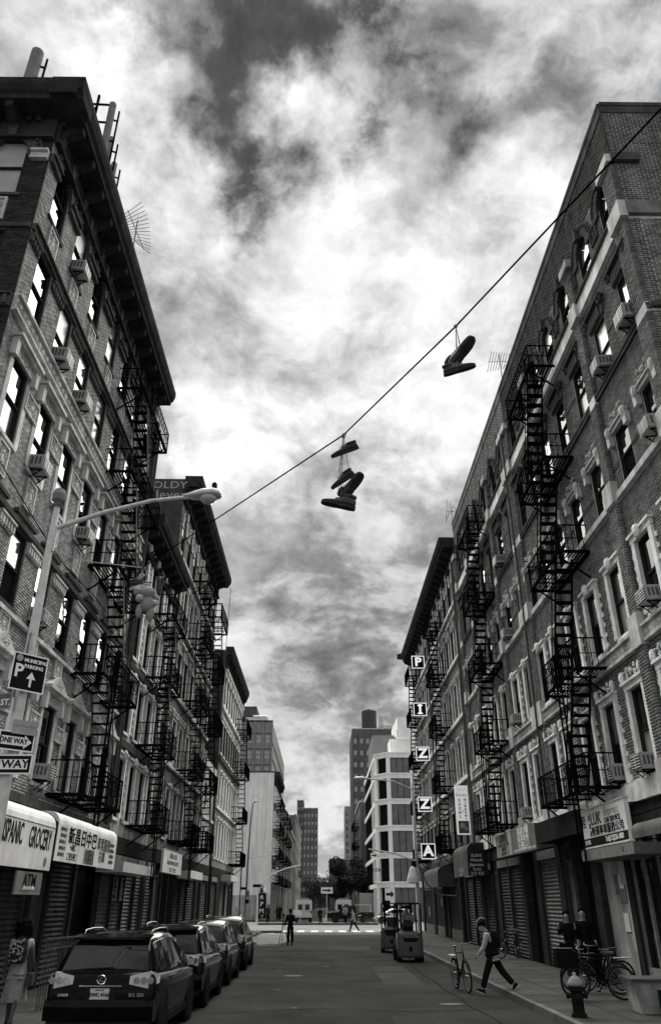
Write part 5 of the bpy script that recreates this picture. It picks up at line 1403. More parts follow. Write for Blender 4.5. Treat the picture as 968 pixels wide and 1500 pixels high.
g = MB(); g.lathe([(.05, -.27), (.16, -.265), (.17, -.251)], 14, (.3, 0, 1.02), 'y'); link('hub_cap', g.mesh('hub_cap', 'chrome'), sp_)

# ------------------------------------------------------------------ forklifts
def forklift(label, loc, rot, name_txt=True, driver=False):
    o = thing('forklift', label, 'forklift', loc, rot, 'forklifts standing by the right kerb')
    plan = lambda s_: [(-.52*s_, .16), (-.46*s_, .05), (-.3*s_, .0), (.3*s_, .0), (.46*s_, .05), (.52*s_, .16), (.52*s_, .75), (-.52*s_, .75)]
    g = MB(); g.loft([[(x, y + dy, z) for x, y in plan(s_)] for (z, s_, dy) in ((.16, .94, .04), (.24, 1.0, 0), (.70, 1.0, 0), (.98, .97, .02), (1.06, .88, .06))]); g.build('counterweight', 'forklift_paint', o)
    g = MB(); g.prism([(-.36, .98), (-.26, .72), (.26, .72), (.36, .98)], -.012, .02); g.build('rear_grille', 'trim_black', o)
    if name_txt: text('TOYOTA', .13, 0, -.018, .91, 'stucco_pale', o, 1.25, .004)
    g = MB(); g.box(-.05, .05, -.05, .02, .40, .56); g.build('tow_pin', 'iron', o)
    g = MB(); g.box(-.42, .42, .76, 1.75, .30, .85); g.box(-.40, .40, 1.3, 1.75, .2, .45); g.build('chassis', 'trim_black', o)
    g = MB(); g.box(-.24, .24, .85, 1.25, .95, 1.08); g.box(-.24, .24, .80, .92, 1.08, 1.50); g.build('seat', 'leather', o)
    g = MB(); g.tube([(0, 1.72, .85), (0, 1.5, 1.2)], .03, 6); g.ring((0, 1.48, 1.22), .16, .015, 'z', 16, 5); g.build('steering_wheel', 'trim_black', o)
    for s_ in (-1, 1):
        g = MB(); g.bar((s_*.48, .14, 1.0), (s_*.47, .2, 2.08), .07, .06); g.build('guard_post', 'trim_black', o)
        g = MB(); g.bar((s_*.48, 1.75, .8), (s_*.46, 1.5, 2.08), .06, .06); g.build('guard_post', 'trim_black', o)
        for y, r_ in ((.42, .23), (1.62, .32)):
            g = MB(); g.lathe([(r_*.5, -.1), (r_, -.1), (r_, .1), (r_*.5, .1)], 20, (s_*.44, y, r_), 'x'); w_ = g.build('wheel', 'rubber', o)
            g = MB(); g.lathe([(r_*.52, -.06), (r_*.52, .06), (.02, .07)], 14, (s_*.44, y, r_), 'x'); link('rim', g.mesh('rim', 'metal_grey'), w_)
        g = MB(); g.box(s_*.30-.05, s_*.30+.05, 1.98, 2.1, .08, 2.15); g.build('mast_rail', 'iron', o)
        g = MB(); g.box(s_*.22-.05, s_*.22+.05, 2.15, 3.1, .06, .10); g.build('fork', 'iron', o)
        g = MB(); g.lathe([(.05, -.03), (.06, .03)], 10, (s_*.40, .12, 1.98), 'y'); g.build('lamp', 'lens', o)
    g = MB(); g.box(-.48, .48, .16, 1.52, 2.08, 2.12); g.build('guard_roof', 'trim_black', o)
    for k in range(7): g = MB(); g.bar((-.42+k*.14, .18, 2.135), (-.42+k*.14, 1.5, 2.135), .03); g.build('roof_bar', 'trim_black', o)
    g = MB(); g.box(-.34, .34, 1.99, 2.09, .6, .7); g.box(-.34, .34, 1.99, 2.09, 1.9, 2.0); g.build('mast_crossbar', 'iron', o)
    g = MB(); g.box(-.35, .35, .30, .62, 1.06, 1.10); g.build('engine_hood', 'forklift_paint', o)
    return o
forklift('nearer forklift with brand lettering on its counterweight', (3.66, 35.1, 0), R(1))
forklift('farther forklift half hidden behind the nearer one', (3.44, 41.6, 0), R(-4), False)

# ------------------------------------------------------------------ people
def skin_mesh(P, Eg, m, sub=1, name='body'):
    names = list(P); idx = {n: i for i, n in enumerate(names)}
    me = bpy.data.meshes.new(name)
    me.from_pydata([P[n][:3] for n in names], [(idx[a], idx[b]) for a, b in Eg], []); me.update()
    o = bpy.data.objects.new(name, me)
    o.modifiers.new('skin', 'SKIN'); s_ = o.modifiers.new('sub', 'SUBSURF'); s_.levels = sub; s_.render_levels = sub
    o.modifiers['skin'].use_smooth_shade = True
    sv = me.skin_vertices[0].data
    for i, n in enumerate(names):
        r_ = P[n][3]; sv[i].radius = (r_, r_) if not isinstance(r_, tuple) else r_
    sv[0].use_root = True
    out = bake(o)
    bpy.data.objects.remove(o); bpy.data.meshes.remove(me)
    out.materials.clear(); out.materials.append(MATS[m]); out.polygons.foreach_set('use_smooth', [True]*len(out.polygons))
    return out
def person(label, loc, rot, H=1.72, lean=0.0, legs=((5, 0), (-5, 5)), arms=((5, 8, 15), (-5, 8, 15)), head=(0, 0), top='cloth_dark', bottom='cloth_black', sleeve=1.0, skin='skin', hair='hair', hair_size=1.0, skirt=False, group='people in the street', shoe_m='cloth_black', helmet=None, pack=None, sole='sneaker_pale', long_hair=False, seated=0.0, vest=None):
    o = thing('person', label, 'person', loc, rot, group); k = H/1.75
    def rot_fwd(L, a): return V((0, math.sin(a)*L, -math.cos(a)*L))
    pel = V((0, 0, 0)); P = {}; ankles = []
    J = {'pel': pel}
    for i, s_ in ((0, -1), (1, 1)):
        a, kn = R(legs[i][0]), R(legs[i][1]); hip = pel + V((s_*.095, 0, -.03)); knee = hip + rot_fwd(.44, a); ank = knee + rot_fwd(.42, a-kn)
        J['hip%d' % i], J['knee%d' % i], J['ank%d' % i] = hip, knee, ank
    low = min(J['ank0'].z, J['ank1'].z) - .085
    ln = R(lean); sp = lambda d: pel + V((0, math.sin(ln)*d, math.cos(ln)*d))
    J['waist'], J['chest'], J['neck'] = sp(.18), sp(.40), sp(.56)
    ht, tn = R(head[0]), R(head[1]); hd_ = J['neck'] + V((0, math.sin(ln+ht)*.15, math.cos(ln+ht)*.15)); J['head'] = hd_
    for i, s_ in ((0, -1), (1, 1)):
        f, ab, el = [R(q) for q in arms[i]]; sh = sp(.47) + V((s_*.185, 0, 0)); d = V((s_*math.sin(ab), math.sin(f)*math.cos(ab), -math.cos(f)*math.cos(ab)))
        eb = sh + d*.29; d2 = V((s_*math.sin(ab)*.4, math.sin(f+el), -math.cos(f+el))).normalized(); wr = eb + d2*.25
        J['sh%d' % i], J['eb%d' % i], J['wr%d' % i], J['d%d' % i] = sh, eb, wr, d2
    for q in J:
        if not q.startswith('d'): J[q] = (J[q] - V((0, 0, low)))*k + V((0, 0, seated))
    def pt(q, r_): return (J[q].x, J[q].y, J[q].z, r_*k)
    B = {'pel': pt('pel', .12), 'waist': pt('waist', .115), 'chest': pt('chest', .13), 'neck': pt('neck', .055)}
    h0 = J['neck']*.45+J['head']*.55; up_ = (J['head']-J['neck']).normalized(); fwd = V((math.sin(-tn), math.cos(tn), 0)); fwd = (fwd - up_*fwd.dot(up_)).normalized()
    def add(n, v, r_): B[n] = (v.x, v.y, v.z, r_*k)
    add('jaw', h0 + fwd*.025*k, .072); add('head', J['head'] + up_*.02*k + fwd*.008*k, .112); add('crown', J['head'] + up_*.085*k, .082); add('nose', J['head'] + fwd*.118*k - up_*.005*k, .016)
    E_ = [('pel','waist'),('waist','chest'),('chest','neck'),('neck','jaw'),('jaw','head'),('head','crown'),('head','nose')]
    for i in (0, 1):
        s_ = -1 if i == 0 else 1
        for q, r_ in (('hip', .092), ('knee', .06), ('ank', .042), ('sh', .062), ('eb', .043), ('wr', .03)): B[q+str(i)] = pt(q+str(i), r_)
        d2 = J['d%d' % i]; lat = V((0, 1, 0)) if abs(d2.z) > .7 else V((0, 0, 1)); lat = (lat - d2*lat.dot(d2)).normalized()
        add('palm%d' % i, J['wr%d' % i] + d2*.06*k, .034)
        E_ += [('pel','hip%d'%i),('hip%d'%i,'knee%d'%i),('knee%d'%i,'ank%d'%i),('chest','sh%d'%i),('sh%d'%i,'eb%d'%i),('eb%d'%i,'wr%d'%i),('wr%d'%i,'palm%d'%i)]
        add('heel%d' % i, J['ank%d' % i] + V((0, .05, -.05))*k, .035); E_.append(('ank%d'%i, 'heel%d'%i))
    bo = link('body', skin_mesh(B, E_, skin), o)
    for i in (0, 1):      # five fingers of unequal length, slightly curled
        s_ = -1 if i == 0 else 1; d2 = J['d%d' % i]; lat = V((0, 1, 0)) if abs(d2.z) > .7 else V((0, 0, 1)); lat = (lat - d2*lat.dot(d2)).normalized(); inn = V((-s_, 0, 0))
        fg = MB()
        for j, (a, L) in enumerate(((-.024, .062), (-.008, .078), (.008, .074), (.024, .06))):
            b0 = J['wr%d' % i] + d2*.085*k + lat*a*k; fg.tube([b0, b0 + d2*L*.55*k, b0 + d2*L*.9*k + inn*L*.35*k], [.0095*k, .009*k, .007*k], 6)
        b0 = J['wr%d' % i] + d2*.04*k + lat*.028*k; fg.tube([b0, b0 + lat*.03*k + d2*.03*k, b0 + lat*.035*k + d2*.06*k + inn*.01*k], [.012*k, .011*k, .008*k], 6)
        link('fingers', fg.mesh('fingers', skin, True), bo)
    ey = MB()
    lx = fwd.cross(up_)
    for s_ in (-1, 1): ey.ball(J['head'] + fwd*.092*k + lx*.032*k*s_ + up_*.022*k, .011*k, 6, 5)
    link('eyes', ey.mesh('eyes', 'ink'), bo); mo = MB(); c_ = J['head'] + fwd*.085*k - up_*.05*k; mo.bar(c_ - lx*.022*k, c_ + lx*.022*k, .008*k, .01*k); link('mouth', mo.mesh('mouth', 'skin_dark'), bo)
    for s_ in (-1, 1): er = MB(); er.ball(J['head'] + lx*.088*k*s_, (.012*k, .022*k, .032*k), 6, 5); link('ear', er.mesh('ear', skin), bo)
    # clothes
    T = {'pel': (*B['pel'][:3], .165*k), 'waist': (*B['waist'][:3], .155*k), 'chest': (*B['chest'][:3], .172*k), 'col': ((J['chest']*.3+J['neck']*.7)[:] + (.085*k,))}
    hem = J['pel'] - (J['waist']-J['pel']).normalized()*.09*k; T['hem'] = (hem.x, hem.y, hem.z, .175*k)
    TE = [('pel','waist'),('waist','chest'),('chest','col'),('pel','hem')]
    for i in (0, 1):
        T['sh%d'%i] = (*B['sh%d'%i][:3], .092*k); TE.append(('chest', 'sh%d'%i))
        if sleeve > 0:
            e = J['sh%d'%i].lerp(J['eb%d'%i], min(1, sleeve*2)); T['eb%d'%i] = (e.x, e.y, e.z, .07*k); TE.append(('sh%d'%i, 'eb%d'%i))
            if sleeve > .5: e = J['eb%d'%i].lerp(J['wr%d'%i], sleeve*2-1.05); T['wr%d'%i] = (e.x, e.y, e.z, .054*k); TE.append(('eb%d'%i, 'wr%d'%i))
    link('shirt', skin_mesh(T, TE, top), o)
    if vest:
        VT = {q: (*T[q][:3], T[q][3]*1.17) for q in ('waist', 'chest', 'col', 'pel', 'hem')}; link('vest', skin_mesh(VT, [('waist','chest'),('chest','col'),('waist','pel'),('pel','hem')], vest), o)
    if skirt:
        zc = J['pel'].z + .1; rings = []
        for q in range(9):
            f = q/8; rings.append([((.15+.10*f+.014*math.sin(7*t)*f)*k*math.cos(t), (.13+.12*f+.014*math.sin(7*t)*f)*k*math.sin(t)+.02*f, zc - f*.66*k) for t in [2*PI*j/28 for j in range(28)]])
        g = MB(); g.loft(rings, cap=False); g.build('skirt', bottom, o, smooth=True)
    else:
        Q = {'pel': (*B['pel'][:3], .155*k), 'wst': ((J['pel']*.2+J['waist']*.8)[:] + (.145*k,))}; QE = [('pel', 'wst')]
        for i in (0, 1):
            a = J['knee%d'%i].lerp(J['ank%d'%i], .96)
            Q['h%d'%i] = (*B['hip%d'%i][:3], .125*k); Q['k%d'%i] = (*B['knee%d'%i][:3], .098*k); Q['a%d'%i] = (a.x, a.y, a.z, .085*k); QE += [('pel','h%d'%i),('h%d'%i,'k%d'%i),('k%d'%i,'a%d'%i)]
        link('trousers', skin_mesh(Q, QE, bottom), o)
    for i in (0, 1):
        a = J['ank%d'%i]; g = MB(); dirv = (J['ank%d'%i]-J['knee%d'%i]).normalized(); tilt = V((0, -dirv.z, dirv.y)).normalized(); dn = -V((0, tilt.z*-1, tilt.y)).normalized()
        if dn.z > 0: dn = -dn
        rg = []
        for (t, hw, hh) in ((-.08, .03, .07), (-.04, .042, .1), (.04, .045, .085), (.11, .048, .055), (.165, .035, .04), (.18, .012, .03)):
            c_ = a + tilt*t*k + dn*.085*k; rg.append([c_ + V((hw*k, 0, 0)), c_ - V((hw*k, 0, 0)), c_ - V((hw*.8*k, 0, 0)) - dn*hh*k, c_ + V((hw*.8*k, 0, 0)) - dn*hh*k])
        g.loft(rg); so = g.build('shoe', shoe_m, o)
        g = MB(); g.loft([[p + dn*.016*k for p in r0[:2]] + [p - dn*.012*k for p in r0[1::-1]] for r0 in rg]); link('sole', g.mesh('sole', sole), so)
    c_ = J['head'] + up_*.055*k - fwd*.038*k
    if hair:
        rr_ = random.Random(len(label)); g = MB(); g.ball(c_, (.098*k*hair_size, .095*k*hair_size, .092*k*hair_size), 12, 8)
        if long_hair or hair_size > 1.2:
            for q in range(60):
                t, u_ = rr_.random()*2*PI, rr_.random()*1.2-.55; rad = .095*k*hair_size
                g.ball(c_ + V((math.cos(t)*rad*math.cos(u_), math.sin(t)*rad*math.cos(u_)-.01, math.sin(u_)*rad - (.08*k if q % 2 else 0))), .036*k*hair_size, 6, 5)
        g.v = [p for p in g.v]; g.build('hair', hair, o, smooth=True)
    if helmet:
        rg = []
        for q in range(6):
            a = PI/2*q/5; rg.append([c_ + lx*(.125*k*math.cos(a)*math.cos(t)) + fwd*(.15*k*math.cos(a)*math.sin(t)) + up_*(.02*k + .11*k*math.sin(a)) for t in [2*PI*j/16 for j in range(16)]])
        g = MB(); g.loft(rg); ho = g.build('helmet', helmet, o, smooth=True)
        for s_ in (-.05, 0, .05):
            g = MB(); g.tube([c_ + lx*s_*k + fwd*.15*k*math.cos(a) + up_*(.025*k+.115*k*math.sin(a)) for a in [PI*j/8 for j in range(9)]], .011*k, 5); link('helmet_rib', g.mesh('helmet_rib', 'sneaker_pale'), ho)
    if pack:
        bk = V((0, -math.cos(ln), math.sin(ln))); c_ = J['chest']*.65+J['waist']*.35 + bk*.18*k; ax = (J['neck']-J['pel']).normalized()
        rg = []
        for (f, w_, d_) in ((-.22, .10, .05), (-.20, .14, .08), (0, .155, .09), (.16, .145, .08), (.21, .10, .05)):
            rg.append([c_ + ax*f*k + V((1,0,0))*w_*k*sx_ + bk*d_*k*sy_ for sx_, sy_ in ((-1, -1), (1, -1), (1, .6), (.7, 1), (-.7, 1), (-1, .6))])
        g = MB(); g.loft(rg); po = g.build('backpack', pack, o)
        for s_ in (-1, 1):
            g = MB(); g.tube([c_ + ax*.2*k + V((s_*.1*k,0,0)) - bk*.05*k, J['neck'] + V((s_*.12*k,0,-.0)) , J['chest'] + V((s_*.13*k, 0, 0)) - bk*.16*k, J['waist'] + V((s_*.14*k,0,0))], .018*k, 5); link('strap', g.mesh('strap', 'cloth_black'), po)
    return o, J
wm, WJ = person('woman seen from behind with curly dark hair, long skirt and patterned backpack', (-5.72, 16.6, .15), R(4), 1.62, 3, ((16, 6), (-14, 12)), ((-8, 12, 20), (8, 14, 35)), (5, 0), 'cloth_grey', 'cloth_grey', .25, 'skin_dark', 'hair', 1.5, True, shoe_m='leather', pack='cloth_dark', sole='rubber', long_hair=True)
g = MB(); rr = random.Random(3)
for k in range(70): g.ball((rr.uniform(-.12, .12), -.275+rr.uniform(-.005, .005), 1.02+rr.uniform(-.0, .36)), (.014, .008, .014), 5, 4)
g.build('bag_pattern', 'cloth_pale', wm)
g = MB(); g.tube([(.2, .05, 1.36), (.27, .02, 1.0), (.25, -.02, .78)], .012, 5); g.box(.2, .32, -.1, .08, .62, .82); g.build('handbag', 'leather', wm)
person('walking man with bike helmet, pale sleeve and dark vest by the right kerb', (4.55, 23.0, .06), R(72), 1.68, 12, ((24, 4), (-30, 14)), ((14, 10, 30), (-18, 10, 20)), (28, 5), 'cloth_pale', 'cloth_black', 1.0, 'skin', 'hair', 1.0, helmet='trim_black', pack='cloth_black', shoe_m='cloth_black', vest='cloth_black')
person('dark clothed man standing in the road beside a tripod', (-1.75, 49.2, 0), R(15), 1.76, 2, ((6, 0), (-6, 4)), ((10, 10, 40), (30, 12, 60)), (10, 0), 'cloth_black', 'cloth_black', 1.0, 'skin_dark', sole='rubber')
person('pedestrian crossing at the white stripes carrying a pale bag', (2.75, 71.8, 0), R(80), 1.68, 3, ((24, 6), (-22, 16)), ((-14, 8, 12), (14, 8, 20)), (0, 0), 'cloth_grey', 'cloth_black', 1.0, 'skin')
person('smiling person in dark top facing the camera at the right shopfront', (7.60, 24.7, .15), R(172), 1.78, 0, ((3, 0), (-3, 0)), ((10, 8, 40), (10, 8, 40)), (0, 0), 'cloth_black', 'cloth_black', 1.0, 'skin', 'hair', 1.04)
person('person in dark hood left of the smiling one at the right shopfront', (7.2, 24.9, .15), R(160), 1.72, 4, ((3, 0), (-3, 0)), ((40, 8, 90), (40, 8, 90)), (8, 0), 'cloth_black', 'cloth_black', 1.0, 'skin', 'cloth_black', 1.12)
person('shorter person right of the smiling one at the right shopfront', (7.85, 25.3, .15), R(185), 1.70, 0, ((3, 0), (-3, 0)), ((5, 8, 20), (5, 8, 20)), (0, 0), 'cloth_dark', 'cloth_black', 1.0, 'skin_dark', 'hair', 1.1)
person('forklift driver in pale shirt seated in the nearer forklift', (3.66, 36.05, .1), R(178), 1.66, 0, ((75, 75), (75, 75)), ((30, 8, 50), (30, 8, 50)), (0, 0), 'cloth_pale', 'cloth_black', .6, 'skin', 'hair', 1.05, seated=.52)
tp = thing('tripod', 'thin camera tripod beside the man standing in the road', 'tripod', (-2.15, 49.1, 0))
for k in range(3): a = 2*PI*k/3+.4; g = MB(); g.tube([(.32*math.cos(a), .32*math.sin(a), 0), (0, 0, 1.25)], .018, 5); g.build('leg', 'iron', tp)
g = MB(); g.tube([(0,0,1.2), (0,0,1.45)], .02, 5); g.box(-.07, .07, -.05, .08, 1.45, 1.56); g.build('camera_head', 'trim_black', tp)

# ------------------------------------------------------------------ bicycles
BIKE = {}
def bicycle(label, loc, rot, lean=0.0, rack=False, pale_saddle=False, basket=False, group='bicycles'):
    if not BIKE:
        t = MB(); t.ring((0,0,0), .325, .022, 'x', 28, 6); BIKE['tyre'] = t.mesh('wheel', 'rubber', True)
        r_ = MB(); r_.ring((0,0,0), .298, .012, 'x', 28, 4); r_.lathe([(.03, -.05), (.03, .05)], 8, (0,0,0), 'x'); BIKE['rim'] = r_.mesh('rim', 'alloy')
        s_ = MB()
        for k in range(18): a = 2*PI*k/18; s_.bar((.03*(-1)**k, 0, 0), (0, .295*math.cos(a), .295*math.sin(a)), .004)
        BIKE['spokes'] = s_.mesh('spokes', 'metal_grey')
        f = MB(); bb, se, hd1, hd2, ra = (0,.43,.29), (0,.27,.80), (0,.90,.86), (0,.93,.74), (0,0,.345)
        f.tube([bb, se], .016, 7); f.tube([se, hd1], .016, 7); f.tube([bb, hd2], .019, 7); f.tube([hd1, hd2], .02, 7)
        for s in (-.05, .05): f.tube([(s,0,.345), (0,.43,.29)], .011, 6); f.tube([(s,0,.345), (0,.29,.72)], .010, 6)
        BIKE['frame'] = f.mesh('frame', 'car_dark', True)
        k = MB()
        for s in (-.05, .05): k.tube([(s, 1.06, .345), (s, .95, .68), (0, .93, .74)], .012, 6)
        BIKE['fork'] = k.mesh('fork', 'car_dark', True)
        h = MB(); h.tube([(0,.90,.86), (0,.885,.98), (0,.93,1.02)], .014, 6); h.tube([(-.28,.84,1.05), (-.1,.94,1.03), (.1,.94,1.03), (.28,.84,1.05)], .013, 6); BIKE['handlebar'] = h.mesh('handlebar', 'metal_grey', True)
        q = MB(); q.tube([(0,.27,.8), (0,.25,.93)], .013, 6); q.loft([[(-w_, y, .94), (w_, y, .94), (w_*.7, y, .975), (-w_*.7, y, .975)] for (y, w_) in ((.10, .05), (.14, .075), (.24, .06), (.36, .022), (.40, .012))]); BIKE['saddle'] = q.mesh('saddle', 'leather')
        c_ = MB(); c_.ring((.06,.43,.29), .085, .008, 'x', 18, 4); c_.tube([(.07,.43,.29), (.08,.52,.16)], .012, 5); c_.tube([(-.07,.43,.29), (-.08,.34,.42)], .012, 5); c_.box(.08, .16, .49, .57, .145, .165); c_.box(-.16, -.08, .31, .39, .415, .435); BIKE['crank'] = c_.mesh('crank', 'iron')
        z = MB(); z.box(-.07, .07, -.28, .2, .73, .75)
        for s in (-.06, .06): z.tube([(s, 0, .345), (s*1.1, -.1, .73)], .008, 5)
        BIKE['rack'] = z.mesh('rack', 'sneaker_pale')
        b = MB()
        for (x0, x1, y0, y1) in ((-.2, .2, 1.0, 1.02), (-.2, .2, 1.3, 1.32), (-.2, -.18, 1.02, 1.3), (.18, .2, 1.02, 1.3)): b.box(x0, x1, y0, y1, .82, 1.06)
        b.box(-.2, .2, 1.0, 1.32, .80, .82); BIKE['basket'] = b.mesh('basket', 'iron')
    o = thing('bicycle', label, 'bicycle', loc, (0, lean, rot), group)
    for y in (0, 1.06):
        w_ = link('wheel', BIKE['tyre'], o, (0, y, .345)); link('rim', BIKE['rim'], w_); link('spokes', BIKE['spokes'], w_)
    for q in ('frame', 'fork', 'handlebar', 'saddle', 'crank'): link(q, BIKE[q], o)
    if rack: link('rack', BIKE['rack'], o)
    if basket: link('basket', BIKE['basket'], o)
    return o
bicycle('bicycle with pale rear rack held by the walking man at the kerb', (3.82, 24.75, 0), R(-173), R(3), rack=True).scale = (1.1,)*3
bicycle('bicycle leaning under the raised shutter on the right pavement', (7.2, 34.6, .15), R(-52), R(8))
db = bicycle('delivery bicycle with a black cargo box behind the hydrant', (7.0, 20.4, .15), R(84), R(-4))
bicycle('second delivery bicycle parked behind the planter, turned to the shop', (7.35, 21.6, .15), R(70), R(6), basket=True)
bicycle('bicycle behind the other two near the right shop door', (7.7, 22.3, .15), R(100), R(-4), rack=True)
g = MB()
for (x0, x1, y0, y1) in ((-.24, .24, 1.0, 1.02), (-.24, .24, 1.45, 1.47), (-.24, -.22, 1.02, 1.45), (.22, .24, 1.02, 1.45)): g.box(x0, x1, y0, y1, .68, 1.0)
g.box(-.24, .24, 1.0, 1.47, .66, .68); g.build('cargo_box', 'cloth_black', db)
g = MB(); g.tube([(.24, 1.46, 1.0), (.24, 1.46, 1.18), (.24, 1.2, 1.14)], .013, 5); g.tube([(.24, 1.0, 1.01), (.24, 1.47, 1.01)], .012, 5); g.build('cargo_handle', 'metal_grey', db)

# ------------------------------------------------------------------ hydrant, planter, railing, stand
hy = thing('fire_hydrant', 'fire hydrant with pale bonnet on the right pavement', 'hydrant', (5.10, 17.6, .15))
g = MB(); g.lathe([(.15, 0), (.15, .05), (.115, .07), (.11, .42), (.15, .44), (.15, .5), (.13, .52), (.0, .52)], 16); g.build('barrel', 'hydrant_paint', hy)
g = MB(); g.lathe([(.16, .5205), (.17, .54), (.15, .58), (.11, .64), (.07, .68), (.03, .70), (.03, .75), (.0, .75)], 16); g.build('bonnet', 'metal_grey', hy, smooth=True)
g = MB(); g.lathe([(.06, -.1), (.06, -.14), (.075, -.14), (.075, -.18), (.03, -.19)], 12, (0, 0, .34), 'y'); g.build('pumper_cap', 'hydrant_paint', hy)
for s_ in (-1, 1): g = MB(); g.lathe([(.045, s_*.1), (.045, s_*.16), (.06, s_*.16), (.06, s_*.2), (.02, s_*.21)], 10, (0, 0, .36), 'x'); g.build('side_cap', 'hydrant_paint', hy)
pl = thing('planter_box', 'weathered pale box barrier with a dark panel at the lower right edge', 'planter', (7.42, 18.3, .15), R(-3))
g = MB(); g.loft([[(-.9, -.35, 0), (.9, -.35, 0), (.9, .35, 0), (-.9, .35, 0)], [(-1.0, -.4, .56), (1.0, -.4, .56), (1.0, .4, .56), (-1.0, .4, .56)]]); g.build('box', 'barrier_paint', pl)
g = MB(); g.box(-1.06, 1.06, -.46, .46, .561, .61); g.build('rim', 'stone_dark', pl)
g = MB(); g.box(-.55, .75, -.46, -.405, -.06, .42); g.build('dark_panel', 'trim_black', pl)
fn = thing('railing', 'low iron railing of thin bars on the left pavement by the shutters', 'railing', (-5.9, 18.6, .15), R(78))
g = MB(); g.bar((0, 0, 1.3), (1.9, 0, 1.3), .04); g.bar((0, 0, 1.12), (1.9, 0, 1.12), .03); g.bar((0, 0, .08), (1.9, 0, .08), .03); g.build('rail', 'iron_worn', fn)
for k in range(20): g = MB(); g.bar((k*.1, 0, 0), (k*.1, 0, 1.3), .016); g.build('bar', 'iron_worn', fn)
g = MB()
for k in range(9): g.ring((.1+k*.21, 0, 1.21), .045, .008, 'y', 10, 4)
g.build('ring_row', 'iron_worn', fn)
# ------------------------------------------------------------------ lamps and signals farther down the street
def signal(parent, x, y, z, rot=0.0):
    g = MB(); g.box(-.17, .17, -.12, .12, -.5, .5); so = g.build('signal_head', 'trim_black', parent, (x, y, z), rot)
    for k in range(3):
        g = MB(); g.lathe([(.12, -.16), (.12, -.121), (.0, -.121)], 12, (0, 0, .32-k*.32), 'y'); link('signal_lens', g.mesh('signal_lens', 'lens' if k == 0 else 'lens_dark'), so)
        g = MB(); g.ring((0, -.22, .32-k*.32), .135, .012, 'y', 12, 4, 0, PI); link('visor', g.mesh('visor', 'metal_grey'), so)
    return so
def lamp(label, loc, h, arm, side=1, m='galvanised'):
    o = thing('street_lamp', label, 'street lamp', loc, 0, 'street lamps farther down the street')
    g = MB(); g.lathe([(.16, 0), (.14, .4), (.10, .6), (.06, h)], 8); g.build('pole', m, o)
    g = MB(); g.tube([(0, 0, h-.3), (side*arm*.4, 0, h+.15), (side*arm, 0, h+.3)], .04, 6); g.build('arm', m, o)
    g = MB(); g.loft([[(side*(arm-.1+q), .14*w_*math.cos(t), h+.3+.1*w_*math.sin(t)) for t in [2*PI*k/10 for k in range(10)]] for q, w_ in ((0, .4), (.2, 1), (.6, 1.1), (.75, .4))]); g.build('luminaire', 'metal_pale', o)
    return o
rl = lamp('street lamp rising behind the forklifts on the right kerb', (5.2, 45, .15), 8.0, 2.7, -1)
g = MB(); g.tube([(0, 0, 4.0), (-1.2, 0, 4.4), (-2.6, 0, 4.6)], .045, 6); g.build('lower_arm', 'galvanised', rl)
g = MB(); g.lathe([(.05, 3.75), (.16, 3.6), (.3, 3.2), (.34, 2.95), (.1, 2.9)], 10, (-.25, -.1, 0)); g.build('bagged_signal', 'awning_white', rl)
g = MB(); g.tube([(.05, 0, 3.9), (.5, -.1, 2.9), (1.1, -.3, 2.35), (2.0, -.5, 2.3)], .04, 6); g.build('cable_bundle', 'iron_worn', rl)
g = MB(); g.box(-.28, -.02, -.1, .12, 3.7, 4.0); g.build('junction_box', 'trim_black', rl)
ll = thing('street_lamp', 'slim lamp post with curved top at the far left corner', 'street lamp', (-6.4, 72, .12), 0, 'street lamps farther down the street')
g = MB(); g.tube([(0, 0, 0), (.02, 0, 5), (.1, 0, 8.5), (.25, 0, 9.9), (.45, 0, 10.1)], [.11, .09, .06, .05, .04], 7); g.build('pole', 'metal_grey', ll)
g = MB(); g.ball((.5, 0, 10.15), (.2, .12, .1), 10, 6); g.build('luminaire', 'metal_pale', ll)
g = MB(); g.tube([(.02, 0, 5.4), (1.2, 0, 5.65), (2.5, 0, 5.75)], .045, 6); g.build('mast_arm', 'galvanised', ll); signal(ll, 2.3, 0, 5.1)
for (x, z, w_, h_) in ((-.25, 3.1, .55, .2), (.12, 2.7, .3, .45), (.1, 2.1, .34, .3)): g = MB(); g.box(x-w_/2, x+w_/2, -.14, -.12, z-h_/2, z+h_/2); g.build('sign_plate', 'sign_black' if z != 2.7 else 'sign_grey', ll)
sg = thing('traffic_signal', 'traffic signal hanging from a long rising arm across the wide street', 'traffic signal', (-7.0, 93.4, .15))
g = MB(); g.lathe([(.15, 0), (.1, .5), (.08, 5.2)], 8); g.build('pole', 'galvanised', sg)
g = MB(); g.tube([(0, 0, 3.6), (1.4, 0, 4.8), (3.0, 0, 5.4), (4.6, 0, 5.75)], .06, 6); g.build('mast_arm', 'galvanised', sg); signal(sg, 4.6, 0, 5.0); signal(sg, .4, -.1, 3.2)
g = MB(); g.bar((-.5, 0, 5.25), (.5, 0, 5.25), .07); g.build('cross_bar', 'galvanised', sg); g = MB(); g.box(-.6, .35, -.12, -.1, 3.5, 3.8); g.build('one_way_plate', 'sign_black', sg)
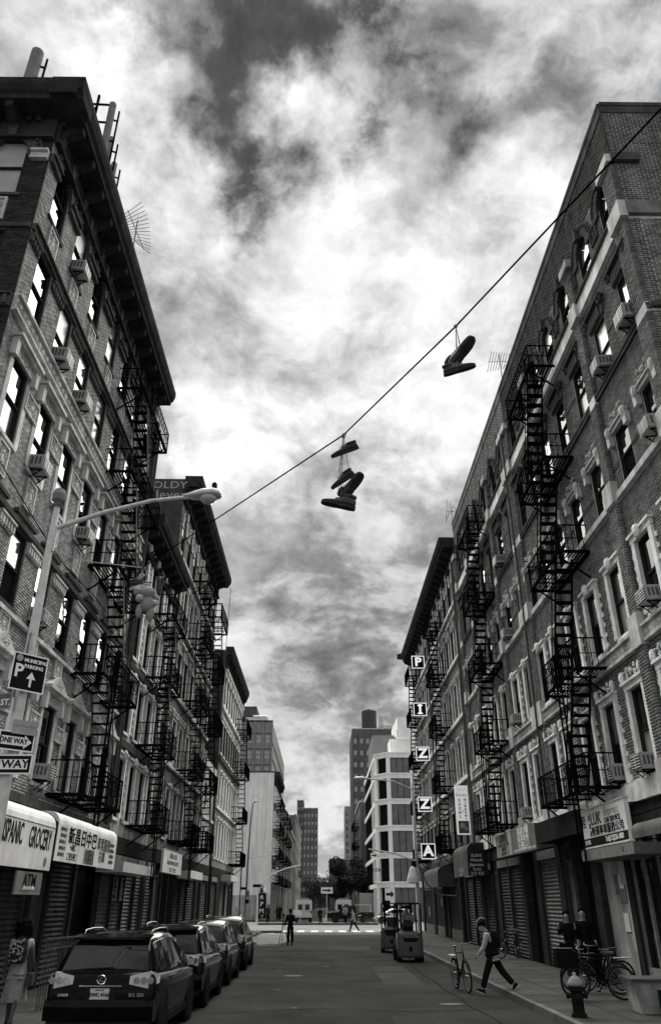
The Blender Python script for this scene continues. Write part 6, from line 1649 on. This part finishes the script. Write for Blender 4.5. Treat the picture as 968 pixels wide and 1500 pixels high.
def post_sign(label, loc, h, w_, hh, m, txt=None, arrow=0, ink='ink'):
    o = thing('street_sign', label, 'street sign', loc, 0, 'signs around the crossing')
    g = MB(); g.tube([(0, .03, 0), (0, .03, h)], .035, 6); g.build('post', 'galvanised', o)
    g = MB(); g.box(-w_/2, w_/2, -.02, 0, h-hh, h); g.build('plate', m, o)
    if arrow: g = MB(); g.prism([(-w_*.38, h-hh*.62), (w_*.1, h-hh*.62), (w_*.1, h-hh*.8), (w_*.4, h-hh*.5), (w_*.1, h-hh*.2), (w_*.1, h-hh*.38), (-w_*.38, h-hh*.38)], -.03, -.0205); g.build('arrow', ink, o)
    if txt: text(txt, hh*.3, 0, -.03, h-hh*.3, ink, o)
    return o
post_sign('white arrow sign on a post in the median', (.65, 93, .15), 3.5, 1.3, .62, 'sign_white', arrow=1)
post_sign('black one way sign on a tall post by the white building', (6.2, 93, .15), 5.4, .9, .3, 'sign_black', arrow=1, ink='white_ink')
post_sign('squarish white sign with black arrow on a post below the white building', (7.6, 92.5, .15), 3.4, 1.1, 1.2, 'sign_white', None, 1)
post_sign('white arrow plate high on a post beside the white building', (5.9, 91.5, .15), 6.9, .8, .5, 'sign_white', arrow=1)
rp = thing('vertical_sign', 'black vertical sign with white script letters at the blank wall foot', 'sign', (-7.65, 109.3, .15))
g = MB(); g.box(-.55, .55, 0, .3, .2, 3.1); g.build('sign_box', 'sign_black', rp)
for k, ch in enumerate('RPM'): text(ch, .8, 0, -.006, 2.6-k*.8, 'white_ink', rp, 1.0, .0)
text('77', .4, .1, -.006, .42, 'white_ink', rp); g = MB(); g.ring((0, .1, 3.1), .5, .07, 'y', 12, 5, .2, PI-.9); g.build('neon_arc', 'white_ink', rp)

# ------------------------------------------------------------------ buildings across the wide street
def far_house(label, loc, rot, w_, h, cols, rows, wall_m, win=(.9, 1.5), glass='glass_dim', depth=15, z_first=4.5, step=3.3, ribs=None, name='far_building', trim='stone', group='buildings beyond the crossing', cap=True, x_first=None):
    """wall with rows of recessed windows: x along the front, -y outwards"""
    o = thing(name, label, 'building', loc, rot, group)
    f = Face(o); sp = w_/cols
    ops_ = [(sp*(i+.5), z_first+j*step, win[0], win[1]) for i in range(cols) for j in range(rows)]
    wall(f, 0, w_, 0, h, ops_, wall_m)
    pm = MB(); pm.box(-win[0]/2+.05, win[0]/2-.05, .1, .112, .05, win[1]-.05); pme = pm.mesh('pane', glass)
    fm = MB()
    for (a, b, c_, d) in ((-win[0]/2, -win[0]/2+.05, 0, win[1]), (win[0]/2-.05, win[0]/2, 0, win[1]), (-win[0]/2+.05, win[0]/2-.05, 0, .05), (-win[0]/2+.05, win[0]/2-.05, win[1]-.05, win[1]), (-win[0]/2+.05, win[0]/2-.05, win[1]*.5-.03, win[1]*.5+.03)): fm.box(a, b, .06, .13, c_, d)
    fme = fm.mesh('window', trim)
    for (x, z, a, b) in ops_:
        q = link('window', fme, o, (x, 0, z)); link('pane', pme, q)
    b = MB(); b.box(0, .3, .002, depth, 0, h); b.box(w_-.3, w_, .002, depth, 0, h); b.box(.3, w_-.3, depth-.3, depth, 0, h); b.build('side_wall', wall_m, o)
    b = MB(); b.box(.3, w_-.3, .3, depth-.3, h-.6, h-.4); b.build('roof', 'roofing', o)
    if cap: b = MB(); b.box(-.1, w_+.1, -.2, .3, h, h+.25); b.build('coping', trim, o)
    return o
# blank concrete side wall, fire escapes on its street front
fw = thing('far_building', 'house with a big blank pale concrete side wall beyond the crossing', 'building', (-6.62, 110, 0), PI/2, 'buildings beyond the crossing')
f = Face(fw); cs_ = [1.2+2.2*k for k in range(7)]
ops_ = [(c_, 4.6+3.3*j, .9, 1.8) for c_ in cs_ for j in range(4)]
wall(f, 0, 16, 0, 18.0, ops_, 'brick_far')
for (c_, z, a, b) in ops_: window(f, c_, z, a, b, 'surround', 'stone_pale', 'sash', 'glass_dim')
g = MB(); g.box(0, .3, .0, 16, 0, 18.3); f.put(g, 'blank_wall', 'blank_concrete'); g = MB(); g.box(15.7, 16, .01, 16, 0, 18); g.box(.3, 15.7, 15.7, 16, 0, 18); f.put(g, 'back_wall', 'party_wall'); g = MB(); g.box(.3, 15.7, .3, 15.7, 17.4, 17.6); f.put(g, 'roof', 'roofing')
g = MB(); g.box(-.02, .32, -.02, 16, 18.3, 18.5); f.put(g, 'wall_coping', 'stone_dark')
cornice(f, 0.31, 16, 18.0, .8, .5)
g = MB(); g.box(-.04, -.0005, 1.2, 16, 0, 3.0); f.put(g, 'painted_base', 'stucco')
for k in range(2): fire_escape(('nearer', 'farther')[k] + ' fire escape on the house with the blank concrete wall', (-6.62, 110, 0), PI/2, 1.5+7*k, 6+7*k, [4.5, 7.8, 11.1, 14.4], fine=False, group='fire escapes beyond the crossing')
far_house('dark tenement row house behind the blank wall house, cornice lower', (-6.5, 126.2, 0), PI/2, 16, 17.2, 7, 4, 'brick_far', trim='stone_pale')
far_house('third tenement in the far left row, seen edge-on', (-6.4, 142.4, 0), PI/2, 20, 16.6, 8, 4, 'brick_pale')
far_house('fourth tenement at the end of the far left row', (-6.3, 162.6, 0), PI/2, 30, 15, 10, 4, 'brick_far')
far_house('plain mid-rise block filling the gap before the far slab tower', (-6.3, 195, 0), PI/2, 60, 21, 18, 5, 'brick_pale', (.9, 1.5), 'glass_dim', 14, 4, 3.2)
far_house('low flat block across the end of the far street', (-4, 420, 0), 0, 22, 11, 9, 3, 'brick_tower', (1.0, 1.5), 'glass_dim', 14, 3, 2.8)
for k, y in enumerate((128, 137, 146)): fire_escape(('first', 'second', 'third')[k] + ' fire escape on the dark far left row', (-6.45, y, 0), PI/2, 1, 5.5, [4.5, 7.8, 11.1, 14.2], fine=False, group='fire escapes beyond the crossing')
# office block with square panels
of = far_house('pale grid-faced office block with deep square windows behind the blank wall', (-24.6, 170, 0), 0, 13.6, 38, 7, 9, 'office_panel', (1.25, 1.9), 'blind', 60, 6.5, 3.35, trim='trim_black', name='office_building')
for j in range(10): g = MB(); g.box(0, 13.6, -.35, 0, 5.4+j*3.35, 5.75+j*3.35); g.build('floor_ledge', 'office_panel', of)
for i in range(8): g = MB(); g.box(i*13.6/7-.16, i*13.6/7+.16, -.3, 0, 5.75, 38); g.build('rib', 'office_panel', of)
for j in range(9): g = MB(); g.box(13.6, 13.72, .2, 60, 6.8+j*3.35, 7.0+j*3.35); g.build('side_joint', 'stone_dark', of)
g = MB(); g.box(3, 9.8, 1, 12, 38, 41.6); g.build('plant_room', 'stone_dark', of); g = MB(); g.box(7.6, 12.6, -.2, .6, 38, 38.9); g.tube([(9.2, 0, 39.0), (12.2, 0, 39.0)], .4, 8); g.build('duct', 'metal_pale', of)
# towers far behind
far_house('tall brown brick slab tower far down the street on the left', (-6.7, 300, 0), 0, 5.4, 33.4, 4, 11, 'brick_tower', (.55, 1.0), 'sash_pale', 12, 3, 2.75, name='tower_block')
far_house('stepped brick tower part left of the far slab', (-9.2, 303, 0), 0, 2.5, 36.5, 2, 12, 'brick_tower', (.5, 1.0), 'sash_pale', 12, 3, 2.75, name='tower_block')
tw = far_house('tall dark brick tower with a round water tank on its roof', (7.9, 200, 0), 0, 11.3, 42.4, 7, 13, 'brick_tower', (.7, 1.2), 'sash_pale', 20, 3.4, 2.95, name='tower_block')
g = MB(); g.lathe([(2.0, 42), (2.0, 48.2), (1.9, 48.4), (.4, 49.0)], 20, (4.9, 6, 0)); g.build('water_tank', 'stone_dark', tw)
g = MB(); g.box(7.2, 8.4, 2, 3, 42.4, 46.2); g.build('chimney', 'stone', tw); g = MB(); g.box(8.2, 10.6, .5, 6, 42.4, 43.6); g.build('roof_house', 'stone', tw)
far_house('narrow grey slab with window grid in the far distance', (10.2, 350, 0), 0, 6, 39.3, 3, 12, 'office_panel', (1.2, 1.6), 'glass_dim', 15, 3, 2.95, name='tower_block')
far_house('low block with twin chimneys behind the street trees', (2.6, 260, 0), 0, 9, 14.2, 5, 4, 'brick_tower', (.9, 1.4), 'glass_dim', 15, 3, 2.9)
o = bpy.data.objects['far_building.004'] if 'far_building.004' in bpy.data.objects else None
# white modern corner building, right
wb = thing('modern_building', 'white modern corner building with bands of dark windows', 'building', (7.5, 110, 0), 0, 'buildings beyond the crossing')
WZ = [0, 4.5, 8.0, 11.4, 14.8, 18.2, 21.0]
for j in range(6):
    z0, z1 = WZ[j], WZ[j+1]
    sl = MB(); sl.prism([(0, 2.2), (1.6, 0), (15, 0), (15, 30), (0, 30)], z1-.6, z1-.05, 'z'); sl.build('floor_slab', 'white_panel', wb)
    sl = MB(); sl.prism([(-.12, 2.15), (1.55, -.12), (15, -.12), (15, 0), (1.6, 0), (0, 2.2)], z1-.05, z1+.12, 'z'); sl.build('ledge', 'white_panel', wb)
    hgt = z1-.6-z0-(.12 if j else 0); za = z0+(.12 if j else 0)
    g = MB(); g.prism([(.25, 2.4), (1.75, .3), (14.7, .3), (14.7, 29.7), (.25, 29.7)], za, za+hgt, 'z'); g.build('core', 'interior', wb)
    for k, x in enumerate((1.6, 4.9, 8.2, 11.5)):
        p = MB(); p.box(x, x+.55, .02, .5, za, za+hgt); p.build('column', 'white_panel', wb)
    p = MB(); p.bar((.12, 2.25, za+hgt/2), (.5, 1.75, za+hgt/2), .35, hgt); p.build('column', 'white_panel', wb)
    for x in (2.15, 5.45, 8.75):
        for q in range(3):
            g = MB(); g.box(x+.06+q*.9, x+.90+q*.9, .2, .22, za+.05, za+hgt-.05); po = g.build('window', 'curtain', wb)
            g = MB(); g.box(x+.0+q*.9, x+.06+q*.9, .15, .25, za, za+hgt); link('mullion', g.mesh('mullion', 'trim_black'), po)
    for y in range(3):
        p = MB(); p.box(0, .3, 3.0+y*3, 3.5+y*3, za, za+hgt); p.build('column', 'white_panel', wb)
g = MB(); g.box(2.5, 15, 3, 20, 21.12, 23.5); g.build('setback_floor', 'white_panel', wb); g = MB(); g.box(3.4, 15, 1.8, 3, 23.5, 24.6); g.box(3.6, 15, 2, 12, 24.6, 26.5); g.build('penthouse', 'white_panel', wb)
g = MB(); g.box(.3, 4, 8, 20, 21.12, 25); g.build('party_wall', 'office_panel', wb)
far_house('dark narrow tenement squeezed left of the white building', (6.9, 162, 0), -PI/2, 20, 18, 8, 4, 'brick_far', trim='stone_pale')
fire_escape('fire escape on the dark tenement left of the white building', (6.9, 160, 0), -PI/2, 2, 7, [4.5, 7.8, 11.1, 14.4], fine=False, group='fire escapes beyond the crossing')
fire_escape('second fire escape farther along the dark tenement left of the white building', (6.9, 153, 0), -PI/2, 2, 7, [4.5, 7.8, 11.1, 14.4], fine=False, group='fire escapes beyond the crossing')

# ------------------------------------------------------------------ trees
def tree(label, loc, rx, rz, zc, n, seed, leaf=.22):
    o = thing('street_tree', label, 'tree', loc, 0, 'street trees in the distance'); rr_ = random.Random(seed)
    t = MB(); t.tube([(0, 0, 0), (.1, 0, zc*.5), (0, .1, zc)], [.2, .16, .1], 7)
    for k in range(7): a = 2*PI*k/7; t.tube([(0, .05, zc*.55), (rx*.3*math.cos(a), rx*.3*math.sin(a), zc*.8), (rx*.6*math.cos(a), rx*.6*math.sin(a), zc*1.1)], [.09, .05, .02], 5)
    t.build('trunk', 'bark', o)
    cl = [(rr_.uniform(-1, 1)*rx*.75, rr_.uniform(-1, 1)*rx*.75, zc + rr_.uniform(-.8, .9)*rz, rr_.uniform(.45, .9)) for _ in range(16)]
    vs = []; fs = []
    for k in range(n):
        c_ = cl[k % 16]; u_ = V((rr_.gauss(0, 1), rr_.gauss(0, 1), rr_.gauss(0, .8))); u_ = u_.normalized()*(rr_.random()**.4)*c_[3]*rx*.55
        p = V(c_[:3]) + u_; a = V((rr_.gauss(0,1), rr_.gauss(0,1), rr_.gauss(0,1))).normalized(); b = a.orthogonal().normalized(); s = leaf*rr_.uniform(.6, 1.3); i0 = len(vs)
        vs += [p - a*s, p + b*s*.5, p + a*s, p - b*s*.5]; fs.append((i0, i0+1, i0+2, i0+3))
    g = MB(); g.add(vs, fs); g.build('crown', 'leaf', o)
tree('big dark leafy tree in the middle of the far street', (4.6, 132, 0), 3.3, 2.6, 5.6, 5200, 1)
tree('smaller tree beside the big one, left of it', (2.6, 150, 0), 1.8, 1.5, 3.8, 1800, 2)
tree('distant tree closing the street on the left side', (-2.2, 235, 0), 4.2, 2.8, 4.6, 2200, 3, .3)
tree('distant tree closing the street on the right side', (2.3, 245, 0), 4.2, 3.0, 5.2, 2200, 4, .3)
g = MB()
rr = random.Random(12); vs = []; fs = []
for k in range(5000):
    p = V((rr.uniform(-14, 22), rr.uniform(380, 420), abs(rr.gauss(0, 4.5)))); a = V((rr.gauss(0,1), rr.gauss(0,1), rr.gauss(0,1))).normalized(); b = a.orthogonal().normalized(); i0 = len(vs)
    vs += [p - a*.7, p + b*.4, p + a*.7, p - b*.4]; fs.append((i0, i0+1, i0+2, i0+3))
g.add(vs, fs); o = g.build('distant_foliage', 'leaf', kind='stuff'); o['label'] = 'dark mass of distant foliage closing the street'; o['category'] = 'foliage'

# ------------------------------------------------------------------ vehicles and people on the wide street
def van(label, loc, rot, paint='car_white', box=True):
    o = thing('van', label, 'van', loc, rot, 'vehicles beyond the crossing')
    g = MB(); g.loft([[(-.98*s_, y, .4), (.98*s_, y, .4), (1.0*s_, y, 1.6), (.94*s_, y, 2.35), (.85*s_, y, 2.45), (-.85*s_, y, 2.45), (-.94*s_, y, 2.35), (-1.0*s_, y, 1.6)] for y, s_ in ((0, .97), (.08, 1), (4.9, 1), (5.2, .96))]); g.build('body', paint, o)
    for s_ in (-1, 1):
        g = MB(); g.box(s_*.42-.26, s_*.42+.26, -.02, -.002, 1.35, 1.95); g.build('rear_window', 'car_glass', o)
        g = MB(); g.box(s_*.88-.07, s_*.88+.07, -.03, -.002, .95, 1.3); g.build('tail_lamp', 'lens_dark', o)
        for y in (.9, 4.2): wheel(o, (s_*.85, y, .36), .36, .24, s_)
    g = MB(); g.box(-.98, .98, -.15, 0, .35, .55); g.build('bumper', 'trim_black', o)
    g = MB(); g.box(-.01, .01, -.012, -.002, .6, 2.2); g.box(-.9, .9, -.012, -.002, 1.18, 1.21); g.build('door_seam', 'ink_grey', o)
    g = MB(); g.box(-.6, .6, .3, .7, 2.46, 2.62); g.build('roof_beacon', 'metal_grey', o)
    return o
van('pale box van standing left beyond the median', (-2.05, 101.5, 0), R(2))
van('second pale van behind the pickup truck', (2.75, 104.5, 0), R(-3))
car('white saloon car half hidden by the forklifts', (10.6, 98.4, 0), R(90), scaled(SUV, .98, .82), 'car_white', False, 0, group='vehicles beyond the crossing', spoiler=False)
pk = thing('pickup_truck', 'dark pickup truck in side view beyond the median', 'truck', (5.9, 99, 0), R(90), 'vehicles beyond the crossing')
g = MB(); g.prism([(0, .55), (5.2, .55), (5.25, .9), (5.1, 1.1), (3.9, 1.18), (3.25, 1.82), (2.0, 1.85), (1.8, 1.15), (0, 1.15)], -.95, .95, 'x'); g.build('body', 'car_dark', pk)
for s_ in (-1, 1):
    g = MB(); g.prism([(2.1, 1.2), (3.75, 1.2), (3.2, 1.74), (2.12, 1.76)], s_*.951-.004, s_*.951+.004, 'x'); g.build('side_window', 'car_glass', pk)
    for y in (.95, 4.25): wheel(pk, (s_*.86, y, .40), .40, .26, s_)
g = MB(); g.box(-.95, .95, -.08, 0, .5, .7); g.box(-.95, .95, 5.2, 5.32, .5, .75); g.build('bumper', 'chrome', pk)
g = MB(); g.tube([(-.9, .1, 1.15), (-.9, .1, 1.9), (-.9, 1.9, 1.9)], .03, 5); g.tube([(.9, .1, 1.15), (.9, .1, 1.9), (.9, 1.9, 1.9)], .03, 5); g.build('bed_rack', 'metal_pale', pk)
bt = thing('box_truck', 'white box truck parked under the dark trees', 'truck', (6.9, 124, 0), 0, 'vehicles beyond the crossing')
g = MB(); g.box(-1.1, 1.1, 0, 4.5, .9, 3.4); g.build('cargo_box', 'car_white', bt); g = MB(); g.box(-1.0, 1.0, 4.55, 6.2, .6, 2.4); g.build('cab', 'car_dark', bt)
for s_ in (-1, 1):
    for y in (1.0, 5.3): wheel(bt, (s_*.9, y, .45), .45, .26, s_)
g = MB(); g.box(-1.05, 1.05, -.1, 0, .5, .7); g.build('bumper', 'iron', bt)
for k, (x, y, r_) in enumerate(((3.4, 93.2, 70), (4.3, 93.5, 95), (5.2, 93.3, 85), (6.0, 93.7, 100))):
    bicycle('%s of the bicycles parked on the median' % ('leftmost', 'second from left', 'third from left', 'rightmost')[k], (x+.8, y, .15), R(r_), R((-6, 5, -4, 7)[k]), group='bicycles parked on the median', rack=k % 2 == 0)
far_p = [('seated person bending over beside the pale van', (-.15, 93.5, .15), R(200), 28, ((60, 70), (50, 60)), 'cloth_black', 1.7), ('person in dark coat standing left on the far pavement', (-5.2, 108.3, .15), R(160), 0, ((4, 0), (-4, 0)), 'cloth_black', 1.72),
    ('person walking away on the far left pavement', (-5.7, 112, .0), R(10), 2, ((14, 4), (-14, 8)), 'cloth_dark', 1.7), ('person in a dark shirt near the traffic signal post', (-5.9, 94.2, .15), R(190), 0, ((4, 0), (-4, 0)), 'cloth_dark', 1.72), ('person standing among the parked bicycles on the median', (2.7, 93.9, .15), R(170), 6, ((4, 0), (-4, 0)), 'cloth_grey', 1.72),
    ('lone pedestrian at the kerb below the black script sign', (-6.6, 107.8, .15), R(120), 0, ((10, 0), (-10, 6)), 'cloth_black', 1.7)]
for (lab, loc, rt, ln, lg, tp_, H_) in far_p: person(lab, loc, rt, H_, ln, lg, ((5, 8, 20), (5, 8, 30)), (0, 0), tp_, 'cloth_black', 1.0, 'skin_dark', sole='rubber')
for k, x in enumerate((-2.6, .2)):
    st = thing('barricade', ('pale barricade board standing before the left van', 'low pale crate board on the median')[k], 'barricade', (x, 93.4, .15))
    g = MB(); g.box(-.45, .45, -.03, .03, (.75, .1)[k], (1.25, .5)[k]); g.build('board', 'sign_white', st)
    for s_ in (-.35, .35): g = MB(); g.bar((s_, -.2, 0), (s_, 0, 1.0-.5*k), .05); g.build('leg', 'metal_pale', st)
bpy.data.scenes.remove(SHOP)
